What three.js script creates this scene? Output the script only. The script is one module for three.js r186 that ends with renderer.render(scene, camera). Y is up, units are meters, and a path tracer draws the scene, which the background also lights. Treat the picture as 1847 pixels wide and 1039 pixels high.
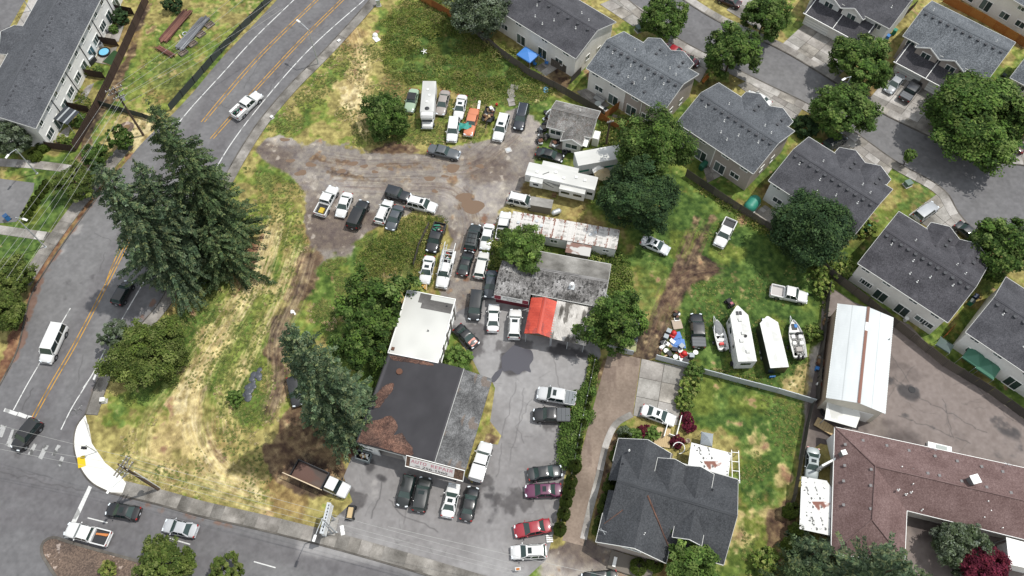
import * as THREE from 'three';
import { mergeGeometries, toCreasedNormals } from 'three/addons/utils/BufferGeometryUtils.js';
import { RoundedBoxGeometry } from 'three/addons/geometries/RoundedBoxGeometry.js';

// ---------------------------------------------------------------- camera, sky, sun, exposure
const ALT = 102, TILT = THREE.MathUtils.degToRad(62), FOC = 1436, PW = 1847, PH = 1039;
const scene = new THREE.Scene();
const camera = new THREE.PerspectiveCamera(2 * THREE.MathUtils.radToDeg(Math.atan(PH / 2 / FOC)), PW / PH, 1, 4000);
camera.position.set(0, ALT, 0);
camera.rotation.x = -TILT;
const renderer = new THREE.WebGLRenderer();
renderer.toneMapping = THREE.LinearToneMapping;
renderer.toneMappingExposure = 1.2;
renderer.shadowMap.enabled = true;
const sunDir = new THREE.Vector3(Math.cos(1.118) * Math.sin(1.22), Math.sin(1.118), -Math.cos(1.118) * Math.cos(1.22));
const sun = new THREE.DirectionalLight(new THREE.Color(1, 0.965, 0.91), 3.25);
sun.position.copy(sunDir).multiplyScalar(300).add(new THREE.Vector3(0, 0, -60));
sun.target.position.set(0, 0, -60);
sun.castShadow = true; sun.shadow.radius = 1.4;
sun.shadow.mapSize.set(4096, 4096);
Object.assign(sun.shadow.camera, { left: -130, right: 130, top: 130, bottom: -130, near: 10, far: 600 });
sun.name = 'sun'; scene.add(sun, sun.target);

// seeded random + tileable noise
let seed_ = 20240517;
function rnd() { seed_ = (seed_ + 0x6d2b79f5) | 0; let t = Math.imul(seed_ ^ (seed_ >>> 15), 1 | seed_); t = (t + Math.imul(t ^ (t >>> 7), 61 | t)) ^ t; return ((t ^ (t >>> 14)) >>> 0) / 4294967296; }
const rr = (a, b) => a + (b - a) * rnd();
const pick = (a) => a[Math.floor(rnd() * a.length)];
const NT = 512, NM = NT - 1;
function makeNoise(oct, base) {                                   // periodic fractal value noise, 512 x 512, about 0..1
  const out = new Float32Array(NT * NT); let tot = 0;
  for (let o = 0; o < oct; o++) {
    const n = base << o, a = 1 / (1 << o); if (n > 256) break; tot += a;
    const lat = new Float32Array(n * n); for (let i = 0; i < n * n; i++) lat[i] = rnd();
    for (let y = 0; y < NT; y++) {
      const fy = y * n / NT, iy = fy | 0, ty = fy - iy, sy = ty * ty * (3 - 2 * ty), r0 = iy * n, r1 = ((iy + 1) % n) * n;
      for (let x = 0; x < NT; x++) {
        const fx = x * n / NT, ix = fx | 0, tx = fx - ix, sx = tx * tx * (3 - 2 * tx), jx = (ix + 1) % n;
        const p = lat[r0 + ix] + (lat[r0 + jx] - lat[r0 + ix]) * sx, q = lat[r1 + ix] + (lat[r1 + jx] - lat[r1 + ix]) * sx;
        out[y * NT + x] += a * (p + (q - p) * sy);
      }
    }
  }
  let m = 0, v = 0; for (let i = 0; i < out.length; i++) m += out[i]; m /= out.length;
  for (let i = 0; i < out.length; i++) v += (out[i] - m) ** 2; v = Math.sqrt(v / out.length);
  for (let i = 0; i < out.length; i++) out[i] = 0.5 + (out[i] - m) / v * 0.2;      // mean .5, sd .2
  return out;
}
const N1 = makeNoise(6, 4), N2 = makeNoise(5, 8), N3 = makeNoise(3, 64);
function ns(N, x, y) {                                             // bilinear lookup, x,y in texels
  const ix = Math.floor(x), iy = Math.floor(y), fx = x - ix, fy = y - iy;
  const a = (iy & NM) * NT, b = ((iy + 1) & NM) * NT, c = ix & NM, d = (ix + 1) & NM;
  const p = N[a + c] + (N[a + d] - N[a + c]) * fx, q = N[b + c] + (N[b + d] - N[b + c]) * fx;
  return p + (q - p) * fy;
}
const clamp01 = (x) => x < 0 ? 0 : x > 1 ? 1 : x, sstep = (a, b, x) => { const t = clamp01((x - a) / (b - a)); return t * t * (3 - 2 * t); }, mix = (a, b, t) => a + (b - a) * t;

// hazy bright sky with broken high cloud
{
  const W = 512, Hh = 256, d = new Float32Array(W * Hh * 4);
  for (let y = 0; y < Hh; y++) for (let x = 0; x < W; x++) {
    const el = ((y + 0.5) / Hh - 0.5) * Math.PI, az = ((x + 0.5) / W - 0.5) * 2 * Math.PI, o = (y * W + x) * 4;
    const dx = Math.cos(az) * Math.cos(el), dy = Math.sin(el), dz = Math.sin(az) * Math.cos(el);
    const up = Math.max(0, dy), k = 70 / (0.18 + up);
    const c = sstep(0.36, 0.66, ns(N1, 300 + dx * k, 200 + dz * k) * 0.75 + ns(N2, dx * k * 2, dz * k * 2) * 0.25);
    const cs = Math.max(0, dx * sunDir.x + dy * sunDir.y + dz * sunDir.z), glow = 0.35 * Math.pow(cs, 8);
    const blue = [0.37, 0.47, 0.62], haze = [0.64, 0.675, 0.725], cl = [0.84, 0.85, 0.87], h = Math.pow(1 - up, 3);
    for (let i = 0; i < 3; i++) d[o + i] = mix(mix(blue[i], haze[i], h), cl[i], c * 0.85) * (1 + glow);
    d[o + 3] = 1;
  }
  const t = new THREE.DataTexture(d, W, Hh, THREE.RGBAFormat, THREE.FloatType);
  t.mapping = THREE.EquirectangularReflectionMapping; t.magFilter = THREE.LinearFilter; t.minFilter = THREE.LinearFilter; t.wrapS = THREE.RepeatWrapping; t.needsUpdate = true;
  scene.background = t; scene.environment = t;
}

// ---------------------------------------------------------------- survey: a mark in the photograph -> a point of the place at height h
const ST = Math.sin(TILT), CT = Math.cos(TILT);
function W3(px, py, h = 0) { const u = (px - PW / 2) / FOC, v = (py - PH / 2) / FOC, t = (ALT - h) / (ST + v * CT); return new THREE.Vector3(t * u, h, -t * (CT - v * ST)); }
function toPx(p) { const dy = p.y - ALT, z = -dy * ST - p.z * CT, y = -(dy * CT - p.z * ST); return [PW / 2 + FOC * p.x / z, PH / 2 + FOC * y / z]; }
function heightOf(base, top) { const g = W3(...base); let b = 1, e = 1e9; for (let h = 1; h < 45; h += 0.1) { const q = toPx(new THREE.Vector3(g.x, h, g.z)), d = Math.hypot(q[0] - top[0], q[1] - top[1]); if (d < e) { e = d; b = h; } } return b; }

// ---------------------------------------------------------------- objects
const taken = new Map();
function numbered(n) { const k = taken.get(n) || 0; taken.set(n, k + 1); return k ? n + '_' + String(k).padStart(3, '0') : n; }
function thing(name, label, category, pos = [0, 0, 0], turn = 0, group) {
  const o = new THREE.Group(); o.name = numbered(name); o.position.set(...pos); o.rotation.y = turn;
  o.userData = { label, category }; if (group) o.userData.group = group; scene.add(o); return o;
}
function part(name, geo, m, parent, pos, rot) {
  const o = new THREE.Mesh(geo, m); o.name = name; o.castShadow = o.receiveShadow = true;
  if (pos) o.position.set(...pos); if (rot) o.rotation.set(...rot); parent.add(o); return o;
}
function single(name, geo, m, label, category, group) { const o = part(numbered(name), geo, m, scene); o.userData = { label, category }; if (group) o.userData.group = group; return o; }
function setting(name, geo, m, kind = 'structure') { const o = part(numbered(name), geo, m, scene); o.userData.kind = kind; return o; }
function cloneThing(src, pos, turn, label, group, scale) {
  const c = src.clone(); c.name = numbered(src.name.replace(/_\d{3}$/, '')); c.position.set(...pos); c.rotation.y = turn; if (scale) c.scale.set(...scale);
  c.userData = { ...src.userData, label }; if (group) c.userData.group = group; scene.add(c); return c;
}
// ---------------------------------------------------------------- geometry
const bx = (w, h, d, x = 0, y = 0, z = 0, ry = 0, rx = 0, rz = 0) => { const g = new THREE.BoxGeometry(w, h, d); if (rx) g.rotateX(rx); if (rz) g.rotateZ(rz); if (ry) g.rotateY(ry); g.translate(x, y, z); return g; };
const cyl = (r0, r1, h, n = 10, x = 0, y = 0, z = 0) => { const g = new THREE.CylinderGeometry(r1, r0, h, n); g.translate(x, y, z); return g; };
const merge = (a) => mergeGeometries(a.map((g) => { const q = g.index ? g.toNonIndexed() : g; for (const k of Object.keys(q.attributes)) if (!['position', 'normal', 'uv'].includes(k)) q.deleteAttribute(k); return q; }));
function bar(a, b, r0, r1 = r0, n = 6) { const A = new THREE.Vector3(...a), B = new THREE.Vector3(...b), d = B.clone().sub(A), g = new THREE.CylinderGeometry(r1, r0, d.length(), n); g.translate(0, d.length() / 2, 0); g.applyQuaternion(new THREE.Quaternion().setFromUnitVectors(new THREE.Vector3(0, 1, 0), d.normalize())); g.translate(A.x, A.y, A.z); return g; }
// polygons: faces = list of point lists (convex, any winding); uv in metres on the face's own plane
function faces(list, uvAxis) {
  const P = [], U = [], Nn = [];
  const a = new THREE.Vector3(), b = new THREE.Vector3(), n = new THREE.Vector3();
  for (const f of list) {
    const p = f.map((q) => new THREE.Vector3(...q));
    n.set(0, 0, 0); for (let i = 0; i < p.length; i++) { const q = p[i], r = p[(i + 1) % p.length]; n.x += (q.y - r.y) * (q.z + r.z); n.y += (q.z - r.z) * (q.x + r.x); n.z += (q.x - r.x) * (q.y + r.y); }
    n.normalize();
    const t = Math.abs(n.y) > 0.999 ? new THREE.Vector3(1, 0, 0) : new THREE.Vector3(n.z, 0, -n.x).normalize(), s = n.clone().cross(t);
    if (uvAxis) { t.set(...uvAxis); s.copy(n).cross(t); }
    for (let i = 1; i < p.length - 1; i++) for (const q of [p[0], p[i], p[i + 1]]) { P.push(q.x, q.y, q.z); Nn.push(n.x, n.y, n.z); U.push(q.dot(t), q.dot(s)); }
  }
  const g = new THREE.BufferGeometry(); g.setAttribute('position', new THREE.Float32BufferAttribute(P, 3)); g.setAttribute('normal', new THREE.Float32BufferAttribute(Nn, 3)); g.setAttribute('uv', new THREE.Float32BufferAttribute(U, 2)); return g;
}
// flat sheet from survey marks, world-metre uv
function sheetW(pts, y, holes) {                                   // pts: [[x,z],...]
  const s = new THREE.Shape(pts.map((p) => new THREE.Vector2(p[0], -p[1])));
  for (const h of holes || []) s.holes.push(new THREE.Path(h.map((p) => new THREE.Vector2(p[0], -p[1]))));
  const g = new THREE.ShapeGeometry(s); g.rotateX(-Math.PI / 2); g.translate(0, y, 0);
  const p = g.attributes.position, u = g.attributes.uv; for (let i = 0; i < p.count; i++) u.setXY(i, p.getX(i), p.getZ(i)); return g;
}
const gp = (pts, h = 0) => pts.map(([x, y]) => { const q = W3(x, y, h); return [q.x, q.z]; });
const sheet = (pts, y, holes) => sheetW(gp(pts), y, holes && holes.map((h) => gp(h)));
function slabW(pts, y0, y1) {                                      // raised flat solid with sides
  const g = sheetW(pts, y1), L = [];
  for (let i = 0; i < pts.length; i++) { const a = pts[i], b = pts[(i + 1) % pts.length]; L.push([[a[0], y0, a[1]], [b[0], y0, b[1]], [b[0], y1, b[1]], [a[0], y1, a[1]]]); }
  return merge([g, faces(L)]);
}
// smooth polyline (Catmull-Rom) in world xz
function curveW(pts, n) { const c = new THREE.CatmullRomCurve3(pts.map((p) => new THREE.Vector3(p[0], 0, p[1])), false, 'centripetal'); return c.getSpacedPoints(n).map((p) => [p.x, p.z]); }
function offsetLine(l, d) { return l.map((p, i) => { const a = l[Math.max(0, i - 1)], b = l[Math.min(l.length - 1, i + 1)], dx = b[0] - a[0], dz = b[1] - a[1], q = Math.hypot(dx, dz) || 1; return [p[0] - dz / q * d, p[1] + dx / q * d]; }); }   // d > 0: to the right of travel (x right, z down)
const lineLen = (l) => l.reduce((s, p, i) => i ? s + Math.hypot(p[0] - l[i - 1][0], p[1] - l[i - 1][1]) : 0, 0);
function resample(l, step) { const out = [l[0]]; let acc = 0; for (let i = 1; i < l.length; i++) { let a = l[i - 1], b = l[i], L = Math.hypot(b[0] - a[0], b[1] - a[1]), s = step - acc; while (s <= L) { out.push([mix(a[0], b[0], s / L), mix(a[1], b[1], s / L)]); s += step; } acc = L - (s - step); } return out; }
function ribbon(l, d0, d1, y) { const a = offsetLine(l, d0), b = offsetLine(l, d1), L = []; for (let i = 1; i < l.length; i++) L.push([[a[i - 1][0], y, a[i - 1][1]], [a[i][0], y, a[i][1]], [b[i][0], y, b[i][1]], [b[i - 1][0], y, b[i - 1][1]]]); return faces(L, [1, 0, 0]); }
function ribbonBox(l, d0, d1, y0, y1) { const a = offsetLine(l, d0), b = offsetLine(l, d1), L = []; for (let i = 1; i < l.length; i++) { const A = a[i - 1], B = a[i], C = b[i], D = b[i - 1]; L.push([[A[0], y1, A[1]], [B[0], y1, B[1]], [C[0], y1, C[1]], [D[0], y1, D[1]]], [[A[0], y0, A[1]], [B[0], y0, B[1]], [B[0], y1, B[1]], [A[0], y1, A[1]]], [[D[0], y0, D[1]], [C[0], y0, C[1]], [C[0], y1, C[1]], [D[0], y1, D[1]]]); } return faces(L); }

// ---------------------------------------------------------------- materials
function rgbTex(W, Hh, f, wrap = THREE.RepeatWrapping) {           // f(x,y) -> [r,g,b] sRGB 0..255
  const d = new Uint8Array(W * Hh * 4); for (let y = 0; y < Hh; y++) for (let x = 0; x < W; x++) { const c = f(x, y), o = (y * W + x) * 4; d[o] = c[0] < 0 ? 0 : c[0] > 255 ? 255 : c[0]; d[o + 1] = c[1] < 0 ? 0 : c[1] > 255 ? 255 : c[1]; d[o + 2] = c[2] < 0 ? 0 : c[2] > 255 ? 255 : c[2]; d[o + 3] = 255; }
  const t = new THREE.DataTexture(d, W, Hh); t.colorSpace = THREE.SRGBColorSpace; t.magFilter = THREE.LinearFilter; t.wrapS = t.wrapT = wrap; t.needsUpdate = true; return t;
}
function grayTex(W, Hh, f) { const t = rgbTex(W, Hh, (x, y) => { const v = f(x, y) * 255; return [v, v, v]; }); t.colorSpace = THREE.NoColorSpace; return t; }
const rep = (t, mx, my = mx) => { const c = t.clone(); c.repeat.set(1 / mx, 1 / my); c.needsUpdate = true; return c; };
const mat = (c, roughness = 0.85, o = {}) => new THREE.MeshStandardMaterial({ color: new THREE.Color(c), roughness, side: THREE.DoubleSide, ...o });
const hex = (s) => [parseInt(s.slice(1, 3), 16), parseInt(s.slice(3, 5), 16), parseInt(s.slice(5, 7), 16)];
// shingle roof: 6.4 m square, courses of 0.16 m
function shingleTex(base, vary, lineDark, blotch = 0.5, spots) {
  const c = hex(base), tone = new Float32Array(40 * 64); for (let i = 0; i < tone.length; i++) tone[i] = rnd() + rnd() - 1;
  return rgbTex(512, 512, (x, y) => {
    const row = Math.floor(y / 12.8), sh = (row * 37) % 13, tab = Math.floor(((x + sh) % 512) / 8), t = tone[row * 64 + tab] * vary;
    const b = (ns(N1, x, y) - 0.5) * blotch * 60, f = (ns(N3, x, y) - 0.5) * 26, ln = (y % 12.8) < 1.6 ? -lineDark : 0;
    const s = t + b + f + ln; let q = [c[0] + s, c[1] + s, c[2] + s];
    if (spots) { const m = sstep(0.62, 0.74, ns(N2, x * 2.5 + 90, y * 1.6 + 40)) * spots[3]; q = q.map((v, i) => mix(v, spots[i] + f, m)); }
    return q;
  });
}
const roofMat = (base, vary, line, blotch, spots) => { const t = shingleTex(base, vary, line, blotch, spots); return mat('#ffffff', 0.93, { map: rep(t, 6.4) }); };
// lap siding: courses of 0.15 m as relief, faint streaks of dirt in the colour
const sidingBump = grayTex(8, 64, (x, y) => (y % 16) / 16);
const sidingDirt = rgbTex(256, 256, (x, y) => { const v = 244 + (ns(N1, x * 2, y * 0.35) - 0.5) * 26 + (ns(N3, x, y) - 0.5) * 8; return [v, v, v]; });
const sidingMat = (c) => mat(c, 0.8, { map: rep(sidingDirt, 7), bumpMap: rep(sidingBump, 1.2, 0.6), bumpScale: 0.012 });
const M = {
  white: mat('#dcdcd8', 0.6), trim: mat('#e2e2de', 0.6), glass: new THREE.MeshPhysicalMaterial({ color: new THREE.Color('#33403f'), roughness: 0.06, metalness: 0, specularIntensity: 1, side: THREE.DoubleSide }),
  autoGlass: new THREE.MeshPhysicalMaterial({ color: new THREE.Color('#1a2626'), roughness: 0.04, specularIntensity: 1, side: THREE.DoubleSide }),
  windshield: new THREE.MeshPhysicalMaterial({ color: new THREE.Color('#34423f'), roughness: 0.04, specularIntensity: 1, side: THREE.DoubleSide }),
  blind: mat('#9aa09c', 0.7), black: mat('#141416', 0.7), rubber: mat('#17171a', 0.9), darkPlastic: mat('#26272a', 0.6), steel: mat('#9b9fa3', 0.35, { metalness: 0.8 }), galv: mat('#b4b8ba', 0.5, { metalness: 0.4 }),
  chrome: mat('#c9cccf', 0.18, { metalness: 0.9 }), lampClear: mat('#cfd6da', 0.15), tail: mat('#8e1512', 0.25), wood: mat('#6d563c', 0.9), woodGrey: mat('#6b655d', 0.92), cedar: mat('#a86a2e', 0.85), rust: mat('#5f4234', 0.95),
  plate: mat('#d6d9de', 0.5), wire: mat('#a2a29e', 0.5), wireDark: mat('#3c3a38', 0.7), red: mat('#b3231f', 0.5), blue: mat('#2f6fae', 0.6), green: mat('#1f6b52', 0.6), tan: mat('#b09a74', 0.85),
};
// ---------------------------------------------------------------- ground: what it is made of, painted in metres over the surveyed area
const EX = -104, EZ = -130, EW = 208, EH = 124, MW = 1024, MH = 610;
const cvx = (x) => (x - EX) / EW * MW, cvy = (z) => (z - EZ) / EH * MH, MPX = MW / EW;
function maskOf(draw, blurM) {
  const c = document.createElement('canvas'); c.width = MW; c.height = MH; const g = c.getContext('2d');
  g.fillStyle = '#000'; g.fillRect(0, 0, MW, MH); g.fillStyle = g.strokeStyle = '#fff'; g.lineCap = g.lineJoin = 'round';
  const tr = (pts) => { g.beginPath(); gp(pts).forEach(([x, z], i) => i ? g.lineTo(cvx(x), cvy(z)) : g.moveTo(cvx(x), cvy(z))); };
  draw({ poly(pts, v = 1) { g.fillStyle = `rgba(255,255,255,${v})`; tr(pts); g.closePath(); g.fill(); }, cut(pts) { g.fillStyle = '#000'; tr(pts); g.closePath(); g.fill(); }, line(pts, w, v = 1) { g.strokeStyle = `rgba(255,255,255,${v})`; g.lineWidth = w * MPX; tr(pts); g.stroke(); }, dot(px, py, r, v = 1) { const q = W3(px, py); g.fillStyle = `rgba(255,255,255,${v})`; g.beginPath(); g.arc(cvx(q.x), cvy(q.z), r * MPX, 0, 7); g.fill(); } });
  const d = g.getImageData(0, 0, MW, MH).data; let a = new Float32Array(MW * MH); for (let i = 0; i < a.length; i++) a[i] = d[i * 4] / 255;
  const r = Math.max(0, Math.round(blurM * MPX / 2));
  if (r) for (let p = 0; p < 2; p++) { a = boxBlur(a, MW, MH, r); }
  return a;
}
function boxBlur(a, w, h, r) {
  const t = new Float32Array(a.length), o = new Float32Array(a.length), k = 1 / (2 * r + 1);
  for (let y = 0; y < h; y++) { let s = 0; for (let x = -r; x <= r; x++) s += a[y * w + Math.min(w - 1, Math.max(0, x))]; for (let x = 0; x < w; x++) { t[y * w + x] = s * k; s += a[y * w + Math.min(w - 1, x + r + 1)] - a[y * w + Math.max(0, x - r)]; } }
  for (let x = 0; x < w; x++) { let s = 0; for (let y = -r; y <= r; y++) s += t[Math.min(h - 1, Math.max(0, y)) * w + x]; for (let y = 0; y < h; y++) { o[y * w + x] = s * k; s += t[Math.min(h - 1, y + r + 1) * w + x] - t[Math.max(0, y - r) * w + x]; } }
  return o;
}
const lookup = (m, x, y) => { const ix = Math.min(MW - 2, Math.max(0, x | 0)), iy = Math.min(MH - 2, Math.max(0, y | 0)), fx = clamp01(x - ix), fy = clamp01(y - iy), i = iy * MW + ix; return mix(mix(m[i], m[i + 1], fx), mix(m[i + MW], m[i + MW + 1], fx), fy); };

const lushMask = maskOf((d) => {
  d.poly([[1215, 335], [1250, 330], [1490, 500], [1480, 640], [1465, 715], [1190, 645], [1180, 600], [1215, 560], [1200, 470], [1130, 480], [1140, 430], [1200, 400]], 1);
  d.poly([[1262, 672], [1470, 728], [1440, 860], [1340, 1039], [1250, 1039], [1320, 1000], [1330, 870], [1320, 790], [1235, 770], [1240, 700]], 0.95);
  d.poly([[690, 20], [800, 0], [880, 70], [1010, 170], [960, 180], [870, 190], [800, 160], [730, 160], [690, 110]], 0.8);
  d.poly([[500, 220], [560, 150], [640, 80], [650, 110], [600, 190], [560, 240], [500, 245]], 0.45);
  d.poly([[600, 430], [700, 395], [745, 380], [800, 395], [770, 440], [760, 520], [690, 480], [630, 520], [560, 600], [570, 480]], 0.62);
  d.poly([[170, 760], [230, 690], [330, 560], [420, 470], [440, 500], [330, 640], [300, 720], [190, 800]], 0.62);
  d.poly([[400, 700], [440, 580], [480, 470], [520, 400], [530, 440], [480, 560], [470, 680], [440, 760]], 0.55);
  d.poly([[440, 280], [500, 300], [545, 330], [530, 390], [480, 430], [460, 370], [430, 310]], 0.5);
  d.poly([[1100, 600], [1130, 480], [1200, 470], [1200, 560], [1165, 600], [1150, 640]], 0.62); d.poly([[235, 160], [330, 0], [500, -10], [430, 60], [320, 180]], 0.5);
  d.poly([[-20, 430], [60, 300], [140, 290], [165, 310], [110, 400], [80, 440], [40, 490], [-20, 500]], 1);
  d.poly([[40, 280], [130, 285], [130, 300], [40, 296]], 1);
  d.poly([[1080, 620], [1100, 640], [1060, 800], [1020, 850], [1035, 760]], 0.8);
  d.poly([[880, 420], [960, 420], [1110, 450], [1130, 480], [1130, 600], [1090, 610], [1090, 480], [900, 460], [870, 520], [860, 500]], 0.9);
  d.poly([[920, 190], [1000, 175], [1110, 200], [1120, 260], [1060, 250], [1000, 330], [1000, 365], [1070, 375], [1110, 330], [1150, 330], [1150, 400], [1000, 370], [960, 360]], 0.6);
  d.poly([[700, 190], [830, 180], [890, 240], [840, 262], [760, 262], [640, 262], [580, 262], [600, 220]], 0.42);
  for (const p of [[[990, 60], [1060, 130], [1040, 150], [960, 100]], [[1110, 130], [1240, 180], [1230, 230], [1200, 250]], [[1240, 290], [1440, 230], [1430, 300], [1380, 330], [1350, 350]], [[1540, 430], [1640, 330], [1700, 345], [1690, 380], [1600, 410], [1560, 450], [1530, 500]], [[1690, 620], [1800, 500], [1770, 560], [1720, 640]], [[1400, 30], [1440, 20], [1500, 90], [1420, 80]], [[1560, 130], [1640, 90], [1700, 60], [1620, 170], [1590, 165]], [[1600, 300], [1690, 330], [1700, 350], [1600, 330]], [[1130, -10], [1180, 30], [1150, 60], [1110, 50]]]) d.poly(p, 0.75);
}, 3);
const strawMask = maskOf((d) => {
  d.line([[480, 420], [455, 520], [400, 590], [350, 680], [345, 750], [375, 830], [450, 880]], 3.4, 0.85);
  d.line([[520, 470], [470, 600], [410, 700], [390, 780]], 1.8, 0.6);
  d.line([[640, 60], [655, 120], [640, 180], [660, 240]], 3, 0.7);
  d.poly([[410, 440], [440, 430], [450, 470], [420, 540], [390, 560]], 0.75);
  d.poly([[230, 200], [320, 215], [300, 250], [240, 280], [200, 290], [185, 270], [210, 220]], 0.9);
  d.poly([[270, 40], [340, 10], [470, 0], [420, 50], [330, 140], [250, 180], [225, 160]], 0.2);
  d.poly([[230, 800], [330, 760], [480, 850], [500, 900], [480, 930], [300, 880], [210, 850]], 0.5);
  d.poly([[1400, 690], [1470, 640], [1480, 700], [1465, 720], [1400, 705]], 0.9);
  d.poly([[960, 150], [1000, 160], [980, 190], [950, 190]], 0.8);
  d.poly([[1330, 900], [1420, 830], [1440, 870], [1390, 960], [1330, 1020], [1290, 1030]], 0.42);
  d.poly([[1320, 780], [1380, 790], [1370, 830], [1330, 830]], 0.5);
  d.poly([[1180, 580], [1215, 560], [1210, 600], [1190, 640]], 0.6);
  d.poly([[1130, 480], [1150, 500], [1170, 560], [1150, 570], [1120, 520]], 0.35);
  d.poly([[600, 150], [670, 150], [690, 200], [620, 220]], 0.6);
}, 2.2);
const gravelMask = maskOf((d) => {
  d.poly([[452, 268], [500, 245], [560, 258], [640, 270], [700, 277], [770, 270], [850, 265], [890, 248], [915, 195], [970, 195], [985, 240], [960, 290], [945, 345], [905, 378], [893, 430], [885, 520], [850, 620], [800, 560], [795, 530], [818, 440], [802, 398], [745, 378], [700, 400], [650, 432], [600, 430], [560, 440], [545, 400], [556, 350], [535, 322], [488, 300]]);
  d.poly([[1470, 640], [1490, 520], [1530, 540], [1480, 760], [1440, 800]], 0.9);
  d.poly([[990, 1000], [1030, 970], [1090, 985], [1140, 1000], [1130, 1060], [980, 1060]], 0.95);
  d.poly([[570, 400], [650, 432], [640, 470], [590, 470], [560, 520], [545, 500]], 0.62);
  d.poly([[1050, 420], [1110, 440], [1110, 450], [1000, 440]], 0.4);
}, 1.6);
const dirtMask = maskOf((d) => {
  d.line([[1262, 388], [1240, 436], [1228, 466]], 0.55); d.line([[1284, 392], [1264, 440], [1250, 470]], 0.55); d.line([[1225, 470], [1203, 530], [1166, 640]], 0.85); d.line([[1240, 480], [1222, 540], [1190, 640]], 0.85);
  d.poly([[1212, 478], [1235, 455], [1285, 468], [1308, 485], [1288, 500], [1250, 512], [1222, 540], [1208, 548], [1205, 520]], 0.85);
  d.line([[1165, 605], [1152, 640]], 1.8); d.line([[1185, 605], [1174, 645]], 1.5);
  d.line([[1242, 520], [1246, 570]], 0.5, 0.7); d.line([[1262, 520], [1262, 560]], 0.5, 0.6);
  d.line([[560, 470], [535, 530], [505, 580], [515, 600], [490, 640]], 3.4, 0.72);
  d.line([[500, 640], [510, 700], [490, 740]], 2.4, 0.5);
  d.poly([[480, 790], [530, 730], [580, 760], [620, 830], [640, 880], [560, 900], [500, 870], [470, 820]], 0.9);
  d.line([[372, 700], [358, 740], [378, 790], [400, 830]], 1.1, 0.8);
  d.poly([[700, 258], [760, 264], [770, 276], [700, 280], [640, 276]], 0.8);
  d.line([[560, 290], [660, 300], [760, 300], [820, 310]], 1.2, 0.45); d.line([[580, 310], [700, 330], [800, 340], [830, 380]], 1.1, 0.4); d.line([[820, 330], [835, 400], [825, 470]], 0.9, 0.5); d.line([[845, 340], [858, 390], [850, 410]], 0.9, 0.4);
  d.poly([[265, 5], [270, 20], [200, 190], [180, 230], [150, 290], [130, 300], [150, 250], [205, 150]], 0.9);
  d.poly([[130, 285], [160, 270], [160, 310], [140, 330]], 0.7);
  d.poly([[982, 110], [1030, 135], [1020, 165], [975, 135]], 0.95);
  d.poly([[1370, 950], [1410, 900], [1440, 900], [1430, 960], [1380, 1000]], 0.8);
  d.poly([[900, 795], [870, 690], [885, 680], [880, 770], [858, 860], [845, 840]], 0.8);
  d.poly([[1075, 640], [1100, 640], [1040, 840], [1018, 860], [1060, 700]], 0.6);
  d.poly([[1100, 790], [1125, 780], [1085, 940], [1065, 960], [1085, 850]], 0.9);
}, 0.9);
const puddles = [[852, 372, 1.9, 1.6], [838, 357, 1.8, 0.9], [817, 303, 1.45, 0.8], [636, 295, 1.0, 0.5], [686, 298, 0.7, 0.4], [705, 305, 0.6, 0.35], [676, 310, 0.6, 0.35], [560, 297, 1.0, 0.5], [543, 312, 1.1, 0.6], [524, 290, 0.8, 0.4], [513, 252, 0.9, 0.4], [775, 322, 1.3, 0.4], [657, 300, 0.7, 0.4], [730, 302, 0.5, 0.3], [784, 345, 0.6, 0.35], [616, 309, 0.9, 0.45], [866, 300, 0.9, 0.4], [802, 318, 0.7, 0.3]];
const needleMask = maskOf((d) => {
  d.line([[182, 338], [135, 405], [95, 465], [70, 510], [50, 560], [38, 620], [12, 670]], 1.5, 0.9); d.line([[230, 285], [200, 310], [170, 350]], 1.6, 0.8);
  d.poly([[66, 480], [90, 470], [52, 545], [40, 620], [0, 700], [-10, 690], [20, 600], [45, 540]], 0.9);
  d.line([[300, 510], [285, 540], [250, 585]], 0.7, 0.8); d.line([[190, 655], [170, 690], [150, 750]], 0.6, 0.7);
  d.poly([[455, 430], [480, 400], [470, 480], [420, 545], [380, 560], [430, 500]], 0.55);
  d.poly([[600, 790], [650, 800], [640, 830], [600, 825]], 0.9);
  d.line([[200, 890], [290, 920], [360, 940], [470, 965]], 0.6, 0.75);
}, 0.8);

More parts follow.
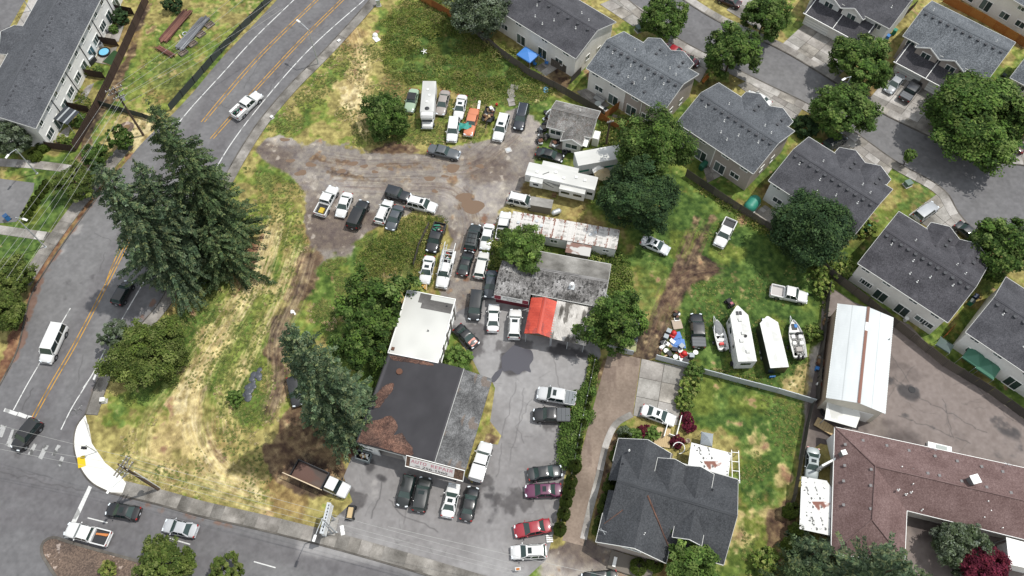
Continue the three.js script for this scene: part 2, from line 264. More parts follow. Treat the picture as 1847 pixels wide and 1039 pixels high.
const TW = 2048, TH = 1220;
function decals() {                                                // streaks of mown hay, wheel tracks and weeds, drawn one stroke at a time
  const c = document.createElement('canvas'); c.width = TW; c.height = TH; const g = c.getContext('2d'); g.lineCap = 'round';
  const band = (pts, w, n, len, cols, lw = 1.6, al = 0.5) => { const l = curveW(gp(pts), 160), tot = lineLen(l); for (let i = 0; i < n; i++) { const o = (rnd() + rnd() + rnd() - 1.5) / 1.5 * w, L = offsetLine(l, o), k0 = Math.floor(rnd() * 150), k1 = Math.min(160, k0 + 1 + Math.round(rr(0.3, 1) * len / tot * 160)), cc = pick(cols); g.strokeStyle = `rgba(${cc},${al * rr(0.5, 1)})`; g.lineWidth = lw * rr(0.6, 1.5); g.beginPath(); for (let k = k0; k <= k1; k++) { const x = (L[k][0] - EX) / EW * TW + rr(-0.7, 0.7), y = (L[k][1] - EZ) / EH * TH + rr(-0.7, 0.7); k === k0 ? g.moveTo(x, y) : g.lineTo(x, y); } g.stroke(); } };
  const hay = ['190,174,130', '176,158,108', '202,188,150', '160,142,92'], gr = ['104,112,50', '88,100,40', '124,124,60'], mud = ['96,82,70', '84,72,62', '132,120,108', '146,136,126'];
  band([[505, 380], [470, 490], [420, 580], [362, 680], [350, 760], [385, 840], [470, 895]], 2.6, 620, 5, hay); band([[540, 430], [500, 540], [450, 640], [410, 730], [420, 800]], 2.2, 300, 5, hay, 1.5, 0.4); band([[455, 470], [400, 560], [320, 680], [260, 770], [250, 830]], 2.5, 240, 5, [...hay, ...gr], 1.5, 0.35); band([[470, 520], [430, 620], [400, 720], [400, 800]], 3.4, 260, 4, gr, 1.6, 0.4); band([[640, 50], [655, 120], [640, 180], [660, 245]], 2.4, 240, 3, hay, 1.4, 0.4); band([[210, 830], [300, 860], [400, 890], [490, 915]], 2.6, 260, 4, [...hay, ...gr], 1.4, 0.35);
  band([[560, 285], [650, 300], [760, 298], [850, 300], [930, 240]], 3.4, 240, 9, mud, 1.4, 0.3); band([[600, 330], [720, 335], [820, 345], [850, 400], [840, 470]], 2.6, 240, 8, mud, 1.4, 0.3); band([[560, 440], [535, 530], [505, 600], [500, 690], [480, 760]], 2.2, 260, 7, ['92,74,58', '70,58,48', '128,110,88', '150,134,108'], 1.4, 0.4); band([[1262, 388], [1240, 440], [1205, 530], [1165, 640]], 1.3, 150, 6, ['84,64,50', '110,90,70', '70,54,44'], 1.3, 0.4); band([[1282, 392], [1258, 445], [1222, 540], [1188, 640]], 1.3, 150, 6, ['84,64,50', '110,90,70', '70,54,44'], 1.3, 0.4); band([[1310, 490], [1260, 490], [1215, 520], [1180, 600]], 2.2, 170, 5, ['84,64,50', '116,94,72', '70,54,44'], 1.3, 0.4);
  return g.getImageData(0, 0, TW, TH).data;
}
const decal = decals();
function surface(fn) {
  const d = new Uint8Array(TW * TH * 4);
  for (let y = 0, o = 0; y < TH; y++) for (let x = 0; x < TW; x++, o += 4) { const c = fn(x / TW * EW, y / TH * EH, x / TW * MW, y / TH * MH, o); d[o] = clamp01(c[0] / 255) * 255; d[o + 1] = clamp01(c[1] / 255) * 255; d[o + 2] = clamp01(c[2] / 255) * 255; d[o + 3] = 255; }
  const t = new THREE.DataTexture(d, TW, TH); t.colorSpace = THREE.SRGBColorSpace; t.magFilter = THREE.LinearFilter; t.wrapS = t.wrapT = THREE.MirroredRepeatWrapping; t.repeat.set(1 / EW, 1 / EH); t.offset.set(-EX / EW, -EZ / EH); t.needsUpdate = true; return t;
}
const lerp3 = (c, d, t) => { c[0] += (d[0] - c[0]) * t; c[1] += (d[1] - c[1]) * t; c[2] += (d[2] - c[2]) * t; };
const earthTex = surface((X, Y, mx, my, o) => {                       // X, Y metres from the survey's corner
  const big = ns(N1, X * 6, Y * 6), mid = ns(N1, X * 22 + 100, Y * 22), tuft = ns(N2, X * 26 + 31, Y * 26 + 7), fine = ns(N3, X * 15, Y * 15), f2 = ns(N2, X * 70, Y * 70 + 50);
  const wx = mx + (mid - 0.5) * 7, wy = my + (tuft - 0.5) * 6, g = (fine - 0.5), e = (f2 - 0.5);
  const lush = lookup(lushMask, wx, wy), straw = lookup(strawMask, wx, wy), grav = lookup(gravelMask, wx, wy), dirt = lookup(dirtMask, wx, wy), need = lookup(needleMask, wx, wy);
  const c = [136, 126, 74];                                        // dry mixed turf
  lerp3(c, [158, 142, 88], sstep(0.45, 0.75, tuft + (big - 0.5) * 0.6));
  const green = clamp01(0.30 + lush * 0.95 - straw * 0.25 + (big - 0.5) * (1.7 - 1.1 * lush) + (tuft - 0.5) * 1.3 + e * 0.6);
  lerp3(c, [103, 113, 45], sstep(0.25, 0.6, green)); lerp3(c, [76, 97, 34], sstep(0.55, 0.95, green + (mid - 0.5) * 0.6)); lerp3(c, [58, 82, 28], sstep(0.62, 1.1, lush * 0.75 + (f2) * 0.6 + (mid - 0.5) * 0.4));
  lerp3(c, [128, 124, 46], sstep(0.60, 0.85, mid) * lush * 0.45);
  lerp3(c, [162, 144, 98], sstep(0.30, 0.62, straw + (tuft - 0.5) * 0.9 + e * 0.5) * 0.9); lerp3(c, [182, 168, 130], sstep(0.62, 0.9, straw * 0.75 + e * 0.9 + (mid - 0.5) * 0.7) * 0.8);
  lerp3(c, [122, 92, 60], sstep(0.70, 0.86, ns(N1, X * 13 + 300, Y * 13 + 20)) * clamp01(1 - lush * 1.2) * 0.55);
  const gv = sstep(0.36, 0.62, grav + (tuft - 0.5) * 0.5 + e * 0.25);
  if (gv > 0) { const k = [124, 117, 110]; lerp3(k, [146, 139, 132], sstep(0.45, 0.75, mid)); lerp3(k, [90, 78, 70], sstep(0.50, 0.78, ns(N1, X * 11 + 60, Y * 20 + 200)) * 0.8); lerp3(k, [168, 160, 152], sstep(0.78, 0.95, f2) * 0.6); lerp3(c, k, gv); }
  const dv = sstep(0.30, 0.62, dirt + (tuft - 0.5) * 0.8 + e * 0.5);
  if (dv > 0) { const k = [92, 72, 54]; lerp3(k, [66, 52, 42], sstep(0.5, 0.72, mid)); lerp3(k, [126, 106, 82], sstep(0.62, 0.85, f2 * 0.6 + tuft * 0.4)); lerp3(c, k, dv * 0.92); }
  lerp3(c, [112, 76, 58], sstep(0.38, 0.7, need + (tuft - 0.5) + e * 0.4) * 0.85);
  const al = decal[o + 3]; if (al && gv < 2) lerp3(c, [decal[o], decal[o + 1], decal[o + 2]], al / 255);
  const s = (g * 58 + e * 48) * (1 - gv * 0.55); c[0] += s; c[1] += s * 0.97; c[2] += s * 0.7; return c;
});
const earthBump = grayTex(512, 512, (x, y) => clamp01(0.5 + (N2[y * NT + x] - 0.5) * 0.8 + (N3[y * NT + x] - 0.5) * 0.5));
M.earth = mat('#ffffff', 0.97, { map: earthTex, bumpMap: rep(earthBump, 7), bumpScale: 0.12 });
setting('ground', sheetW([[-1500, -1500], [1500, -1500], [1500, 600], [-1500, 600]], 0), M.earth);

// ---------------------------------------------------------------- paving: asphalt with wear, oil, patches, cracks
const lotMask = maskOf((d) => { d.poly([[830, 600], [905, 520], [1080, 600], [1085, 650], [1000, 1060], [540, 1000], [520, 880], [650, 800], [870, 690]]); }, 0.5);
const rearMask = maskOf((d) => { d.poly([[1470, 500], [1640, 540], [1900, 740], [1900, 1090], [1500, 1090], [1440, 800]]); }, 0.5);
const laneMask = maskOf((d) => {
  for (const o of [0, 1]) { d.line([[560 + o * 62, -10], [440 + o * 70, 110], [330 + o * 72, 250], [240 + o * 74, 400], [130 + o * 80, 620], [50 + o * 74, 780]], 2.6, 0.8); }
  d.line([[0, 880], [200, 925], [460, 985], [700, 1045]], 2.6, 0.8); d.line([[0, 930], [160, 965], [420, 1030]], 2.4, 0.8); d.line([[0, 840], [140, 900]], 2, 0.6);
}, 1.2);
const oilMask = maskOf((d) => {
  d.poly([[905, 640], [935, 625], [960, 630], [955, 670], [930, 675], [905, 668]], 0.75); d.line([[915, 640], [895, 675], [885, 690]], 0.7, 0.6); d.line([[870, 640], [885, 660]], 0.6, 0.4);
  d.poly([[960, 620], [1060, 625], [1070, 650], [1000, 640]], 0.6);
  d.poly([[785, 968], [810, 972], [805, 985], [785, 980]], 0.7); d.poly([[850, 975], [875, 972], [870, 992], [852, 988]], 0.6); d.dot(829, 950, 0.45, 0.7); d.dot(704, 922, 0.5, 0.5); d.dot(680, 932, 0.35, 0.6); d.dot(880, 1000, 0.6, 0.5);
  d.poly([[650, 820], [700, 840], [690, 870], [640, 860]], 0.35); d.dot(690, 865, 0.8, 0.6); d.dot(670, 842, 0.6, 0.5); d.line([[665, 830], [660, 870], [675, 920]], 0.6, 0.45);
  d.poly([[880, 880], [900, 870], [905, 920], [885, 960], [870, 950]], 0.5); d.dot(1005, 750, 1.0, 0.5); d.dot(1008, 812, 1.1, 0.45); d.dot(967, 800, 0.5, 0.5);
  d.poly([[1690, 900], [1640, 910], [1700, 1000], [1847, 1039], [1847, 960]], 0.3);
  d.dot(1646, 712, 1.3, 0.6); d.dot(1633, 706, 0.7, 0.5); d.dot(1628, 748, 0.8, 0.6); d.poly([[1640, 745], [1700, 770], [1690, 780], [1630, 757]], 0.3); d.dot(1725, 708, 0.6, 0.4); d.dot(1610, 690, 0.7, 0.4); d.poly([[1780, 740], [1847, 770], [1847, 800], [1800, 780]], 0.5);
  d.poly([[1540, 770], [1600, 775], [1560, 800]], 0.3); d.line([[60, 740], [75, 715]], 0.5, 0.6);
}, 0.7);
const patchMask = maskOf((d) => {                                  // paler worn or newer patches
  d.poly([[815, 560], [870, 580], [855, 645], [820, 640]], 0.7); d.poly([[640, 850], [690, 880], [700, 920], [650, 900]], 0.5); d.poly([[930, 900], [1000, 905], [990, 935], [930, 925]], 0.4);
  d.poly([[140, 350], [170, 340], [150, 420], [110, 470], [100, 465]], 0.5); d.poly([[940, 700], [965, 700], [940, 860], [905, 860]], 0.35);
}, 0.8);
function crackTex() {
  const c = document.createElement('canvas'); c.width = TW; c.height = TH; const g = c.getContext('2d'); g.fillStyle = '#000'; g.fillRect(0, 0, TW, TH); g.lineCap = 'round';
  const P = (x, y) => { const q = W3(x, y); return [(q.x - EX) / EW * TW, (q.z - EZ) / EH * TH]; };
  function crack(pts, w = 0.8, a = 0.7) { g.strokeStyle = `rgba(255,255,255,${a})`; g.lineWidth = w; g.beginPath(); let last = null; for (const p of pts) { const [x, y] = P(...p); if (!last) g.moveTo(x, y); else { const n = Math.ceil(Math.hypot(x - last[0], y - last[1]) / 7); for (let i = 1; i <= n; i++) g.lineTo(mix(last[0], x, i / n) + (i < n ? rr(-2.2, 2.2) : 0), mix(last[1], y, i / n) + (i < n ? rr(-2.2, 2.2) : 0)); } last = [x, y]; } g.stroke(); }
  crack([[945, 700], [938, 760], [920, 830]]); crack([[960, 720], [930, 770], [945, 800]]); crack([[1000, 640], [1010, 700]]); crack([[930, 690], [905, 790]]); crack([[790, 960], [720, 925], [700, 900]], 1.2); crack([[688, 870], [680, 905], [670, 935]], 1.4); crack([[735, 905], [728, 945]]); crack([[905, 800], [895, 860]]);
  crack([[500, 60], [470, 110], [440, 160]]); crack([[560, 50], [500, 110]]); crack([[600, 40], [570, 60]]); crack([[380, 180], [420, 200]], 1); crack([[170, 420], [200, 435]], 0.8); crack([[190, 455], [180, 490]]); crack([[60, 700], [40, 740]], 1.2); crack([[150, 640], [140, 690]]); crack([[0, 850], [120, 880], [200, 885]], 0.9); crack([[0, 845], [90, 860]], 0.7); crack([[330, 240], [300, 330]], 0.9); crack([[530, 100], [480, 170]], 0.9);
  crack([[1610, 680], [1680, 730], [1780, 780]], 1.2); crack([[1700, 720], [1720, 790]], 1); crack([[1620, 750], [1680, 770], [1750, 800]], 1.1); crack([[1650, 660], [1600, 720]], 0.8); crack([[1725, 650], [1790, 730], [1847, 770]], 1.0); crack([[1600, 630], [1640, 690]], 0.9);
  crack([[1290, 60], [1350, 110]], 0.7, 0.4); crack([[1460, 140], [1540, 200]], 0.7, 0.4); crack([[1650, 270], [1760, 330]], 0.7, 0.4);
  for (let i = 0; i < 60; i++) { const x = rr(600, 1000), y = rr(650, 1010); crack([[x, y], [x + rr(-25, 25), y + rr(-25, 25)]], 0.6, 0.45); }
  for (let i = 0; i < 50; i++) { const x = rr(1500, 1840), y = rr(560, 820); crack([[x, y], [x + rr(-40, 40), y + rr(-20, 30)]], 0.7, 0.5); }
  const d = g.getImageData(0, 0, TW, TH).data, a = new Uint8Array(TW * TH); for (let i = 0; i < a.length; i++) a[i] = d[i * 4]; return a;
}
const cracks = crackTex();
const pavedTex = surface((X, Y, mx, my) => {
  const big = ns(N1, X * 5 + 40, Y * 5), mid = ns(N1, X * 20 + 100, Y * 20), fine = ns(N3, X * 19, Y * 19), f2 = ns(N2, X * 60, Y * 60 + 50), wx = mx + (mid - 0.5) * 5, wy = my + (f2 - 0.5) * 3;
  const lot = lookup(lotMask, wx, wy), rear = lookup(rearMask, wx, wy), lane = lookup(laneMask, wx, wy), oil = lookup(oilMask, wx, wy), pat = lookup(patchMask, wx, wy), need = lookup(needleMask, wx, wy);
  const c = [97, 96, 97]; lerp3(c, [106, 105, 105], sstep(0.3, 0.8, big)); lerp3(c, [84, 81, 83], lane * 0.6);
  lerp3(c, [136, 134, 133], lot * 0.95); lerp3(c, [112, 109, 108], lot * sstep(0.55, 0.75, big) * 0.7);
  lerp3(c, [116, 106, 101], rear); lerp3(c, [78, 70, 67], rear * sstep(0.52, 0.72, ns(N1, X * 9, Y * 14 + 33)) * 0.9); lerp3(c, [124, 114, 106], rear * sstep(0.62, 0.8, ns(N1, X * 14 + 200, Y * 8)) * 0.7);
  lerp3(c, [142, 139, 136], sstep(0.35, 0.6, pat + (f2 - 0.5) * 0.5) * 0.7);
  lerp3(c, [52, 50, 51], sstep(0.30, 0.60, oil + (mid - 0.5) * 0.7 + (f2 - 0.5) * 0.4) * 0.8);
  lerp3(c, [60, 57, 57], sstep(0.70, 0.80, ns(N1, X * 24 + 77, Y * 24 + 11)) * lot * 0.6);
  lerp3(c, [110, 78, 62], sstep(0.45, 0.8, need + (f2 - 0.5) * 0.9) * 0.7);
  const s = (fine - 0.5) * 13 + (f2 - 0.5) * 10; c[0] += s; c[1] += s; c[2] += s;
  const k = cracks[Math.min(TH - 1, Math.floor(Y / EH * TH)) * TW + Math.min(TW - 1, Math.floor(X / EW * TW))]; if (k) lerp3(c, [52, 50, 50], k / 255 * 0.65);
  return c;
});
const asphaltBump = grayTex(256, 256, (x, y) => clamp01(0.5 + (N3[(y * 2) * NT + x * 2] - 0.5) * 0.8));
M.paved = mat('#ffffff', 0.9, { map: pavedTex, bumpMap: rep(asphaltBump, 2), bumpScale: 0.01 });
M.wet = mat('#3a3836', 0.12); M.mudWater = mat('#6e5a48', 0.1); M.wetAsphalt = mat('#45444a', 0.25);
const concTex = rgbTex(512, 512, (x, y) => { const v = 150 + (N1[y * NT + x] - 0.5) * 60 + (N3[y * NT + x] - 0.5) * 18 + (N2[y * NT + x] - 0.5) * 22; return [v, v - 4, v - 9]; });
const concTex2 = rgbTex(512, 512, (x, y) => { const v = 138 + (N1[x * NT + y] - 0.5) * 70 + (N3[y * NT + x] - 0.5) * 18; return [v, v - 3, v - 8]; });
M.conc = [mat('#ffffff', 0.92, { map: rep(concTex, 9) }), mat('#f0efed', 0.92, { map: rep(concTex2, 11) }), mat('#e2e0de', 0.92, { map: rep(concTex, 13) }), mat('#f8f4ee', 0.92, { map: rep(concTex2, 7) })];
M.concOld = [mat('#d4d2cf', 0.93, { map: rep(concTex, 6) }), mat('#cac8c5', 0.93, { map: rep(concTex2, 8) }), mat('#dcd9d5', 0.93, { map: rep(concTex2, 5) })];
M.concNew = mat('#dedcd6', 0.9, { map: rep(rgbTex(256, 256, (x, y) => { const v = 240 + (N1[y * NT + x] - 0.5) * 30; return [v, v, v - 2]; }), 8) });
M.paintW = mat('#c9c9c6', 0.8, { map: rep(rgbTex(256, 256, (x, y) => { const v = 246 - sstep(0.62, 0.75, N2[y * NT + x]) * 70 - (N3[y * NT + x] - 0.5) * 30; return [v, v, v]; }), 4) });
M.paintWorn = mat('#a9a9a7', 0.85, { map: rep(rgbTex(256, 256, (x, y) => { const v = 235 - sstep(0.45, 0.65, N2[y * NT + x]) * 110 - (N3[y * NT + x] - 0.5) * 40; return [v, v, v]; }), 3) });
M.paintY = mat('#b98a2c', 0.8, { map: rep(rgbTex(256, 256, (x, y) => { const v = 245 - sstep(0.55, 0.72, N2[y * NT + x]) * 60; return [v, v, v]; }), 4) });
M.kerb = mat('#8f8c87', 0.92, { map: rep(concTex, 5) });
M.brownDrive = mat('#ffffff', 0.92, { map: rep(rgbTex(512, 512, (x, y) => { const a = N1[y * NT + x] - 0.5, f = N3[y * NT + x] - 0.5, b = sstep(0.55, 0.8, ns(N1, x * 2 + 60, y * 0.5)); return [121 + a * 34 + f * 16 - b * 16, 107 + a * 32 + f * 16 - b * 16, 95 + a * 30 + f * 15 - b * 14]; }), 14) });

// arterial road and its junction: kerb lines from the survey
const kerbWest = [[505, -6], [460, 42], [400, 105], [345, 170], [305, 212], [262, 252], [225, 295], [185, 345], [135, 412], [91, 476], [57, 534], [45, 581], [33, 631], [8, 682], [-60, 800]];
const kerbEast = [[678, -14], [640, 30], [580, 95], [523, 152], [470, 214], [440, 258], [415, 300], [385, 355], [355, 410], [330, 460], [305, 513], [286, 547], [249, 590], [187, 662], [173, 690], [153, 748]];
const kerbCorner = [[153, 748], [138, 768], [132, 800], [140, 837], [163, 871], [199, 891]];
const kerbSouth = [[199, 891], [290, 913], [354, 931], [468, 957], [595, 989], [736, 1029], [900, 1078], [1100, 1135]];
const eastW = curveW(gp(kerbEast), 90), cornerW = curveW(gp(kerbCorner), 24), southW = curveW(gp(kerbSouth), 60), westW = curveW(gp(kerbWest), 90);
setting('road', sheetW([...westW, ...gp([[-300, 1000], [-300, 1300], [1100, 1300]]), ...southW.slice().reverse(), ...cornerW.slice().reverse().slice(1), ...eastW.slice().reverse().slice(1)], 0.008), M.paved);
const kerb = (n, l, d0 = 0, d1 = 0.18, h = 0.13) => setting(n, ribbonBox(l, d0, d1, 0, h), M.kerb);
kerb('kerb_east', eastW, -0.18, 0); kerb('kerb_corner', cornerW, -0.2, 0, 0.12); kerb('kerb_south', southW, -0.18, 0);
kerb('kerb_west', resample(westW, 1).filter((p) => toPx(new THREE.Vector3(p[0], 0, p[1]))[1] > 300), 0, 0.18);
// pavements of separate slabs
function slabs(name, line, d0, d1, step, mats, y1 = 0.12, skip) {
  const base = setting(name, ribbon(line, d0, d1, 0.014), M.kerb);
  const l = resample(line, 0.5), k = Math.round(step / 0.5);
  for (let i = 0; i + k < l.length; i += k) {
    const seg = l.slice(i, i + k + 1), mid = toPx(new THREE.Vector3(seg[k >> 1][0], 0, seg[k >> 1][1])); if (skip && skip(mid)) continue; if (mid[0] < -30 || mid[0] > PW + 30 || mid[1] > PH + 30) continue;
    const a = offsetLine(l, d0).slice(i, i + k + 1), b = offsetLine(l, d1).slice(i, i + k + 1), tr = (p, q) => [mix(p[0], q[0], 0.016), mix(p[1], q[1], 0.016)];
    a[0] = tr(a[0], a[1]); b[0] = tr(b[0], b[1]);
    part('slab', slabW([...a, ...b.reverse()], 0, y1 + rr(-0.006, 0.006)), pick(mats), base);
  }
  return base;
}
slabs('sidewalk_east', eastW, -1.75, -0.2, 3, M.concOld, 0.12);
slabs('sidewalk_south', southW, -1.95, -0.2, 1.5, M.concOld, 0.12);
{
  const l = resample(westW, 0.5).filter((p) => { const q = toPx(new THREE.Vector3(p[0], 0, p[1])); return q[1] > 262 && q[1] < 520; }); slabs('sidewalk_west', l, 0.9, 2.9, 2, M.concOld, 0.12);
}
// pale new kerb ramp with a yellow tactile pad
const ramp = [[150, 752], [160, 767], [166, 800], [190, 835], [215, 855], [228, 872], [222, 889]];
{
  const o = setting('corner_ramp', slabW([...offsetLine(cornerW, -0.2), ...gp(ramp).reverse()], 0, 0.125), M.concNew);
  const a = W3(147, 833, 0.13), pad = part('tactile_pad', bx(0.95, 0.03, 1.5, a.x, 0.135, a.z, 0.35), mat('#c9a90e', 0.8), o); pad.userData.label = 'yellow tactile pad of the corner ramp';
}
// painted markings
const mk = (n, g, m = M.paintW) => { const o = setting(n, g, m); return o; };
const lineMark = (n, pts, w, m) => { const c = curveW(gp(pts), Math.max(2, pts.length * 8)); return mk(n, ribbon(c, -w / 2, w / 2, 0.014), m); };
lineMark('lane_marking', [[532, -2], [460, 68], [400, 134], [340, 200], [300, 250]], 0.16);
lineMark('lane_marking', [[659, -2], [561, 86], [470, 189], [411, 268], [370, 340]], 0.16);
for (const o of [[[[572, -4], [460, 106], [400, 175], [363, 220]], 0], [[[578, -4], [467, 106], [407, 175], [369, 220]], 0], [[[618, -4], [545, 68], [470, 148], [379, 250]], 0], [[[624, -4], [551, 68], [476, 148], [385, 250]], 0], [[[238, 415], [215, 463], [178, 535], [130, 625], [92, 690], [56, 755]], 0], [[[241, 421], [218, 467], [182, 538], [135, 627], [97, 692], [62, 755]], 0], [[[232, 418], [205, 473], [190, 512]], 0]]) lineMark('centre_line', o[0], 0.13, M.paintY);
lineMark('lane_marking', [[261, 506], [235, 550], [212, 590], [196, 618]], 0.16); lineMark('lane_marking', [[190, 630], [165, 678], [150, 700]], 0.16); lineMark('lane_marking', [[158, 690], [130, 735], [110, 775]], 0.14);
lineMark('lane_marking', [[127, 556], [108, 588]], 0.14); lineMark('lane_marking', [[73, 653], [50, 692], [24, 740]], 0.14);
lineMark('lane_marking', [[158, 934], [194, 943]], 0.14); lineMark('lane_marking', [[306, 971], [343, 982]], 0.14); lineMark('lane_marking', [[458, 1013], [497, 1024]], 0.14);
{
  const q = (pts, n, m) => mk(n, sheet(pts, 0.015), m);
  q([[160, 876], [166, 879], [124, 971], [115, 970]], 'stop_line', M.paintW);
  for (const p of [[[9, 736], [33, 744], [29, 750], [6, 742]], [[34, 743], [50, 749], [46, 755], [31, 750]], [[51, 749], [58, 751], [56, 757], [49, 755]]]) q(p, 'stop_line', M.paintW);
  for (const p of [[[2, 766], [12, 768], [4, 789], [-8, 787]], [[22, 773], [32, 775], [18, 807], [10, 803]], [[61, 800], [67, 801], [57, 822], [50, 819]], [[80, 802], [88, 804], [76, 829], [69, 826]], [[104, 802], [110, 804], [99, 823], [93, 821]], [[110, 823], [116, 825], [110, 843], [104, 839]]]) q(p, 'crosswalk_bar', M.paintWorn);
  q([[83, 592], [93, 589], [94, 592], [88, 597], [83, 597]], 'turn_arrow', M.paintWorn);
  q([[167, 684], [173, 671], [171, 670], [177, 669], [178, 675], [176, 673], [170, 686]], 'lane_arrow', M.paintW);
  const c = W3(137, 744), b = []; for (const s of [-0.45, 0.45]) { const t = new THREE.TorusGeometry(0.36, 0.05, 4, 20); t.scale(1, 1, 0.02); t.rotateX(-Math.PI / 2); t.rotateY(0.5); t.translate(c.x + s * 0.9, 0.018, c.z - s * 0.1); b.push(t); }
  b.push(bx(0.07, 0.004, 0.9, c.x + 0.2, 0.018, c.z - 0.5, -0.4), bx(0.07, 0.004, 0.7, c.x - 0.1, 0.018, c.z - 0.3, 0.9), bx(0.3, 0.004, 0.1, c.x + 0.45, 0.018, c.z - 0.95)); mk('bicycle_symbol', merge(b), M.paintWorn);
}
// planted island at the junction
{
  const edge = curveW(gp([[330, 1044], [252, 1016], [180, 996], [120, 979], [95, 972], [80, 980], [78, 995], [88, 1015], [108, 1044], [150, 1090]]), 60);
  M.mulch = mat('#ffffff', 0.97, { map: rep(rgbTex(512, 512, (x, y) => { const f = N3[y * NT + x] - 0.5, a = N1[y * NT + x] - 0.5, s = sstep(0.85, 0.93, N2[y * NT + x]) * 60; return [92 + f * 50 + a * 24 + s, 78 + f * 44 + a * 20 + s, 68 + f * 38 + a * 16 + s]; }), 8) });
  const o = setting('traffic_island', sheetW([...edge, ...gp([[330, 1100]])], 0.1), M.mulch); part('kerb_edge', ribbonBox(edge, -0.02, 0.32, 0, 0.15), M.kerb, o);
}
// subdivision street with its turning circle
const stLow = [[1080, -45], [1216, 64], [1277, 98], [1377, 148], [1461, 189], [1539, 236], [1620, 293], [1690, 332], [1712, 352], [1730, 384], [1760, 414], [1850, 440], [1960, 440]];
const stUp = [[1990, 330], [1900, 306], [1847, 300], [1758, 286], [1667, 243], [1579, 199], [1502, 148], [1411, 93], [1290, 37], [1200, -20]];
const lowW = curveW(gp(stLow), 90), upW = curveW(gp(stUp), 90);
setting('side_street', sheetW([...lowW, ...upW], 0.008), M.paved);
kerb('kerb_side_street', lowW, 0, 0.25, 0.1); kerb('kerb_side_street', upW, 0, 0.25, 0.1);
slabs('sidewalk_side_street', lowW, 0.25, 1.7, 1.5, M.conc, 0.1); slabs('sidewalk_side_street', upW, 0.25, 1.7, 1.5, M.conc, 0.1);
// driveways and patios of slabs: corner marks A,B,C,D and how many slabs along AB and AD
function slabField(name, q, nu, nv, mats, y = 0.06, h = 0) {
  const [A, B, C, D] = gp(q, h), base = setting(name, sheetW([A, B, C, D], 0.018), M.kerb), at = (u, v) => [mix(mix(A[0], B[0], u), mix(D[0], C[0], u), v), mix(mix(A[1], B[1], u), mix(D[1], C[1], u), v)];
  const j = 0.025;
  for (let i = 0; i < nu; i++) for (let k = 0; k < nv; k++) { const e = j / nu, f = j / nv; part('slab', slabW([at(i / nu + e * 0.5, k / nv + f * 0.5), at((i + 1) / nu - e * 0.5, k / nv + f * 0.5), at((i + 1) / nu - e * 0.5, (k + 1) / nv - f * 0.5), at(i / nu + e * 0.5, (k + 1) / nv - f * 0.5)], 0, y + rr(-0.006, 0.006)), pick(mats), base); }
  return base;
}
slabField('driveway', [[1082, 8], [1120, -8], [1180, 30], [1142, 48]], 2, 3, M.conc);
slabField('driveway', [[1188, 94], [1214, 66], [1286, 104], [1262, 150]], 2, 3, M.conc);
slabField('driveway', [[1330, 154], [1360, 140], [1454, 188], [1424, 228]], 2, 4, M.conc);
slabField('driveway', [[1500, 264], [1534, 242], [1616, 294], [1588, 334]], 2, 4, M.conc);
slabField('driveway', [[1638, 388], [1690, 350], [1742, 404], [1708, 432]], 2, 3, M.conc);
slabField('driveway', [[1408, 82], [1450, 44], [1552, 98], [1506, 144]], 4, 4, M.conc);
slabField('driveway', [[1562, 184], [1608, 132], [1722, 186], [1682, 240]], 4, 4, M.conc);
slabField('driveway', [[1310, 18], [1345, -12], [1400, 20], [1370, 55]], 2, 2, M.conc);
slabField('driveway', [[1800, 280], [1830, 240], [1890, 250], [1880, 296]], 2, 2, M.conc);
// car park of the repair shop, brown drive, back yard, courtyard
setting('car_park', sheet([[800, 575], [855, 548], [905, 520], [1075, 590], [1084, 640], [1062, 690], [1040, 790], [1018, 860], [1002, 950], [985, 1010], [930, 1060], [800, 1042], [650, 1003], [560, 976], [636, 905], [620, 860], [640, 810], [860, 690], [850, 640], [815, 640]], 0.009), M.paved);
setting('verge_strip', sheet([[886, 684], [893, 700], [884, 760], [904, 786], [898, 802], [874, 800], [852, 872], [836, 856], [862, 770]], 0.0125), M.earth); setting('verge_strip', sheet([[806, 588], [826, 610], [852, 648], [866, 676], [832, 690], [796, 655]], 0.0125), M.earth);
setting('driveway_brown', sheet([[1098, 633], [1156, 647], [1141, 750], [1112, 768], [1100, 785], [1052, 985], [1014, 975], [1042, 840], [1078, 705]], 0.02), M.brownDrive);
slabField('parking_pad', [[1157, 647], [1240, 664], [1222, 768], [1142, 750]], 2, 3, M.conc, 0.05);
{ const l = curveW(gp([[1143, 752], [1116, 768], [1100, 800], [1086, 860], [1068, 930], [1056, 985]]), 30); slabs('garden_path', l, 0, 0.85, 3, M.conc, 0.06); }
setting('back_lot', sheet([[1484, 508], [1540, 545], [1640, 585], [1700, 650], [1860, 765], [1960, 850], [1960, 930], [1700, 850], [1480, 800], [1440, 830], [1455, 740], [1480, 620]], 0.012), M.paved);
setting('courtyard', sheet([[1600, 905], [1960, 1000], [1960, 1120], [1600, 1120]], 0.016), M.paved);
setting('car_park_west', sheet([[-80, 312], [62, 330], [60, 345], [30, 400], [-30, 405], [-80, 400]], 0.01), M.paved);
setting('west_street', sheet([[-200, -60], [52, -60], [45, 0], [0, 80], [-200, 240]], 0.01), M.paved);
{ const l = curveW(gp([[60, -20], [40, 28], [0, 100], [-30, 160]]), 30); slabs('sidewalk_townhouses', l, -2.2, 0, 2, M.conc, 0.08); slabField('driveway', [[25, 60], [62, 4], [80, 12], [40, 75]], 2, 3, M.conc, 0.07); slabField('driveway', [[0, 150], [20, 105], [30, 110], [8, 160]], 2, 3, M.conc, 0.07); }
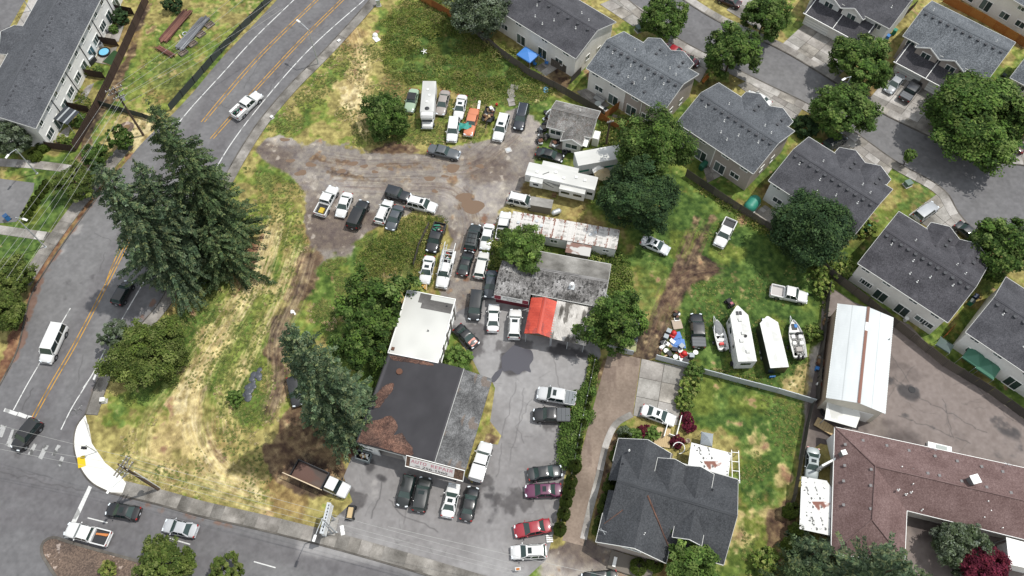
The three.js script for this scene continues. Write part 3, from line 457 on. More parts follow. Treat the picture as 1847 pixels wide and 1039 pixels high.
{ const l = curveW(gp([[-20, 292], [60, 297], [120, 304], [165, 312]]), 16); slabs('walkway_west', l, -0.75, 0.75, 1.5, M.conc, 0.06); const l2 = curveW(gp([[-20, 412], [30, 419], [80, 426], [96, 428]]), 16); slabs('walkway_west', l2, -0.75, 0.75, 1.5, M.conc, 0.06); }
// puddles: shallow water lying in the yard and the car park
puddles.forEach(([px, py, a, b], i) => { const q = W3(px, py), pts = []; const n = 22, ph = rr(0, 6); for (let k = 0; k < n; k++) { const t = k / n * Math.PI * 2, r = 1 + 0.16 * Math.sin(2 * t + ph) + 0.12 * Math.sin(3 * t + ph * 2) + rr(-0.06, 0.06); pts.push([q.x + Math.cos(t) * a * 0.8 * r, q.z + Math.sin(t) * b * 0.95 * r]); } setting('puddle', sheetW(pts, 0.0035 + i * 0.0004), M.mudWater); });
for (const p of [[[904, 645], [915, 633], [930, 622], [942, 628], [958, 632], [962, 648], [955, 660], [958, 672], [945, 668], [935, 676], [920, 668], [908, 670]], [[893, 672], [906, 664], [903, 676], [890, 690], [885, 686]]]) setting('puddle', sheetW(curveW(gp([...p, p[0]]), 50), 0.013), M.wetAsphalt);
// ---------------------------------------------------------------- buildings
function rectOf(A, B, C, h) {                                      // marks of three eave corners -> place, turn, length (A-B), depth
  const a = W3(...A, h), b = W3(...B, h), c = W3(...C, h), d = b.clone().sub(a), L = d.length(); d.divideScalar(L);
  const e = c.clone().sub(b), D = e.clone().addScaledVector(d, -e.dot(d)).length(), n = new THREE.Vector3(-d.z, 0, d.x);   // n: to the front (towards A-B side, away from C)
  const m = a.clone().add(b).multiplyScalar(0.5).addScaledVector(n, -D / 2); return { pos: [m.x, 0, m.z], turn: Math.atan2(-d.z, d.x), L, D };
}
M.roofs = {
  slate: roofMat('#565a5e', 28, 16, 0.3), charcoal: roofMat('#424246', 9, 14, 0.3), blueGrey: roofMat('#4e5155', 18, 14, 0.2), dark: roofMat('#3e3d41', 10, 16, 0.35), mossy: roofMat('#403e42', 13, 18, 0.8, [84, 50, 38, 0]), town: roofMat('#484a4e', 14, 14, 0.2),
  house: roofMat('#3d3f42', 8, 12, 0.2), weather: roofMat('#6c6a68', 34, 14, 1.5, [44, 43, 42, 0.8]), cottage: roofMat('#6c6a67', 24, 14, 1.1, [84, 70, 62, 0.4]), brown: roofMat('#66524f', 9, 12, 0.3),
};
M.trimDull = mat('#b4b4b0', 0.7);
M.sid = { off: sidingMat('#dcdad3'), taupe: sidingMat('#a69c94'), white: sidingMat('#e0dfda'), grey: sidingMat('#a9a7a0'), cool: sidingMat('#d2d4d1'), cream: sidingMat('#d2ccbd'), dark: sidingMat('#6c6964') };
const winGeo = new Map();
function windowOn(host, side, u, y, w, h, o, panes = 2, name = 'window') {   // side: +z front, -z back, left, right; o = {w: wall length, d: wall depth}
  const g = new THREE.Group(); const z = side === 'front' || side === 'back' ? o.d / 2 : o.w / 2;
  const turn = { front: 0, right: Math.PI / 2, back: Math.PI, left: -Math.PI / 2 }[side];
  const key = [w, h, panes].join();
  if (!winGeo.has(key)) {
    const f = 0.09, fr = [bx(w + f * 2, f, 0.1, 0, h / 2 + f / 2, 0.03), bx(w + f * 2, f, 0.13, 0, -h / 2 - f / 2, 0.045), bx(f, h, 0.1, -w / 2 - f / 2, 0, 0.03), bx(f, h, 0.1, w / 2 + f / 2, 0, 0.03)];
    for (let i = 1; i < panes; i++) fr.push(bx(0.07, h, 0.08, -w / 2 + w * i / panes, 0, 0.03));
    const pw = w / panes; winGeo.set(key, { fr: merge(fr), pane: bx(pw - 0.07, h, 0.03, 0, 0, 0.012), pw });
  }
  const W = winGeo.get(key), m = part(name, W.fr, M.trim, host, [Math.sin(turn) * z + Math.cos(turn) * u, y, Math.cos(turn) * z - Math.sin(turn) * u], [0, turn, 0]);
  for (let i = 0; i < panes; i++) part('pane', W.pane, i === 0 && panes > 1 && rnd() < 0.45 ? M.glassBlind : M.glass, m, [-w / 2 + W.pw * (i + 0.5), 0, 0]);
  return m;
}
M.glassBlind = new THREE.MeshPhysicalMaterial({ color: new THREE.Color('#5c6a66'), roughness: 0.08, side: THREE.DoubleSide });
const ventGeo = merge([cyl(0.2, 0.2, 0.16, 10, 0, 0.08, 0), cyl(0.26, 0.24, 0.07, 10, 0, 0.2, 0)]), pipeGeo = merge([cyl(0.06, 0.06, 0.4, 8, 0, 0.2, 0), cyl(0.14, 0.08, 0.06, 8, 0, 0.03, 0)]), boxVentGeo = merge([bx(0.34, 0.14, 0.34, 0, 0.07, 0), bx(0.42, 0.05, 0.42, 0, 0.16, 0)]);
M.vent = mat('#35363a', 0.7); M.ventGrey = mat('#6d6b6b', 0.7); M.pipe = mat('#d8d8d4', 0.5);
function gable(g, L, D, eave, rise, o) {                           // parts of a gabled block, ridge along x, centred on the group
  const oe = o.oe ?? 0.45, og = o.og ?? 0.35, w = L - og * 2, d = D - oe * 2, sl = rise / (D / 2), t = 0.16, wy = eave + oe * sl - 0.02, x = w / 2, z = d / 2, pk = eave + rise - 0.06;
  const wallF = (x0, x1, endL, endR) => { const l = [[[x0, 0, z], [x1, 0, z], [x1, wy, z], [x0, wy, z]], [[x0, 0, -z], [x1, 0, -z], [x1, wy, -z], [x0, wy, -z]]]; if (endL) l.push([[x0, 0, -z], [x0, 0, z], [x0, wy, z], [x0, pk, 0], [x0, wy, -z]]); if (endR) l.push([[x1, 0, -z], [x1, 0, z], [x1, wy, z], [x1, pk, 0], [x1, wy, -z]]); return faces(l); };
  const walls = [];
  if (o.split) { walls.push(part('wall', wallF(-x, x * o.split, 1, 0), o.wall, g), part('wall', wallF(x * o.split, x, 0, 1), o.wall2, g)); for (const q of [1, -1]) part('corner_board', bx(0.12, wy, 0.06, x * o.split, wy / 2, q * (z + 0.03)), M.trim, g); }
  else walls.push(part('wall', wallF(-x, x, 1, 1), o.wall, g));
  const X = L / 2, Z = D / 2, y0 = eave, y1 = eave + rise, slope = (s) => faces([[[-X, y0 + t, s * Z], [X, y0 + t, s * Z], [X, y1 + t, 0], [-X, y1 + t, 0]], [[-X, y0, s * Z], [X, y0, s * Z], [X, y1, 0], [-X, y1, 0]], [[-X, y0, s * Z], [-X, y0 + t, s * Z], [-X, y1 + t, 0], [-X, y1, 0]], [[X, y0, s * Z], [X, y0 + t, s * Z], [X, y1 + t, 0], [X, y1, 0]]]);
  const roof = part('roof', slope(1), o.roof, g); part('back_slope', slope(-1), o.roofBack || o.roof, roof);
  part('ridge_cap', merge([bx(L, 0.05, 0.22, 0, y1 + t - 0.01, 0.1, 0, Math.atan(sl)), bx(L, 0.05, 0.22, 0, y1 + t - 0.01, -0.1, 0, -Math.atan(sl))]), o.cap || o.roof, roof);
  for (const q of [1, -1]) part('gutter', bx(L, 0.12, 0.09, 0, y0 + 0.08, q * (Z + 0.05)), o.trim || M.trimDull, roof);
  const rake = (s, q) => { const len = Math.hypot(Z, rise); return bx(0.05, 0.2, len, s * (X + 0.03), (y0 + y1) / 2 + 0.07, q * Z / 2, 0, q * Math.atan(sl)); };
  for (const [p, q] of o.noLeftRake ? [[1, 1], [1, -1]] : [[-1, 1], [-1, -1], [1, 1], [1, -1]]) part('barge_board', rake(p, q), o.trim || M.trimDull, roof);
  const onRoof = (name, geo, m, u, s, dz) => part(name, geo, m, roof, [u, y1 + t - Math.abs(dz) * sl - 0.02, dz * s], [0, 0, 0]);
  for (let i = 0; i < (o.vents || 0); i++) onRoof('roof_vent', ventGeo, M.vent, -X + L * (i + 0.7) / (o.vents + 0.4), 1, 0.75);
  for (const [u, dz] of o.pipes || []) onRoof('vent_pipe', pipeGeo, M.pipe, u, Math.sign(dz), Math.abs(dz));
  for (const [u, dz] of o.boxes || []) onRoof('roof_vent', boxVentGeo, M.vent, u, Math.sign(dz), Math.abs(dz));
  return { w, d, wy, roof, sl, t };
}
function crossGable(g, roofM, wallM, u, half, y0, rise, z0, z1, win) {   // small gable running out along z from z0 to z1 at x = u
  const t = 0.14, y1 = y0 + rise, s = (q) => faces([[[u + q * half, y0 + t, z0], [u + q * half, y0 + t, z1], [u, y1 + t, z1], [u, y1 + t, z0]], [[u + q * half, y0, z1], [u + q * half, y0 + t, z1], [u, y1 + t, z1], [u, y1, z1]], [[u + q * half, y0, z0], [u + q * half, y0 + t, z0], [u + q * half, y0 + t, z1], [u + q * half, y0, z1]]]);
  const r = part('gable_roof', merge([s(-1), s(1)]), roofM, g), q = z1 > z0 ? -0.35 : 0.35, h2 = half - 0.3, lo = win && win.lo !== undefined ? win.lo : y0 - 2.6, zz = z1 + q;
  part('gable_wall', faces([[[u - h2, lo, zz], [u + h2, lo, zz], [u + h2, y0 + 0.1, zz], [u, y1 - 0.02, zz], [u - h2, y0 + 0.1, zz]], [[u - h2, lo, zz], [u - h2, lo, z0], [u - h2, y0 + 0.1, z0], [u - h2, y0 + 0.1, zz]], [[u + h2, lo, zz], [u + h2, lo, z0], [u + h2, y0 + 0.1, z0], [u + h2, y0 + 0.1, zz]]]), wallM, g);
  for (const q2 of [-1, 1]) part('eave_trim', bx(0.07, 0.13, Math.abs(z1 - z0) * 0.55, u + q2 * (half + 0.03), y0 + 0.06, z1 + (z0 - z1) * 0.275), M.trimDull, r);
  const len = Math.hypot(half, rise), an = Math.atan2(rise, half), zf = z1 + (z1 > z0 ? 0.03 : -0.03);
  for (const q2 of [-1, 1]) part('barge_board', bx(len, 0.2, 0.05, u + q2 * half / 2, (y0 + y1) / 2 + 0.06, zf, 0, 0, -q2 * an), M.trim, r);
  if (win) windowOn(g, z1 > z0 ? 'front' : 'back', z1 > z0 ? u : -u, win.y, win.w, win.h, { w: 1, d: Math.abs(zz) * 2 }, 2);
}
const EAVE = 5.0, RISE = 2.15;
function duplex(label, A, B, C, o) {
  const r = rectOf(A, B, C, EAVE); const L = o.L || r.L, D = o.D || 11; let pos = r.pos;
  if (o.L || o.D) { const a = W3(...A, EAVE), c = Math.cos(r.turn), s = Math.sin(r.turn), dx = L / 2, dz = -D / 2; pos = [a.x + c * dx + s * dz, 0, a.z - s * dx + c * dz]; if (o.fromB) { const b = W3(...B, EAVE); pos = [b.x - c * dx + s * dz, 0, b.z + s * dx + c * dz]; } }
  const g = thing('duplex_house', label, 'house', pos, r.turn, 'two-storey houses of the subdivision');
  const k = gable(g, L, D, EAVE, RISE, o), wz = { w: k.w, d: k.d };
  for (const [u, y, w, h, p, s] of o.wins || []) windowOn(g, s || 'front', u, y, w, h, wz, p || 2, h > 1.9 ? 'patio_door' : 'window');
  for (const u of o.spouts || []) part('downspout', bx(0.09, EAVE, 0.09, u, EAVE / 2, k.d / 2 + 0.06), M.trim, g);
  for (const u of o.back || []) crossGable(g, o.roofBack || o.roof, o.wall, u, 2.3, EAVE - 0.1, 1.25, -D / 2 + 2.7, -D / 2 - 1.5);
  for (const u of o.back || []) for (const q of [-0.6, 0.6]) part('roof_vent', boxVentGeo, M.vent, g, [u + 1.1, EAVE + 0.75, -D / 2 + 0.7 + q]);
  if (o.garage) {
    const gd = 3.1, z = k.d / 2, x0 = -k.w / 2 + 1.2, x1 = k.w / 2 - 2.2, gy = 2.55;
    part('garage_wall', faces([[[x0, 0, z + gd], [x1, 0, z + gd], [x1, gy + 0.2, z + gd], [x0, gy + 0.2, z + gd]], [[x0, 0, z], [x0, 0, z + gd], [x0, gy + 0.2, z + gd], [x0, gy + 1.3, z]], [[x1, 0, z], [x1, 0, z + gd], [x1, gy + 0.2, z + gd], [x1, gy + 1.3, z]]]), o.wall2 || o.wall, g);
    const rf = part('garage_roof', faces([[[x0 - 0.4, gy, z + gd + 0.5], [x1 + 0.4, gy, z + gd + 0.5], [x1 + 0.4, gy + 1.5, z], [x0 - 0.4, gy + 1.5, z]], [[x0 - 0.4, gy - 0.14, z + gd + 0.5], [x1 + 0.4, gy - 0.14, z + gd + 0.5], [x1 + 0.4, gy, z + gd + 0.5], [x0 - 0.4, gy, z + gd + 0.5]]]), M.roofs.dark, g);
    part('gutter', bx(x1 - x0 + 0.8, 0.15, 0.12, (x0 + x1) / 2, gy - 0.04, z + gd + 0.57), M.trim, rf);
    const mid = (x0 + x1) / 2; for (const u of [x0, mid, x1]) part('roof_edge', bx(0.1, 0.1, Math.hypot(gd + 0.5, 1.5), u, gy + 0.8, z + gd / 2 + 0.25, 0, Math.atan2(1.5, gd + 0.5)), M.trim, rf);
    for (const [a, b] of [[x0 + 0.3, mid - 0.6], [mid + 0.7, x1 - 0.4]]) { const dr = part('garage_door', bx(b - a, 2.15, 0.06, (a + b) / 2, 1.08, z + gd + 0.02), M.white, g); part('door_panels', merge([0.55, 1.05, 1.55].map((y) => bx(b - a - 0.1, 0.04, 0.05, (a + b) / 2, y, z + gd + 0.055))), M.blind, dr); }
    for (const u of o.bays) crossGable(g, o.roof, u === o.bays[0] ? o.wall : o.wall2 || o.wall, u, 2.15, EAVE - 0.15, 1.2, z - 3, z + 1.25, { y: 4.0, w: 1.5, h: 1.15, lo: 2.9 });
  }
  return g;
}
// rear elevation shared by the row: small upper windows, ground floor windows and sliding doors of two dwellings
const rearWins = (L) => [[-L * 0.40, 4.35, 1.2, 0.55], [-L * 0.16, 4.35, 1.2, 0.55], [L * 0.14, 4.35, 1.2, 0.55], [L * 0.38, 4.35, 1.2, 0.55], [-L * 0.33, 1.75, 1.5, 1.0], [-L * 0.13, 1.15, 1.8, 2.05], [L * 0.12, 1.15, 1.8, 2.05], [L * 0.31, 1.75, 1.5, 1.0], [-1.5, 2.2, 0.9, 1.0, 2, 'right'], [1.6, 1.6, 0.8, 1.1, 2, 'right'], [3.0, 4.0, 0.9, 0.8, 2, 'left']];
const pipesOf = (L) => [[-L * 0.36, 1.3], [-L * 0.1, 1.6], [L * 0.12, 2.2], [L * 0.33, 1.5], [-L * 0.05, 3.2], [L * 0.05, 3.6], [-L * 0.2, -1.6], [L * 0.25, -2.0], [L * 0.36, -1.2]];
duplex('charcoal roofed white house with stained walls beside the blue garden canopy', [880, 8], [1038.6, 107], [1113.7, 42], { D: 10.8, roof: M.roofs.charcoal, wall: M.sid.off, vents: 9, pipes: pipesOf(19), wins: [...rearWins(19), [-7.6, 1.7, 1.4, 1.0]], back: [-2] });
duplex('pale mottled slate roofed house, half white half taupe, above the orange cedar fence', [1057.5, 124], [1194.6, 205.4], [1264, 138.3], { D: 10.4, roof: M.roofs.slate, wall: M.sid.off, wall2: M.sid.taupe, split: 0.02, vents: 11, pipes: pipesOf(14.5), boxes: [[-4, 3], [-2.4, 3.4], [0.5, 3.6], [3, 3.9]], wins: rearWins(14.5), spouts: [0.15, 3.4], back: [-1.2, 3.2] });
duplex('bluish slate roofed house right behind the big leafy twin trees', [1219.9, 222.4], [1358, 315], [1430, 235], { roof: M.roofs.blueGrey, wall: M.sid.grey, wall2: M.sid.taupe, split: 0.02, vents: 11, pipes: pipesOf(14.3), wins: rearWins(14.3), back: [-0.6, 3.6] });
duplex('dark grey roofed house with the teal garden tarp shelter behind it', [1385.4, 326.8], [1538.7, 427.5], [1614, 345], { roof: M.roofs.charcoal, wall: M.sid.cool, wall2: M.sid.grey, split: 0.02, vents: 11, pipes: pipesOf(14.4), wins: rearWins(14.4), back: [-0.4, 3.8] });
duplex('dark roofed house with rusty needle litter on its roof, beside the silver roofed warehouse', [1546.5, 475.7], [1708.9, 582.5], [1783, 479.8], { D: 11.6, roof: M.roofs.dark, wall: M.sid.off, wall2: M.sid.taupe, split: 0.0, vents: 12, pipes: pipesOf(13.7), wins: [...rearWins(13.7), [-4.2, 1.75, 1.5, 1.0], [5.4, 1.75, 1.4, 1.0]], back: [-0.2, 4.0] });
duplex('grey roofed white house with the green garden canopies, cut by the frame edge', [1740.9, 600], [1847, 672], [1811.6, 499.3], { L: 14.3, D: 11.5, roof: M.roofs.charcoal, wall: M.sid.white, wall2: M.sid.taupe, split: 0.0, vents: 11, pipes: pipesOf(14), wins: rearWins(14), back: [0, 4] });
duplex('house with two white garage doors and dark garage roof at the top of the street', [1450, -28], [1604, 53], [1660, -10], { L: 14.8, D: 10.6, fromB: 1, roof: M.roofs.charcoal, wall: M.sid.cool, wall2: M.sid.off, vents: 0, pipes: [[5.5, 2.2], [4.5, 1.2]], garage: 1, bays: [-3.4, 0.9], wins: [[5.4, 4.1, 1.1, 0.9], [5.4, 1.5, 1.0, 1.2]] });
duplex('taupe house with light slate roof and twin garages above the black pickup', [1628, 65.7], [1781.3, 145], [1835, 79], { D: 10.6, roof: M.roofs.slate, wall: M.sid.taupe, wall2: M.sid.taupe, vents: 11, pipes: [[5, -1.2], [-6, -1]], garage: 1, bays: [-2.6, 1.7], wins: [[-5.8, 4.1, 1.3, 0.95], [5.4, 4.1, 1.3, 0.95]] });
duplex('cream walled house cut off by the frame beside the large street tree', [1821, 141], [1980, 225], [2040, 150], { L: 14.5, D: 10.6, roof: M.roofs.slate, wall: M.sid.cream, wins: [[-5, 4.1, 1.2, 0.9], [-5, 1.6, 1.2, 1.2]] });
{ const a = W3(1722, -8), b = W3(1862, 74), d = b.clone().sub(a), L = d.length() + 1, t = Math.atan2(-d.z, d.x), q = a.clone().add(b).multiplyScalar(0.5);
  const g = thing('duplex_house', 'pinkish white house with dark windows in the top corner behind a fence', 'house', [q.x + Math.sin(t) * -5, 0, q.z - Math.cos(t) * 5], t, 'two-storey houses of the subdivision'), k = gable(g, L, 11, EAVE, RISE, { wall: M.sid.off, roof: M.roofs.slate });
  for (const [u, y, w, h] of [[-5.4, 1.5, 1.8, 2.0], [-2.2, 1.4, 1.8, 2.0], [1.4, 1.5, 1.6, 1.2], [4.4, 1.6, 1.6, 1.1], [-3, 4.2, 1.2, 0.7], [3, 4.2, 1.2, 0.7]]) windowOn(g, 'front', u, y, w, h, { w: k.w, d: k.d }, 2, h > 1.9 ? 'patio_door' : 'window'); }

// long townhouse terrace on the west side
{
  const A = [65, 233], B = [182, 0], r = rectOf(A, B, [0, 148], 5.2), D = 10.6, L = 46, a = W3(...A, 5.2), c = Math.cos(r.turn), s = Math.sin(r.turn);
  const g = thing('townhouse_terrace', 'long off-white two-storey terrace with dark roof and fenced gardens', 'townhouse', [a.x + c * L / 2 + s * -D / 2, 0, a.z - s * L / 2 - c * D / 2], r.turn);
  const k = gable(g, L, D, 5.2, 2.3, { roof: M.roofs.town, wall: M.sid.white }), wz = { w: k.w, d: k.d };
  const unit = 5.9; for (let i = 0; i < 7; i++) { const u0 = -L / 2 + 0.5 + i * unit, f = i % 2; windowOn(g, 'front', u0 + (f ? 4.2 : 1.5), 1.6, 1.9, 1.25, wz, 3); windowOn(g, 'front', u0 + (f ? 1.6 : 4.2), 1.15, 1.6, 2.05, wz, 2, 'patio_door'); windowOn(g, 'front', u0 + 1.4, 4.3, 0.9, 0.75, wz, 2); windowOn(g, 'front', u0 + 4.3, 4.3, 0.9, 0.75, wz, 2); if (i) part('downspout', bx(0.1, 5.0, 0.1, u0 - 0.1, 2.6, k.d / 2 + 0.06), M.darkPlastic, g); }
  for (let i = 0; i < 30; i++) if (i % 6 !== 5) part('roof_vent', boxVentGeo, M.vent, k.roof, [-L / 2 + 2.4 + i * 0.95 + Math.floor(i / 6) * 1.6, 7.26, 0.55]);
  for (let i = 0; i < 14; i++) { const q = rr(0.9, 4.6) * (rnd() < 0.65 ? 1 : -1); part('vent_pipe', boxVentGeo, M.vent, k.roof, [rr(-L / 2 + 2, 4), 7.5 + 0.16 - Math.abs(q) * k.sl - 0.05, q]).scale.setScalar(0.6); }
  crossGable(g, M.roofs.town, M.sid.white, -L / 2 + 17.5, 3.2, 5.1, 1.7, -D / 2 + 3.4, -D / 2 - 1.6);
}

// white flat-roofed block behind the repair shop
{
  const r = rectOf([700, 637], [790, 655], [820, 540], 4), g = thing('flat_roof_building', 'white flat-roofed workshop block with a grey roof patch', 'building', r.pos, r.turn), L = r.L, D = r.D;
  M.membrane = mat('#cfcfcb', 0.7, { map: rep(rgbTex(256, 256, (x, y) => { const v = 250 - sstep(0.7, 0.85, N2[y * NT + x]) * 26 - (N1[y * NT + x] - 0.5) * 14; return [v, v, v - 2]; }), 12) });
  part('wall', merge([bx(L - 0.2, 3.9, D - 0.2, 0, 1.95, 0)]), M.sid.white, g);
  const rf = part('roof', bx(L, 0.22, D, 0, 3.95, 0), M.membrane, g); part('roof_patch', bx(L * 0.62, 0.02, 1.5, L * 0.17, 4.075, -D / 2 + 1.55), mat('#8d8d8e', 0.85, { map: rep(concTex, 4) }), rf); part('roof_patch', bx(1.6, 0.022, 1.4, -L * 0.12 + 0.1, 4.078, -D / 2 + 0.8), mat('#8d8d8e', 0.85, { map: rep(concTex, 4) }), rf);
  part('parapet_edge', merge([bx(L + 0.06, 0.1, 0.1, 0, 4.1, D / 2), bx(L + 0.06, 0.1, 0.1, 0, 4.1, -D / 2), bx(0.1, 0.1, D - 0.1, -L / 2, 4.1, 0), bx(0.1, 0.1, D - 0.1, L / 2, 4.1, 0)]), M.trim, rf);
  for (let i = 0; i < 5; i++) { part('pilaster', bx(0.12, 3.8, 0.35, L / 2 - 0.03, 1.9, -D / 2 + 1.1 + i * 1.95), M.woodGrey, g); if (i < 4) windowOn(g, 'right', D / 2 - 2.1 - i * 1.95, 2.2, 1.1, 1.5, { w: L - 0.2, d: D }, 1); }
  part('roof_vent', pipeGeo, M.vent, g, [L / 2 - 0.9, 4.05, -D / 2 + 1.3]); part('roof_vent', pipeGeo, M.vent, g, [L * 0.14, 4.05, 0.6]); part('roof_drain', boxVentGeo, M.rust, g, [-L / 2 + 0.5, 4.05, D / 2 - 0.7]);
}
// repair shop: flat black roof, grey lean-to roof, mansard sign
{
  const h = 4.0, r = rectOf([643, 798], [784, 835], [833.6, 664], h), L = r.L, D = r.D, g = thing('repair_shop', 'auto repair shop with black flat roof, grey lean-to roof and brown sign band', 'workshop', r.pos, r.turn);
  const rollTex = rgbTex(512, 512, (x, y) => { const seam = (x % 50) < 2 ? 16 : 0, a = (ns(N1, x * 0.8, y * 0.4) - 0.5) * 16, f = (N3[y * NT + x] - 0.5) * 12; return [47 + a + f + seam, 46 + a + f + seam, 49 + a + f + seam]; });
  M.rollRoof = mat('#ffffff', 0.9, { map: rep(rollTex, 10) });
  M.needles = mat('#ffffff', 0.97, { map: rep(rgbTex(512, 512, (x, y) => { const f = N3[y * NT + x] - 0.5, b = N2[y * NT + x] - 0.5, a = N1[y * NT + x] - 0.5; return [86 + f * 66 + b * 40 + a * 34, 64 + f * 54 + b * 32 + a * 22, 55 + f * 46 + b * 26 + a * 16]; }), 6), bumpMap: rep(earthBump, 3), bumpScale: 0.05 });
  const roof = part('roof', bx(L, 0.25, D, 0, h - 0.12, 0), M.rollRoof, g);
  part('wall', merge([bx(L - 0.3, h - 0.25, 0.2, 0, (h - 0.25) / 2, -D / 2 + 0.2), bx(0.2, h - 0.25, D - 0.5, -L / 2 + 0.2, (h - 0.25) / 2, 0), bx(0.2, h - 0.25, D - 0.5, L / 2 - 0.3, (h - 0.25) / 2, 0)]), M.sid.cool, g);
  const z = D / 2 - 0.15; for (const [a, b, y0] of [[-L / 2 + 0.1, -L / 2 + 2.6, 0], [-L / 2 + 2.6, -L / 2 + 6, 3.0], [-L / 2 + 6, L / 2 - 0.2, 0]]) part('front_wall', bx(b - a, h - 0.25 - y0, 0.2, (a + b) / 2, (h - 0.25 + y0) / 2, z), M.sid.cool, g);
  part('workshop_floor', bx(L - 0.6, 0.02, D - 0.6, 0, 0.03, 0), M.conc[2], g);
  windowOn(g, 'front', -L / 2 + 1.3, 2.2, 1.2, 0.9, { w: L, d: D - 0.1 }, 2); windowOn(g, 'front', -L / 2 + 7.3, 2.4, 1.0, 0.9, { w: L, d: D - 0.1 }, 2);
  part('roof_edge', merge([bx(L + 0.1, 0.18, 0.08, 0, h + 0.02, D / 2 + 0.04), bx(0.08, 0.18, D, -L / 2 - 0.04, h + 0.02, 0)]), M.black, roof); part('roof_edge', bx(0.06, 0.06, D, L / 2, h + 0.04, 0), M.trimDull, roof);
  // drifts of fir needles lying on the roof
  const drift = (pts) => { const c = Math.cos(r.turn), s = Math.sin(r.turn), loc = pts.map((p) => { const q = W3(p[0], p[1], h), X = q.x - r.pos[0], Z = q.z - r.pos[2]; return [X * c - Z * s, X * s + Z * c]; }); const cu = curveW([...loc, loc[0]], 60).map(([x, q]) => [Math.max(-L / 2 + 0.05, Math.min(L / 2, x + rr(-0.07, 0.07))), Math.max(-D / 2 + 0.05, Math.min(D / 2 - 0.02, q + rr(-0.07, 0.07)))]); part('needle_drift', slabW(cu, h, h + 0.05), M.needles, roof); };
  drift([[645, 797], [660, 765], [690, 755], [703, 750], [716, 765], [717, 776], [710, 785], [726, 782], [733, 795], [744, 810], [744, 822], [700, 812]]);
  drift([[676, 735], [680, 710], [696, 695], [709, 692], [707, 706], [695, 720], [684, 735]]); drift([[702, 641], [730, 645], [775, 655], [782, 659], [745, 655], [705, 647]]);
  part('roof_hatch', cyl(0.45, 0.42, 0.2, 12, -L / 2 + 2.2, h + 0.08, -D / 2 + 2.6), M.rust, roof);
  // lean-to
  const w2 = 3.9, drop = 0.95, x0 = L / 2 - 0.02, zz = D / 2 - 0.1, t = Math.atan(drop / w2);
  M.feltRoof = mat('#ffffff', 0.93, { map: rep(rgbTex(512, 512, (x, y) => { const a = ns(N1, x + y * 0.8, y - x * 0.3) - 0.5, b = N2[y * NT + x] - 0.5, f = N3[y * NT + x] - 0.5, n = sstep(0.68, 0.78, ns(N1, x * 0.7 + 40, y * 1.2 + 9)), l = (y % 42) < 2 ? -14 : 0; const v = 88 + a * 40 + b * 30 + f * 46 + l; return [mix(v, 104, n * 0.55), mix(v, 88, n * 0.55), mix(v, 76, n * 0.55)]; }), 6) });
  const lt = part('lean_to_roof', faces([[[x0, h + 0.02, zz], [x0 + w2, h - drop, zz], [x0 + w2, h - drop, -zz], [x0, h + 0.02, -zz]], [[x0, h - 0.2, zz], [x0 + w2, h - drop - 0.18, zz], [x0 + w2, h - drop, zz], [x0, h + 0.02, zz]], [[x0 + w2, h - drop - 0.18, zz], [x0 + w2, h - drop, zz], [x0 + w2, h - drop, -zz], [x0 + w2, h - drop - 0.18, -zz]]], null), M.feltRoof, g);
  part('lean_to_wall', merge([bx(0.2, h - drop - 0.3, D - 0.6, x0 + w2 - 0.5, (h - drop - 0.3) / 2, 0), bx(w2 - 0.5, 3.0, 0.2, x0 + w2 / 2 - 0.3, 1.5, zz - 0.25), bx(w2 - 0.5, 3.0, 0.2, x0 + w2 / 2 - 0.3, 1.5, -zz + 0.25)]), M.sid.cool, g);
  // mansard with lettering
  const sx0 = L / 2 - 3.6, sw = 3.6 + w2, sh = 1.35, sz = D / 2, lean = 0.62, mg = new THREE.Group(); mg.name = 'mansard'; mg.position.set(sx0 + sw / 2, h - 1.0, sz + 0.08); g.add(mg);
  M.shake = mat('#ffffff', 0.95, { map: rep(rgbTex(256, 256, (x, y) => { const q = (Math.floor(x / 9) * 7919 + Math.floor(y / 40) * 104729) % 17, f = N3[y * NT + x] - 0.5, l = (x % 9) < 1.5 || (y % 40) < 3 ? -24 : 0; return [80 + q * 1.6 + f * 30 + l, 62 + q * 1.4 + f * 26 + l, 50 + q * 1.2 + f * 22 + l]; }), 4) });
  part('shake_band', faces([[[-sw / 2, 0, lean + 0.35], [sw / 2, 0, lean + 0.35], [sw / 2, sh, 0], [-sw / 2, sh, 0]], [[-sw / 2, 0, 0], [-sw / 2, 0, lean + 0.35], [-sw / 2, sh, 0]], [[sw / 2, 0, 0], [sw / 2, 0, lean + 0.35], [sw / 2, sh, 0]], [[-sw / 2, 0, 0], [sw / 2, 0, 0], [sw / 2, 0, lean + 0.35], [-sw / 2, 0, lean + 0.35]]]), M.shake, mg);
  part('band_edge', merge([bx(sw + 0.1, 0.1, 0.1, 0, -0.02, lean + 0.38), bx(sw + 0.1, 0.08, 0.08, 0, sh + 0.03, 0.0), bar([sw / 2 + 0.03, 0, lean + 0.35], [sw / 2 + 0.03, sh, 0], 0.05), bar([-sw / 2 - 0.03, 0, lean + 0.35], [-sw / 2 - 0.03, sh, 0], 0.05)]), M.trim, mg);
  const cv = document.createElement('canvas'); cv.width = 1024; cv.height = 232; const c2 = cv.getContext('2d'); c2.fillStyle = '#c4c1be'; c2.fillRect(0, 0, 1024, 232); c2.textBaseline = 'alphabetic';
  const put = (t, x, y, size, wd, col) => { c2.font = `bold ${size}px sans-serif`; c2.fillStyle = col; const m = c2.measureText(t).width; c2.save(); c2.translate(x, y); c2.scale(wd / m, 1); c2.fillText(t, 0, 0); c2.restore(); };
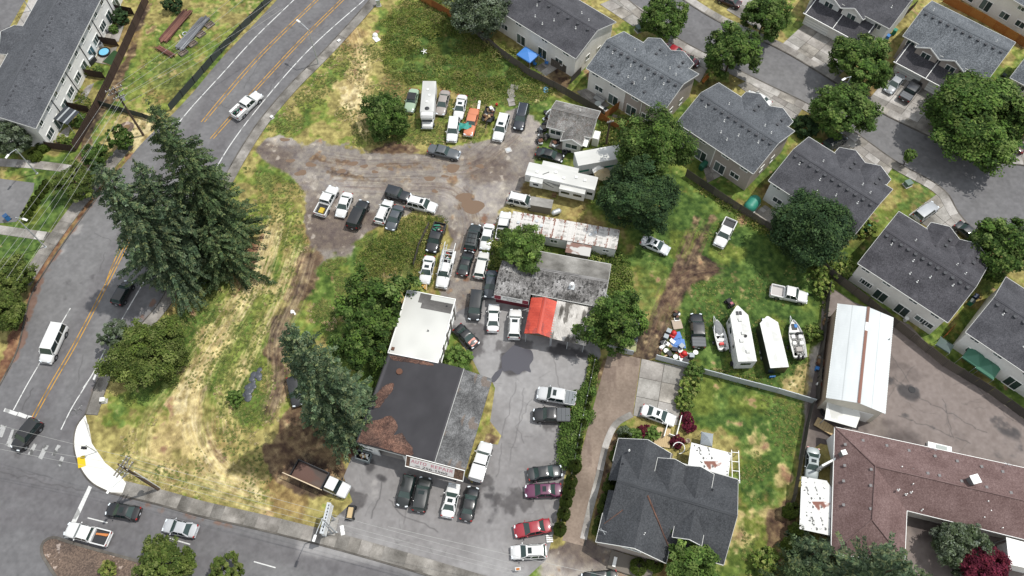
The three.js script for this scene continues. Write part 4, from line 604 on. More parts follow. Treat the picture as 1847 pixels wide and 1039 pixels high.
  put('AUTO', 18, 120, 132, 372, '#a8737a'); put('REPAIR', 470, 120, 132, 534, '#a8737a'); put('(360)', 118, 212, 62, 120, '#1c1c1e'); put('256-1560', 288, 218, 92, 600, '#1c1c1e');
  const tx = new THREE.CanvasTexture(cv); tx.colorSpace = THREE.SRGBColorSpace;
  const an = Math.atan2(lean + 0.35, sh), pl = new THREE.PlaneGeometry(5.7, 1.22); part('sign_board', bx(5.76, 1.28, 0.04), M.trim, mg, [-0.35, sh * 0.53, (lean + 0.35) * 0.5 + 0.02], [-an, 0, 0]); part('sign_face', pl, mat('#ffffff', 0.6, { map: tx }), mg, [-0.35, sh * 0.53 + 0.018, (lean + 0.35) * 0.5 + 0.047], [-an, 0, 0]);
}
// detailing shop with its two canopies
{
  const h = 2.9, r = rectOf([955, 531], [1088, 556], [1096, 476], h), g = thing('detailing_shop', 'weathered grey-roofed detailing shop with red and white sign board', 'workshop', r.pos, r.turn), k = gable(g, r.L, 7.0, h, 1.3, { roof: M.roofs.weather, roofBack: M.galvRoof || (M.galvRoof = mat('#d8d8d6', 0.7, { map: rep(concTex2, 7) })), wall: M.sid.off, oe: 0.35 });
  part('chimney', merge([cyl(0.16, 0.16, 1.2, 12, 0, 0.6, 0), cyl(0.3, 0.26, 0.14, 12, 0, 1.22, 0)]), M.pipe, g, [0.4, h + 0.5, 1.6]); part('flashing', bx(0.8, 0.04, 0.8, 0.4, h + 0.85, 1.6, 0, Math.atan(k.sl)), M.galv, g);
  windowOn(g, 'right', 0.5, 1.6, 1, 0.9, { w: k.w, d: k.d });
  const wg = new THREE.Group(); wg.name = 'side_wing'; g.add(wg);
  const r2 = rectOf([891, 532], [954, 544], [960, 480], 2.8), c = Math.cos(r.turn), s = Math.sin(r.turn), X = r2.pos[0] - r.pos[0], Z = r2.pos[2] - r.pos[2]; wg.position.set(X * c - Z * s, 0, X * s + Z * c);
  const L = r2.L + 0.1, D = 5.6, e = 2.8, ri = 1.05, t = 0.14;
  const rf = part('wing_roof', faces([[[-L / 2, e + t, D / 2], [L / 2, e + t, D / 2], [L / 2, e + ri + t, 0], [-L / 2, e + ri + t, 0]], [[-L / 2, e, D / 2], [L / 2, e, D / 2], [L / 2, e + t, D / 2], [-L / 2, e + t, D / 2]], [[-L / 2, e, D / 2], [-L / 2, e + ri, 0], [-L / 2, e + ri + t, 0], [-L / 2, e + t, D / 2]], [[-L / 2, e + t, -D / 2], [L / 2, e + t, -D / 2], [L / 2, e + ri + t, 0], [-L / 2, e + ri + t, 0]]]), M.roofs.weather, g); rf.position.copy(wg.position); g.remove(wg);
  const z = D / 2 - 0.3, x = L / 2 - 0.2, wl = part('wing_wall', faces([[[-x, 0, z], [x, 0, z], [x, e, z], [-x, e, z]], [[-x, 0, -z], [-x, 0, z], [-x, e, z], [-x, e + ri - 0.05, 0], [-x, e, -z]], [[-x, 0, -z], [x, 0, -z], [x, e, -z], [-x, e, -z]]]), mat('#6e2430', 0.8), g); wl.position.copy(wg.position);
  const cv = document.createElement('canvas'); cv.width = 1024; cv.height = 128; const c2 = cv.getContext('2d'); c2.fillStyle = '#6e1c2c'; c2.fillRect(0, 0, 1024, 128); c2.fillStyle = '#c9c9c6'; c2.fillRect(200, 0, 640, 128); c2.fillStyle = '#26262a'; c2.textAlign = 'center'; c2.font = 'bold 62px sans-serif'; c2.fillText('AUTO DETAILING', 520, 60); c2.font = 'bold 50px sans-serif'; c2.fillText('360.254.9749', 520, 116);
  const tx = new THREE.CanvasTexture(cv); tx.colorSpace = THREE.SRGBColorSpace; const sb = part('sign_board', bx(L - 0.1, 0.75, 0.08), M.trim, g, [wg.position.x, e - 0.25, wg.position.z + D / 2 + 0.12], [-0.35, 0, 0]); part('sign_face', new THREE.PlaneGeometry(L - 0.2, 0.68), mat('#ffffff', 0.6, { map: tx }), sb, [0, 0, 0.044]);
  for (let i = 0; i < 4; i++) part('lamp_globe', new THREE.SphereGeometry(0.13, 10, 8), M.pipe, g, [wg.position.x - 1.9 + i * 0.85, 2.1, wg.position.z + D / 2 + 0.1]);
}
function post4(g, pts, h, r = 0.06) { for (const [x, z] of pts) part('post', cyl(r, r, h, 8, x, h / 2, z), M.galv, g); }
function corrugated(w, d, n, amp) { const geo = new THREE.PlaneGeometry(w, d, n * 4, 1); geo.rotateX(-Math.PI / 2); const p = geo.attributes.position; for (let i = 0; i < p.count; i++) p.setY(i, Math.sin((p.getX(i) / w + 0.5) * n * Math.PI * 2) * amp); geo.computeVertexNormals(); return geo; }
function corrugatedZ(w, d, n, amp) { const g = corrugated(d, w, n, amp); g.rotateY(Math.PI / 2); return g; }
{ // red gabled canopy
  const A = W3(945.7, 602.5, 2.9), B = W3(994.7, 611, 2.9), Cc = W3(1007, 543, 2.9), Dd = W3(959.7, 538, 2.9), c = A.clone().add(B).add(Cc).add(Dd).multiplyScalar(0.25), u = B.clone().sub(A), W = u.length(), t = Math.atan2(-u.z, u.x), D = A.clone().sub(Dd).length();
  const g = thing('red_canopy', 'bright red ribbed metal canopy in front of the detailing shop', 'canopy', [c.x, 0, c.z], t), red = mat('#ffffff', 0.6, { map: rep(rgbTex(256, 256, (x, y) => { const a = ns(N1, x * 2, y * 0.5) - 0.5, f = N3[y * NT + x] - 0.5, d = sstep(0.66, 0.8, ns(N2, x, y * 0.5)) * 30; return [176 + a * 50 + f * 14 - d, 66 + a * 40 + f * 14 - d * 0.3, 48 + a * 36 + f * 12]; }), 1) }), s = 0.75, half = W / 2 + 0.05, len = Math.hypot(half, s), an = Math.atan2(s, half);
  for (const q of [-1, 1]) part('roof_panel', corrugatedZ(len, D, 14, 0.04), red, g, [q * half / 2, 2.95 + s / 2, 0], [0, 0, -q * an]);
  part('ridge_cap', merge([bx(0.3, 0.03, D, -0.13, 2.95 + s + 0.02, 0, 0, 0, an), bx(0.3, 0.03, D, 0.13, 2.95 + s + 0.02, 0, 0, 0, -an)]), red, g); part('beam', merge([bx(0.12, 0.2, D - 0.1, -half + 0.15, 2.83, 0), bx(0.12, 0.2, D - 0.1, half - 0.15, 2.83, 0), bx(W, 0.16, 0.1, 0, 2.82, D / 2 - 0.15), bx(W, 0.16, 0.1, 0, 2.82, -D / 2 + 0.15)]), M.wood, g);
  post4(g, [[-half + 0.2, D / 2 - 0.2], [half - 0.2, D / 2 - 0.2], [-half + 0.2, -D / 2 + 0.2], [half - 0.2, -D / 2 + 0.2]], 2.75, 0.08);
}
{ // stained corrugated canopy beside it
  const A = W3(996, 611, 2.9), B = W3(1062, 625, 2.7), Cc = W3(1064, 556, 2.7), c = A.clone().add(Cc).multiplyScalar(0.5), u = B.clone().sub(A); u.y = 0; const W = u.length(), t = Math.atan2(-u.z, u.x), D = 5.9, g = thing('corrugated_canopy', 'stained pale corrugated metal canopy between red canopy and bushy tree', 'canopy', [c.x, 0, c.z], t);
  const m = mat('#ffffff', 0.75, { map: rep(rgbTex(512, 512, (x, y) => { const d = sstep(0.52, 0.72, ns(N1, x * 1.6, y * 0.7)) * 84, f = (N3[y * NT + x] - 0.5) * 20, a = (N1[y * NT + x] - 0.5) * 50; return [172 - d + f + a, 168 - d + f + a, 162 - d + f + a]; }), 1) });
  part('roof_panel', corrugated(W, D, 22, 0.035), m, g, [0, 2.95, 0], [0, 0, -0.045]); part('beam', merge([bx(W, 0.18, 0.1, 0, 2.74, D / 2 - 0.3), bx(W, 0.18, 0.1, 0, 2.74, -D / 2 + 0.3)]), M.wood, g); post4(g, [[-W / 2 + 0.3, D / 2 - 0.3], [W / 2 - 0.3, D / 2 - 0.3], [0, D / 2 - 0.3], [-W / 2 + 0.3, -D / 2 + 0.3], [W / 2 - 0.3, -D / 2 + 0.3]], 2.7, 0.07);
}
{ // old mobile home with rusty white roof
  const h = 2.9, r = rectOf([918, 410], [1113, 445], [1116, 418], h), L = r.L, D = 3.4, g = thing('mobile_home', 'long old mobile home with rust-flecked white metal roof', 'mobile home', r.pos, r.turn);
  const m = mat('#ffffff', 0.7, { map: rep(rgbTex(1024, 256, (x, y) => { const f = (ns(N3, x * 2, y * 2) - 0.5) * 30, a = ns(N1, x * 3, y * 2.4), seam = (x % 40) < 2 ? -26 : 0, rust = sstep(0.68, 0.8, ns(N2, x * 5, y * 2.2) * 0.7 + (x / 1024) * 0.12 + ns(N1, x, y + 77) * 0.25), dk = sstep(0.6, 0.85, a) * 34; return [mix(190 - dk + f + seam, 112, rust), mix(187 - dk + f + seam, 72, rust), mix(182 - dk + f + seam, 58, rust)]; }), L + 0.1, D + 0.1) });
  part('wall', bx(L - 0.2, 2.45, D - 0.25, 0, 1.5, 0), M.sid.cool, g); part('skirt', bx(L - 0.3, 0.35, D - 0.35, 0, 0.15, 0), M.sid.dark, g);
  const rf = part('roof', faces([[[-L / 2, h - 0.1, D / 2], [L / 2, h - 0.1, D / 2], [L / 2, h + 0.22, 0], [-L / 2, h + 0.22, 0]], [[-L / 2, h - 0.1, -D / 2], [L / 2, h - 0.1, -D / 2], [L / 2, h + 0.22, 0], [-L / 2, h + 0.22, 0]], [[-L / 2, h - 0.25, D / 2], [L / 2, h - 0.25, D / 2], [L / 2, h - 0.1, D / 2], [-L / 2, h - 0.1, D / 2]], [[L / 2, h - 0.25, -D / 2], [L / 2, h - 0.25, D / 2], [L / 2, h - 0.1, D / 2], [L / 2, h + 0.22, 0], [L / 2, h - 0.1, -D / 2]], [[-L / 2, h - 0.25, -D / 2], [-L / 2, h - 0.25, D / 2], [-L / 2, h - 0.1, D / 2], [-L / 2, h + 0.22, 0], [-L / 2, h - 0.1, -D / 2]]]), m, g);
  for (const [x, z] of [[-6.8, 0.3], [-4.2, -0.5], [-3.4, 0.2], [3.9, 0.2], [4.6, -0.3]]) part('roof_vent', boxVentGeo, M.galv, rf, [x, h + 0.12, z]);
  windowOn(g, 'front', L / 2 - 3.8, 1.9, 0.5, 0.6, { w: L, d: D - 0.25 }, 1); windowOn(g, 'front', L / 2 - 1.5, 1.8, 0.9, 0.5, { w: L, d: D - 0.25 }, 2); windowOn(g, 'front', -1.2, 1.8, 1.0, 0.7, { w: L, d: D - 0.25 }, 2);
  const px = part('porch_room', bx(3.2, 2.3, 1.6, 2.6, 1.15, D / 2 + 0.7), M.woodGrey, g); part('porch_roof', bx(3.6, 0.1, 2.1, 2.6, 2.5, D / 2 + 0.75, 0, 0.08), mat('#ffffff', 0.8, { map: rep(rgbTex(128, 128, (x, y) => { const r2 = sstep(0.55, 0.7, N2[y * 4 * NT + x * 4]); return [mix(178, 120, r2), mix(176, 92, r2), mix(172, 82, r2)]; }), 3) }), px);
}
{ // cottage
  const h = 2.7, r = rectOf([986, 229], [1067, 249], [1079, 202], h), g = thing('cottage', 'small white cottage with worn grey roof and front gable', 'house', r.pos, r.turn), k = gable(g, r.L, 5.6, h, 1.5, { roof: M.roofs.cottage, wall: M.sid.off, oe: 0.35 });
  crossGable(g, M.roofs.cottage, M.sid.off, 0.9, 1.75, h - 0.1, 1.05, -0.4, 4.7, { y: 1.6, w: 1.9, h: 1.0, lo: 0 }); windowOn(g, 'front', -2.2, 1.6, 1.7, 0.95, { w: k.w, d: k.d });
  part('vent_pipe', pipeGeo, M.pipe, g, [0.6, h + 1.0, -1.2]); part('lean_to', merge([bx(1.0, 1.9, 1.6, r.L / 2 + 0.5, 0.95, 1.2)]), M.sid.white, g); part('side_roof', bx(0.8, 0.08, 1.7, 2.95, 2.35, 3.5, 0, 0, -0.15), M.white, g);
  part('porch_deck', bx(2.2, 0.3, 1.4, -1.6, 0.15, 3.7), M.woodGrey, g);
}
{ // long warehouse with white metal roof
  const h = 4.2, r = rectOf([1491, 716.5], [1594.7, 744.5], [1605, 575], h), W = 7.5, D = 14.3, g = thing('warehouse', 'long warehouse with white ribbed metal roof and rusty ridge', 'warehouse', r.pos, r.turn), rise = 1.05, half = W / 2, len = Math.hypot(half, rise), an = Math.atan2(rise, half);
  const m = mat('#ffffff', 0.55, { map: rep(rgbTex(512, 512, (x, y) => { const f = (N3[y * NT + x] - 0.5) * 10, a = (ns(N1, x * 0.6, y * 2) - 0.5) * 30, l = (y % 32) < 1.5 ? -22 : 0; return [186 + f + a + l, 190 + f + a + l, 190 + f + a + l]; }), 8) });
  for (const q of [-1, 1]) { const sl = part('roof_slope', corrugatedZ(len + 0.05, D, 40, 0.014), m, g, [q * half / 2, h + 0.2 + rise / 2, 0], [0, 0, -q * an]); part('roof_edge', bx(0.06, 0.16, D, q * len / 2, -0.08, 0), M.trim, sl); }
  const cap = (a, b, mm) => part('ridge_cap', merge([bx(0.2, 0.03, b - a, -0.09, h + 0.26 + rise, (a + b) / 2, 0, 0, an), bx(0.2, 0.03, b - a, 0.09, h + 0.26 + rise, (a + b) / 2, 0, 0, -an)]), mm, g); cap(-D / 2, -D / 2 + 2.4, mat('#70564a', 0.9)); cap(-D / 2 + 2.4, -D / 2 + 3.7, M.pipe); cap(-D / 2 + 3.7, D / 2, mat('#7d5a4e', 0.9));
  const x = half - 0.25, z = D / 2 - 0.2; part('wall', faces([[[-x, 0, z], [x, 0, z], [x, h, z], [0, h + rise, z], [-x, h, z]], [[-x, 0, -z], [x, 0, -z], [x, h, -z], [0, h + rise, -z], [-x, h, -z]], [[x, 0, -z], [x, 0, z], [x, h + 0.15, z], [x, h + 0.15, -z]]]), M.sid.cream, g); part('side_wall', faces([[[-x, 0, -z], [-x, 0, z], [-x, h + 0.15, z], [-x, h + 0.15, -z]]]), sidingMat('#a5917c'), g);
  part('roll_door', bx(2.6, 2.8, 0.08, 1.6, 1.4, z + 0.05), M.white, g); part('roof_vent', pipeGeo, M.vent, g, [half - 0.4, h + 0.25, -D / 2 + 3.6]);
}
{ // white canopy at the warehouse front
  const pts = [[1492.6, 722], [1549, 738], [1552, 751], [1544, 772], [1487.6, 756]].map((p) => W3(...p, 2.7)), g = thing('white_canopy', 'small flat white canopy at the front end of the warehouse', 'canopy', [pts[0].x, 0, pts[0].z]);
  part('roof_panel', slabW(pts.map((p) => [p.x - pts[0].x, p.z - pts[0].z]), 2.62, 2.7), M.membrane, g); post4(g, pts.filter((p, i) => i !== 2).map((p) => [(p.x - pts[0].x) * 0.94 + 0.1, (p.z - pts[0].z) * 0.9 + 0.1]), 2.62);
}
// roofs laid out from surveyed eave and ridge marks
function facets(list) { return faces(list.map((f) => f.map(([x, y, h]) => { const p = W3(x, y, h); return [p.x, p.y, p.z]; }))); }
{ // apartment block, L-shaped hipped roof
  const e = 3.1, t = 5.4, NW = [1505.7, 770, e], NE = [1900, 855, e], J = [1579, 841, t], RE = [1900, 915, t], IN = [1636, 921, e], SE = [1900, 986, e], SW = [1499, 1000, e], HS = [1573, 938, t], S2 = [1632, 1012, e];
  const o = W3(1560, 880), g = thing('apartment_block', 'L-shaped white apartment block under a brown shingled hip roof', 'apartment block', [0, 0, 0]);
  const roof = part('roof', facets([[NW, NE, RE, J]]), M.roofs.brown, g);
  part('roof_slope', facets([[NW, J, HS, SW]]), M.roofs.brown, roof); part('roof_slope', facets([[J, RE, SE, IN]]), M.roofs.brown, roof); part('roof_slope', facets([[J, IN, S2, HS]]), M.roofs.brown, roof); part('roof_slope', facets([[HS, S2, SW]]), M.roofs.brown, roof);
  const ln = (a, b, r = 0.09) => { const p = W3(...a), q = W3(...b); return bar([p.x, p.y + 0.03, p.z], [q.x, q.y + 0.03, q.z], r); };
  part('hip_cap', merge([ln(NW, J), ln(J, RE), ln(J, HS), ln(HS, SW), ln(HS, S2)]), M.roofs.brown, roof);
  part('fascia', merge([[NW, NE], [IN, SE], [IN, S2], [SW, NW], [SW, S2]].map(([a, b]) => { const p = W3(...a), q = W3(...b), d = q.clone().sub(p), L = d.length(); return bx(L, 0.22, 0.08, (p.x + q.x) / 2, e - 0.1, (p.z + q.z) / 2, Math.atan2(-d.z, d.x)); })), M.trim, roof);
  const ctr = W3(1579, 860), ins = (m, k) => { const p = W3(m[0], m[1], e); return [p.x + k[0], p.z + k[1]]; };
  part('wall', slabW([ins(NW, [0.6, 0.5]), ins(NE, [0, 0.5]), ins(SE, [0, -0.5]), ins(IN, [-0.5, -0.5]), ins(S2, [-0.5, -0.4]), ins(SW, [0.6, -0.4])], 0, e - 0.02), sidingMat('#c0bbb4'), g);
  const sp = (x, y, h, nm, geo, m, sc) => { const p = W3(x, y, h), q = part(nm, geo, m, roof, [p.x, p.y, p.z]); if (sc) q.scale.setScalar(sc); };
  for (const [x, y, h] of [[1524, 802, 3.9], [1523, 840, 3.9], [1521, 868, 3.9], [1521, 911, 3.9], [1571, 847, 5.2], [1570, 876, 5.2], [1570, 918, 5.2], [1556, 795, 3.6], [1599, 804, 3.6], [1639, 813, 3.6], [1686, 823, 3.7], [1726, 832, 3.7], [1770, 842, 3.7], [1808, 851, 3.7], [1606, 840, 4.8], [1646, 848, 4.8], [1673, 854, 5], [1694, 858, 5], [1734, 868, 5], [1779, 879, 5], [1823, 889, 5]]) sp(x, y, h, 'roof_vent', boxVentGeo, M.ventGrey, 0.8);
  for (const [x, y, h] of [[1625, 843, 4.9], [1643, 888, 4.3], [1634, 892, 4.2], [1620, 884, 4.6], [1645, 874, 4.7], [1662, 920, 3.3], [1785, 922, 4], [1773, 934, 3.6], [1806, 953, 3.3], [1780, 905, 4.6]]) sp(x, y, h, 'vent_pipe', pipeGeo, M.pipe, 1.1);
  const ch = (x, y, h, s) => { const p = W3(x, y, h), c = part('chimney', bx(0.75 * s, 1.1, 0.75 * s, p.x, p.y - 0.1, p.z, 0.25), M.ventGrey, roof); part('chimney_cap', bx(0.9 * s, 0.1, 0.9 * s, p.x, p.y + 0.5, p.z, 0.25), M.pipe, c); }; ch(1756, 866, 5.6, 1.2); ch(1520, 818, 4.2, 0.7);
  for (const [x, y] of [[1679, 812], [1812, 840]]) { const p = W3(x, y, 3.4); part('aerial', merge([bar([p.x, p.y - 0.3, p.z], [p.x, p.y + 1.0, p.z], 0.03), bar([p.x - 0.5, p.y + 0.9, p.z], [p.x + 0.5, p.y + 0.9, p.z + 0.2], 0.02), bar([p.x - 0.3, p.y + 0.7, p.z - 0.3], [p.x + 0.3, p.y + 0.7, p.z + 0.3], 0.02)]), M.galv, roof); }
  const st = W3(1485, 843, 0); part('stair_wall', bx(3.0, 3.2, 0.25, st.x, 1.6, st.z, 0.45), M.sid.white, g); part('stair_wall', bx(0.25, 3.0, 3.2, W3(1497, 815).x, 1.5, W3(1497, 815).z, 0.05), M.sid.white, g);
}
function flatCover(name, label, marks, h, m, o = {}) {
  const p = marks.map((q) => W3(...q, h)), c = p.reduce((a, b) => a.add(b), new THREE.Vector3()).multiplyScalar(1 / p.length), g = thing(name, label, o.cat || 'canopy', [c.x, 0, c.z]);
  const top = part('roof_panel', slabW(p.map((q) => [q.x - c.x, q.z - c.z]), h - 0.1, h), m, g); post4(g, p.map((q) => [(q.x - c.x) * 0.92, (q.z - c.z) * 0.92]), h - 0.1); return { g, top, c };
}
M.dirtyWhite = mat('#ffffff', 0.75, { map: rep(rgbTex(512, 512, (x, y) => { const n = sstep(0.76, 0.84, ns(N2, x * 3.4, y * 3.4)), r = sstep(0.7, 0.8, ns(N1, x * 0.7 + 20, y * 0.7)) * sstep(0.5, 0.7, N2[y * NT + x]), v = 205 + (N1[y * NT + x] - 0.5) * 24 - n * 120; return [mix(v, 120, r), mix(v, 78, r), mix(v - 3, 66, r)]; }), 9) });
flatCover('carport', 'long white carport roof with leaf litter along the apartment wall', [[1446, 859], [1491, 867], [1500, 880], [1497, 966], [1442, 954]], 2.6, M.dirtyWhite, { cat: 'carport' });
flatCover('patio_cover', 'white patio roof with brown leaf stains behind the grey house', [[1247, 798], [1319, 817], [1313, 867], [1240, 846]], 2.9, M.dirtyWhite);
{ const f = flatCover('white_shed', 'white-roofed shed in the corner of the courtyard', [[1815, 969], [1875, 985], [1875, 1030], [1820, 1018]], 3, M.white, { cat: 'shed' }); part('wall', bx(3.4, 2.8, 2.6, 0.2, 1.4, 0.1, -0.25), M.sid.white, f.g); }
{ // grey house on the front plot: cross gables and dormers
  const e = 3.0, t = 6.3, RL = W3(1113, 866, t), RR = W3(1330, 930, t), d = RR.clone().sub(RL), L = d.length(), turn = Math.atan2(-d.z, d.x), c = RL.clone().add(RR).multiplyScalar(0.5), D = 10.6;
  const g = thing('grey_roofed_house', 'large house with dark grey roof, three dormers and cross gables', 'house', [c.x, 0, c.z], turn), R = M.roofs.house, k = gable(g, L, D, e, t - e - 0.16, { roof: R, wall: M.sid.grey, oe: 0.5, noLeftRake: 1 });
  const cs = Math.cos(turn), sn = Math.sin(turn), loc = (x, y, h) => { const p = W3(x, y, h), X = p.x - c.x, Z = p.z - c.z; return [X * cs - Z * sn, X * sn + Z * cs]; };
  const fr = loc(1143.5, 989, 5.9)[0], fz = loc(1143.5, 989, 5.9)[1], bxx = loc(1168, 794, 5.6)[0], bz = loc(1168, 794, 5.6)[1];
  crossGable(g, R, M.sid.taupe, fr, 4.3, 3.0, 2.9, 0.6, fz, { y: 3.6, w: 2.2, h: 0.7, lo: 0 }); crossGable(g, R, M.sid.grey, bxx, 3.4, 3.0, 2.6, -0.6, bz, { y: 3.2, w: 1.4, h: 1.1, lo: 0 });
  const dorm = (x, y, half, out, s) => { const p = loc(x, y, 5.8); crossGable(g, R, M.sid.grey, p[0], half, 4.45, 1.35, s * 0.4, p[1], { y: 4.2, w: 1.0, h: 0.9, lo: 3.2 }); };
  dorm(1217, 829, 1.9, 0, -1); dorm(1264, 843, 1.9, 0, -1); dorm(1242.7, 973, 1.75, 0, 1);
  // fir litter lying in the roof valleys
  const T = t - 0.16, valley = (u, half, y0, rise, s, q, a, b, w) => { const P = (k) => { const y = mix(y0 + rise, y0, k); return [u + q * half * k, y + 0.2, s * (T - y) / k0]; }, k0 = k.sl; const p = P(a), r2 = P(b); part('valley_litter', bar(p, r2, w, w * 0.8, 5), M.needles, k.roof); };
  valley(fr, 4.3, 3.0, 2.9, 1, 1, 0.05, 0.98, 0.12); valley(fr, 4.3, 3.0, 2.9, 1, -1, 0.5, 0.9, 0.07);
  const pv = (x, y, h, m = M.pipe) => { const p = loc(x, y, h); part('vent_pipe', pipeGeo, m, k.roof, [p[0], h - 0.1, p[1]]); }; pv(1135, 812, 4.9); pv(1161, 965, 5.2); pv(1163, 962, 5.2); pv(1124, 836, 5, M.vent); pv(1253, 858, 5.1, M.vent); pv(1286, 883, 5, M.vent);
  const a = loc(1086, 960, 3.4); part('aerial', merge([bar([a[0], 3.2, a[1]], [a[0], 4.4, a[1]], 0.03), bar([a[0] - 0.5, 4.3, a[1]], [a[0] + 0.5, 4.2, a[1]], 0.025), bar([a[0] - 0.3, 4.0, a[1] - 0.3], [a[0] + 0.4, 4.0, a[1] + 0.3], 0.025)]), M.galv, g);
  part('porch_deck', bx(5.4, 0.3, 2.2, fr + 0.6, 0.2, fz + 0.9), M.woodGrey, g); part('porch_step', bx(0.4, 0.5, 1.2, fr - 1.4, 0.25, fz + 1.1), M.white, g); part('rear_porch', bx(3.6, 0.3, 2.4, bxx + 2.2, 0.2, bz + 0.2), M.woodGrey, g);
}
// ---------------------------------------------------------------- vehicles (local +x is the front)
function loft(st, ring) {                                          // stations x ring points, closed ends
  const P = [], I = [], n = ring(st[0]).length; st.forEach((s) => ring(s).forEach((p) => P.push(...p)));
  for (let i = 0; i < st.length - 1; i++) for (let k = 0; k < n; k++) { const a = i * n + k, b = i * n + (k + 1) % n, c = a + n, d = b + n; I.push(a, c, b, b, c, d); }
  for (const [i, f] of [[0, 0], [st.length - 1, 1]]) for (let k = 1; k < n - 1; k++) { const a = i * n; f ? I.push(a, a + k + 1, a + k) : I.push(a, a + k, a + k + 1); }
  const g = new THREE.BufferGeometry(); g.setAttribute('position', new THREE.Float32BufferAttribute(P, 3)); g.setAttribute('uv', new THREE.Float32BufferAttribute(new Float32Array(P.length / 3 * 2), 2)); g.setIndex(I); g.computeVertexNormals(); return toCreasedNormals(g, 0.7);
}
const bodyRing = ([x, top, hw, bot]) => { const l = top - bot; return [[x, bot, hw * 0.86], [x, bot + l * 0.16, hw * 0.97], [x, bot + l * 0.55, hw], [x, top - Math.min(0.16, l * 0.3), hw * 0.955], [x, top - Math.min(0.05, l * 0.1), hw * 0.86], [x, top, hw * 0.6], [x, top + 0.02, 0], [x, top, -hw * 0.6], [x, top - Math.min(0.05, l * 0.1), -hw * 0.86], [x, top - Math.min(0.16, l * 0.3), -hw * 0.955], [x, bot + l * 0.55, -hw], [x, bot + l * 0.16, -hw * 0.97], [x, bot, -hw * 0.86]]; };
// kind: L length, w half width, belt, bonnet, tail deck, roof height; cabin: rear base, rear top, front top, front base (x)
const KIND = {
  sedan: { L: 4.75, w: 0.9, belt: 0.98, hood: 0.92, hoodF: 0.74, deck: 1.0, roof: 1.44, cab: [-1.55, -0.85, 0.35, 1.1], cw: 0.84, rw: 0.62 },
  coupe: { L: 4.7, w: 0.9, belt: 0.95, hood: 0.9, hoodF: 0.72, deck: 0.97, roof: 1.36, cab: [-1.5, -0.7, 0.25, 1.0], cw: 0.83, rw: 0.6 },
  classic: { L: 5.1, w: 0.93, belt: 0.98, hood: 0.96, hoodF: 0.9, deck: 0.98, roof: 1.4, cab: [-1.35, -0.95, 0.2, 0.75], cw: 0.84, rw: 0.7 },
  hatch: { L: 4.3, w: 0.89, belt: 1.0, hood: 0.97, hoodF: 0.76, deck: 1.02, roof: 1.52, cab: [-2.0, -1.6, 0.3, 1.05], cw: 0.84, rw: 0.64 },
  wagon: { L: 4.75, w: 0.9, belt: 1.0, hood: 0.95, hoodF: 0.76, deck: 1.02, roof: 1.5, cab: [-2.2, -1.85, 0.35, 1.1], cw: 0.84, rw: 0.65 },
  suv: { L: 4.8, w: 0.95, belt: 1.12, hood: 1.1, hoodF: 0.94, deck: 1.1, roof: 1.76, cab: [-2.25, -1.98, 0.45, 1.1], cw: 0.9, rw: 0.72 },
  bigsuv: { L: 5.3, w: 1.0, belt: 1.2, hood: 1.2, hoodF: 1.08, deck: 1.2, roof: 1.88, cab: [-2.5, -2.32, 0.55, 1.15], cw: 0.95, rw: 0.8 },
  jeep: { L: 4.2, w: 0.9, belt: 1.1, hood: 1.12, hoodF: 1.05, deck: 1.1, roof: 1.78, cab: [-1.95, -1.85, 0.25, 0.55], cw: 0.82, rw: 0.74 },
  minivan: { L: 5.0, w: 0.97, belt: 1.1, hood: 1.06, hoodF: 0.82, deck: 1.1, roof: 1.75, cab: [-2.4, -2.1, 0.85, 1.6], cw: 0.91, rw: 0.74 },
  van: { L: 5.6, w: 1.0, belt: 1.25, hood: 1.18, hoodF: 0.98, deck: 1.25, roof: 2.1, cab: [-2.75, -2.62, 1.2, 1.75], cw: 0.96, rw: 0.82 },
  pickup: { L: 5.5, w: 0.98, belt: 1.15, hood: 1.12, hoodF: 1.0, deck: 1.08, roof: 1.78, cab: [-0.62, -0.5, 0.7, 1.3], cw: 0.92, rw: 0.74, bed: 1 },
  crewpickup: { L: 5.7, w: 1.0, belt: 1.18, hood: 1.15, hoodF: 1.02, deck: 1.1, roof: 1.85, cab: [-1.12, -1.0, 0.8, 1.4], cw: 0.94, rw: 0.76, bed: 1 },
};
const paints = new Map();
function paint(c) { if (!paints.has(c)) paints.set(c, new THREE.MeshPhysicalMaterial({ color: new THREE.Color(c), roughness: 0.42, metalness: 0.0, clearcoat: 0.7, clearcoatRoughness: 0.12, side: THREE.DoubleSide })); return paints.get(c); }
const carGeo = new Map();
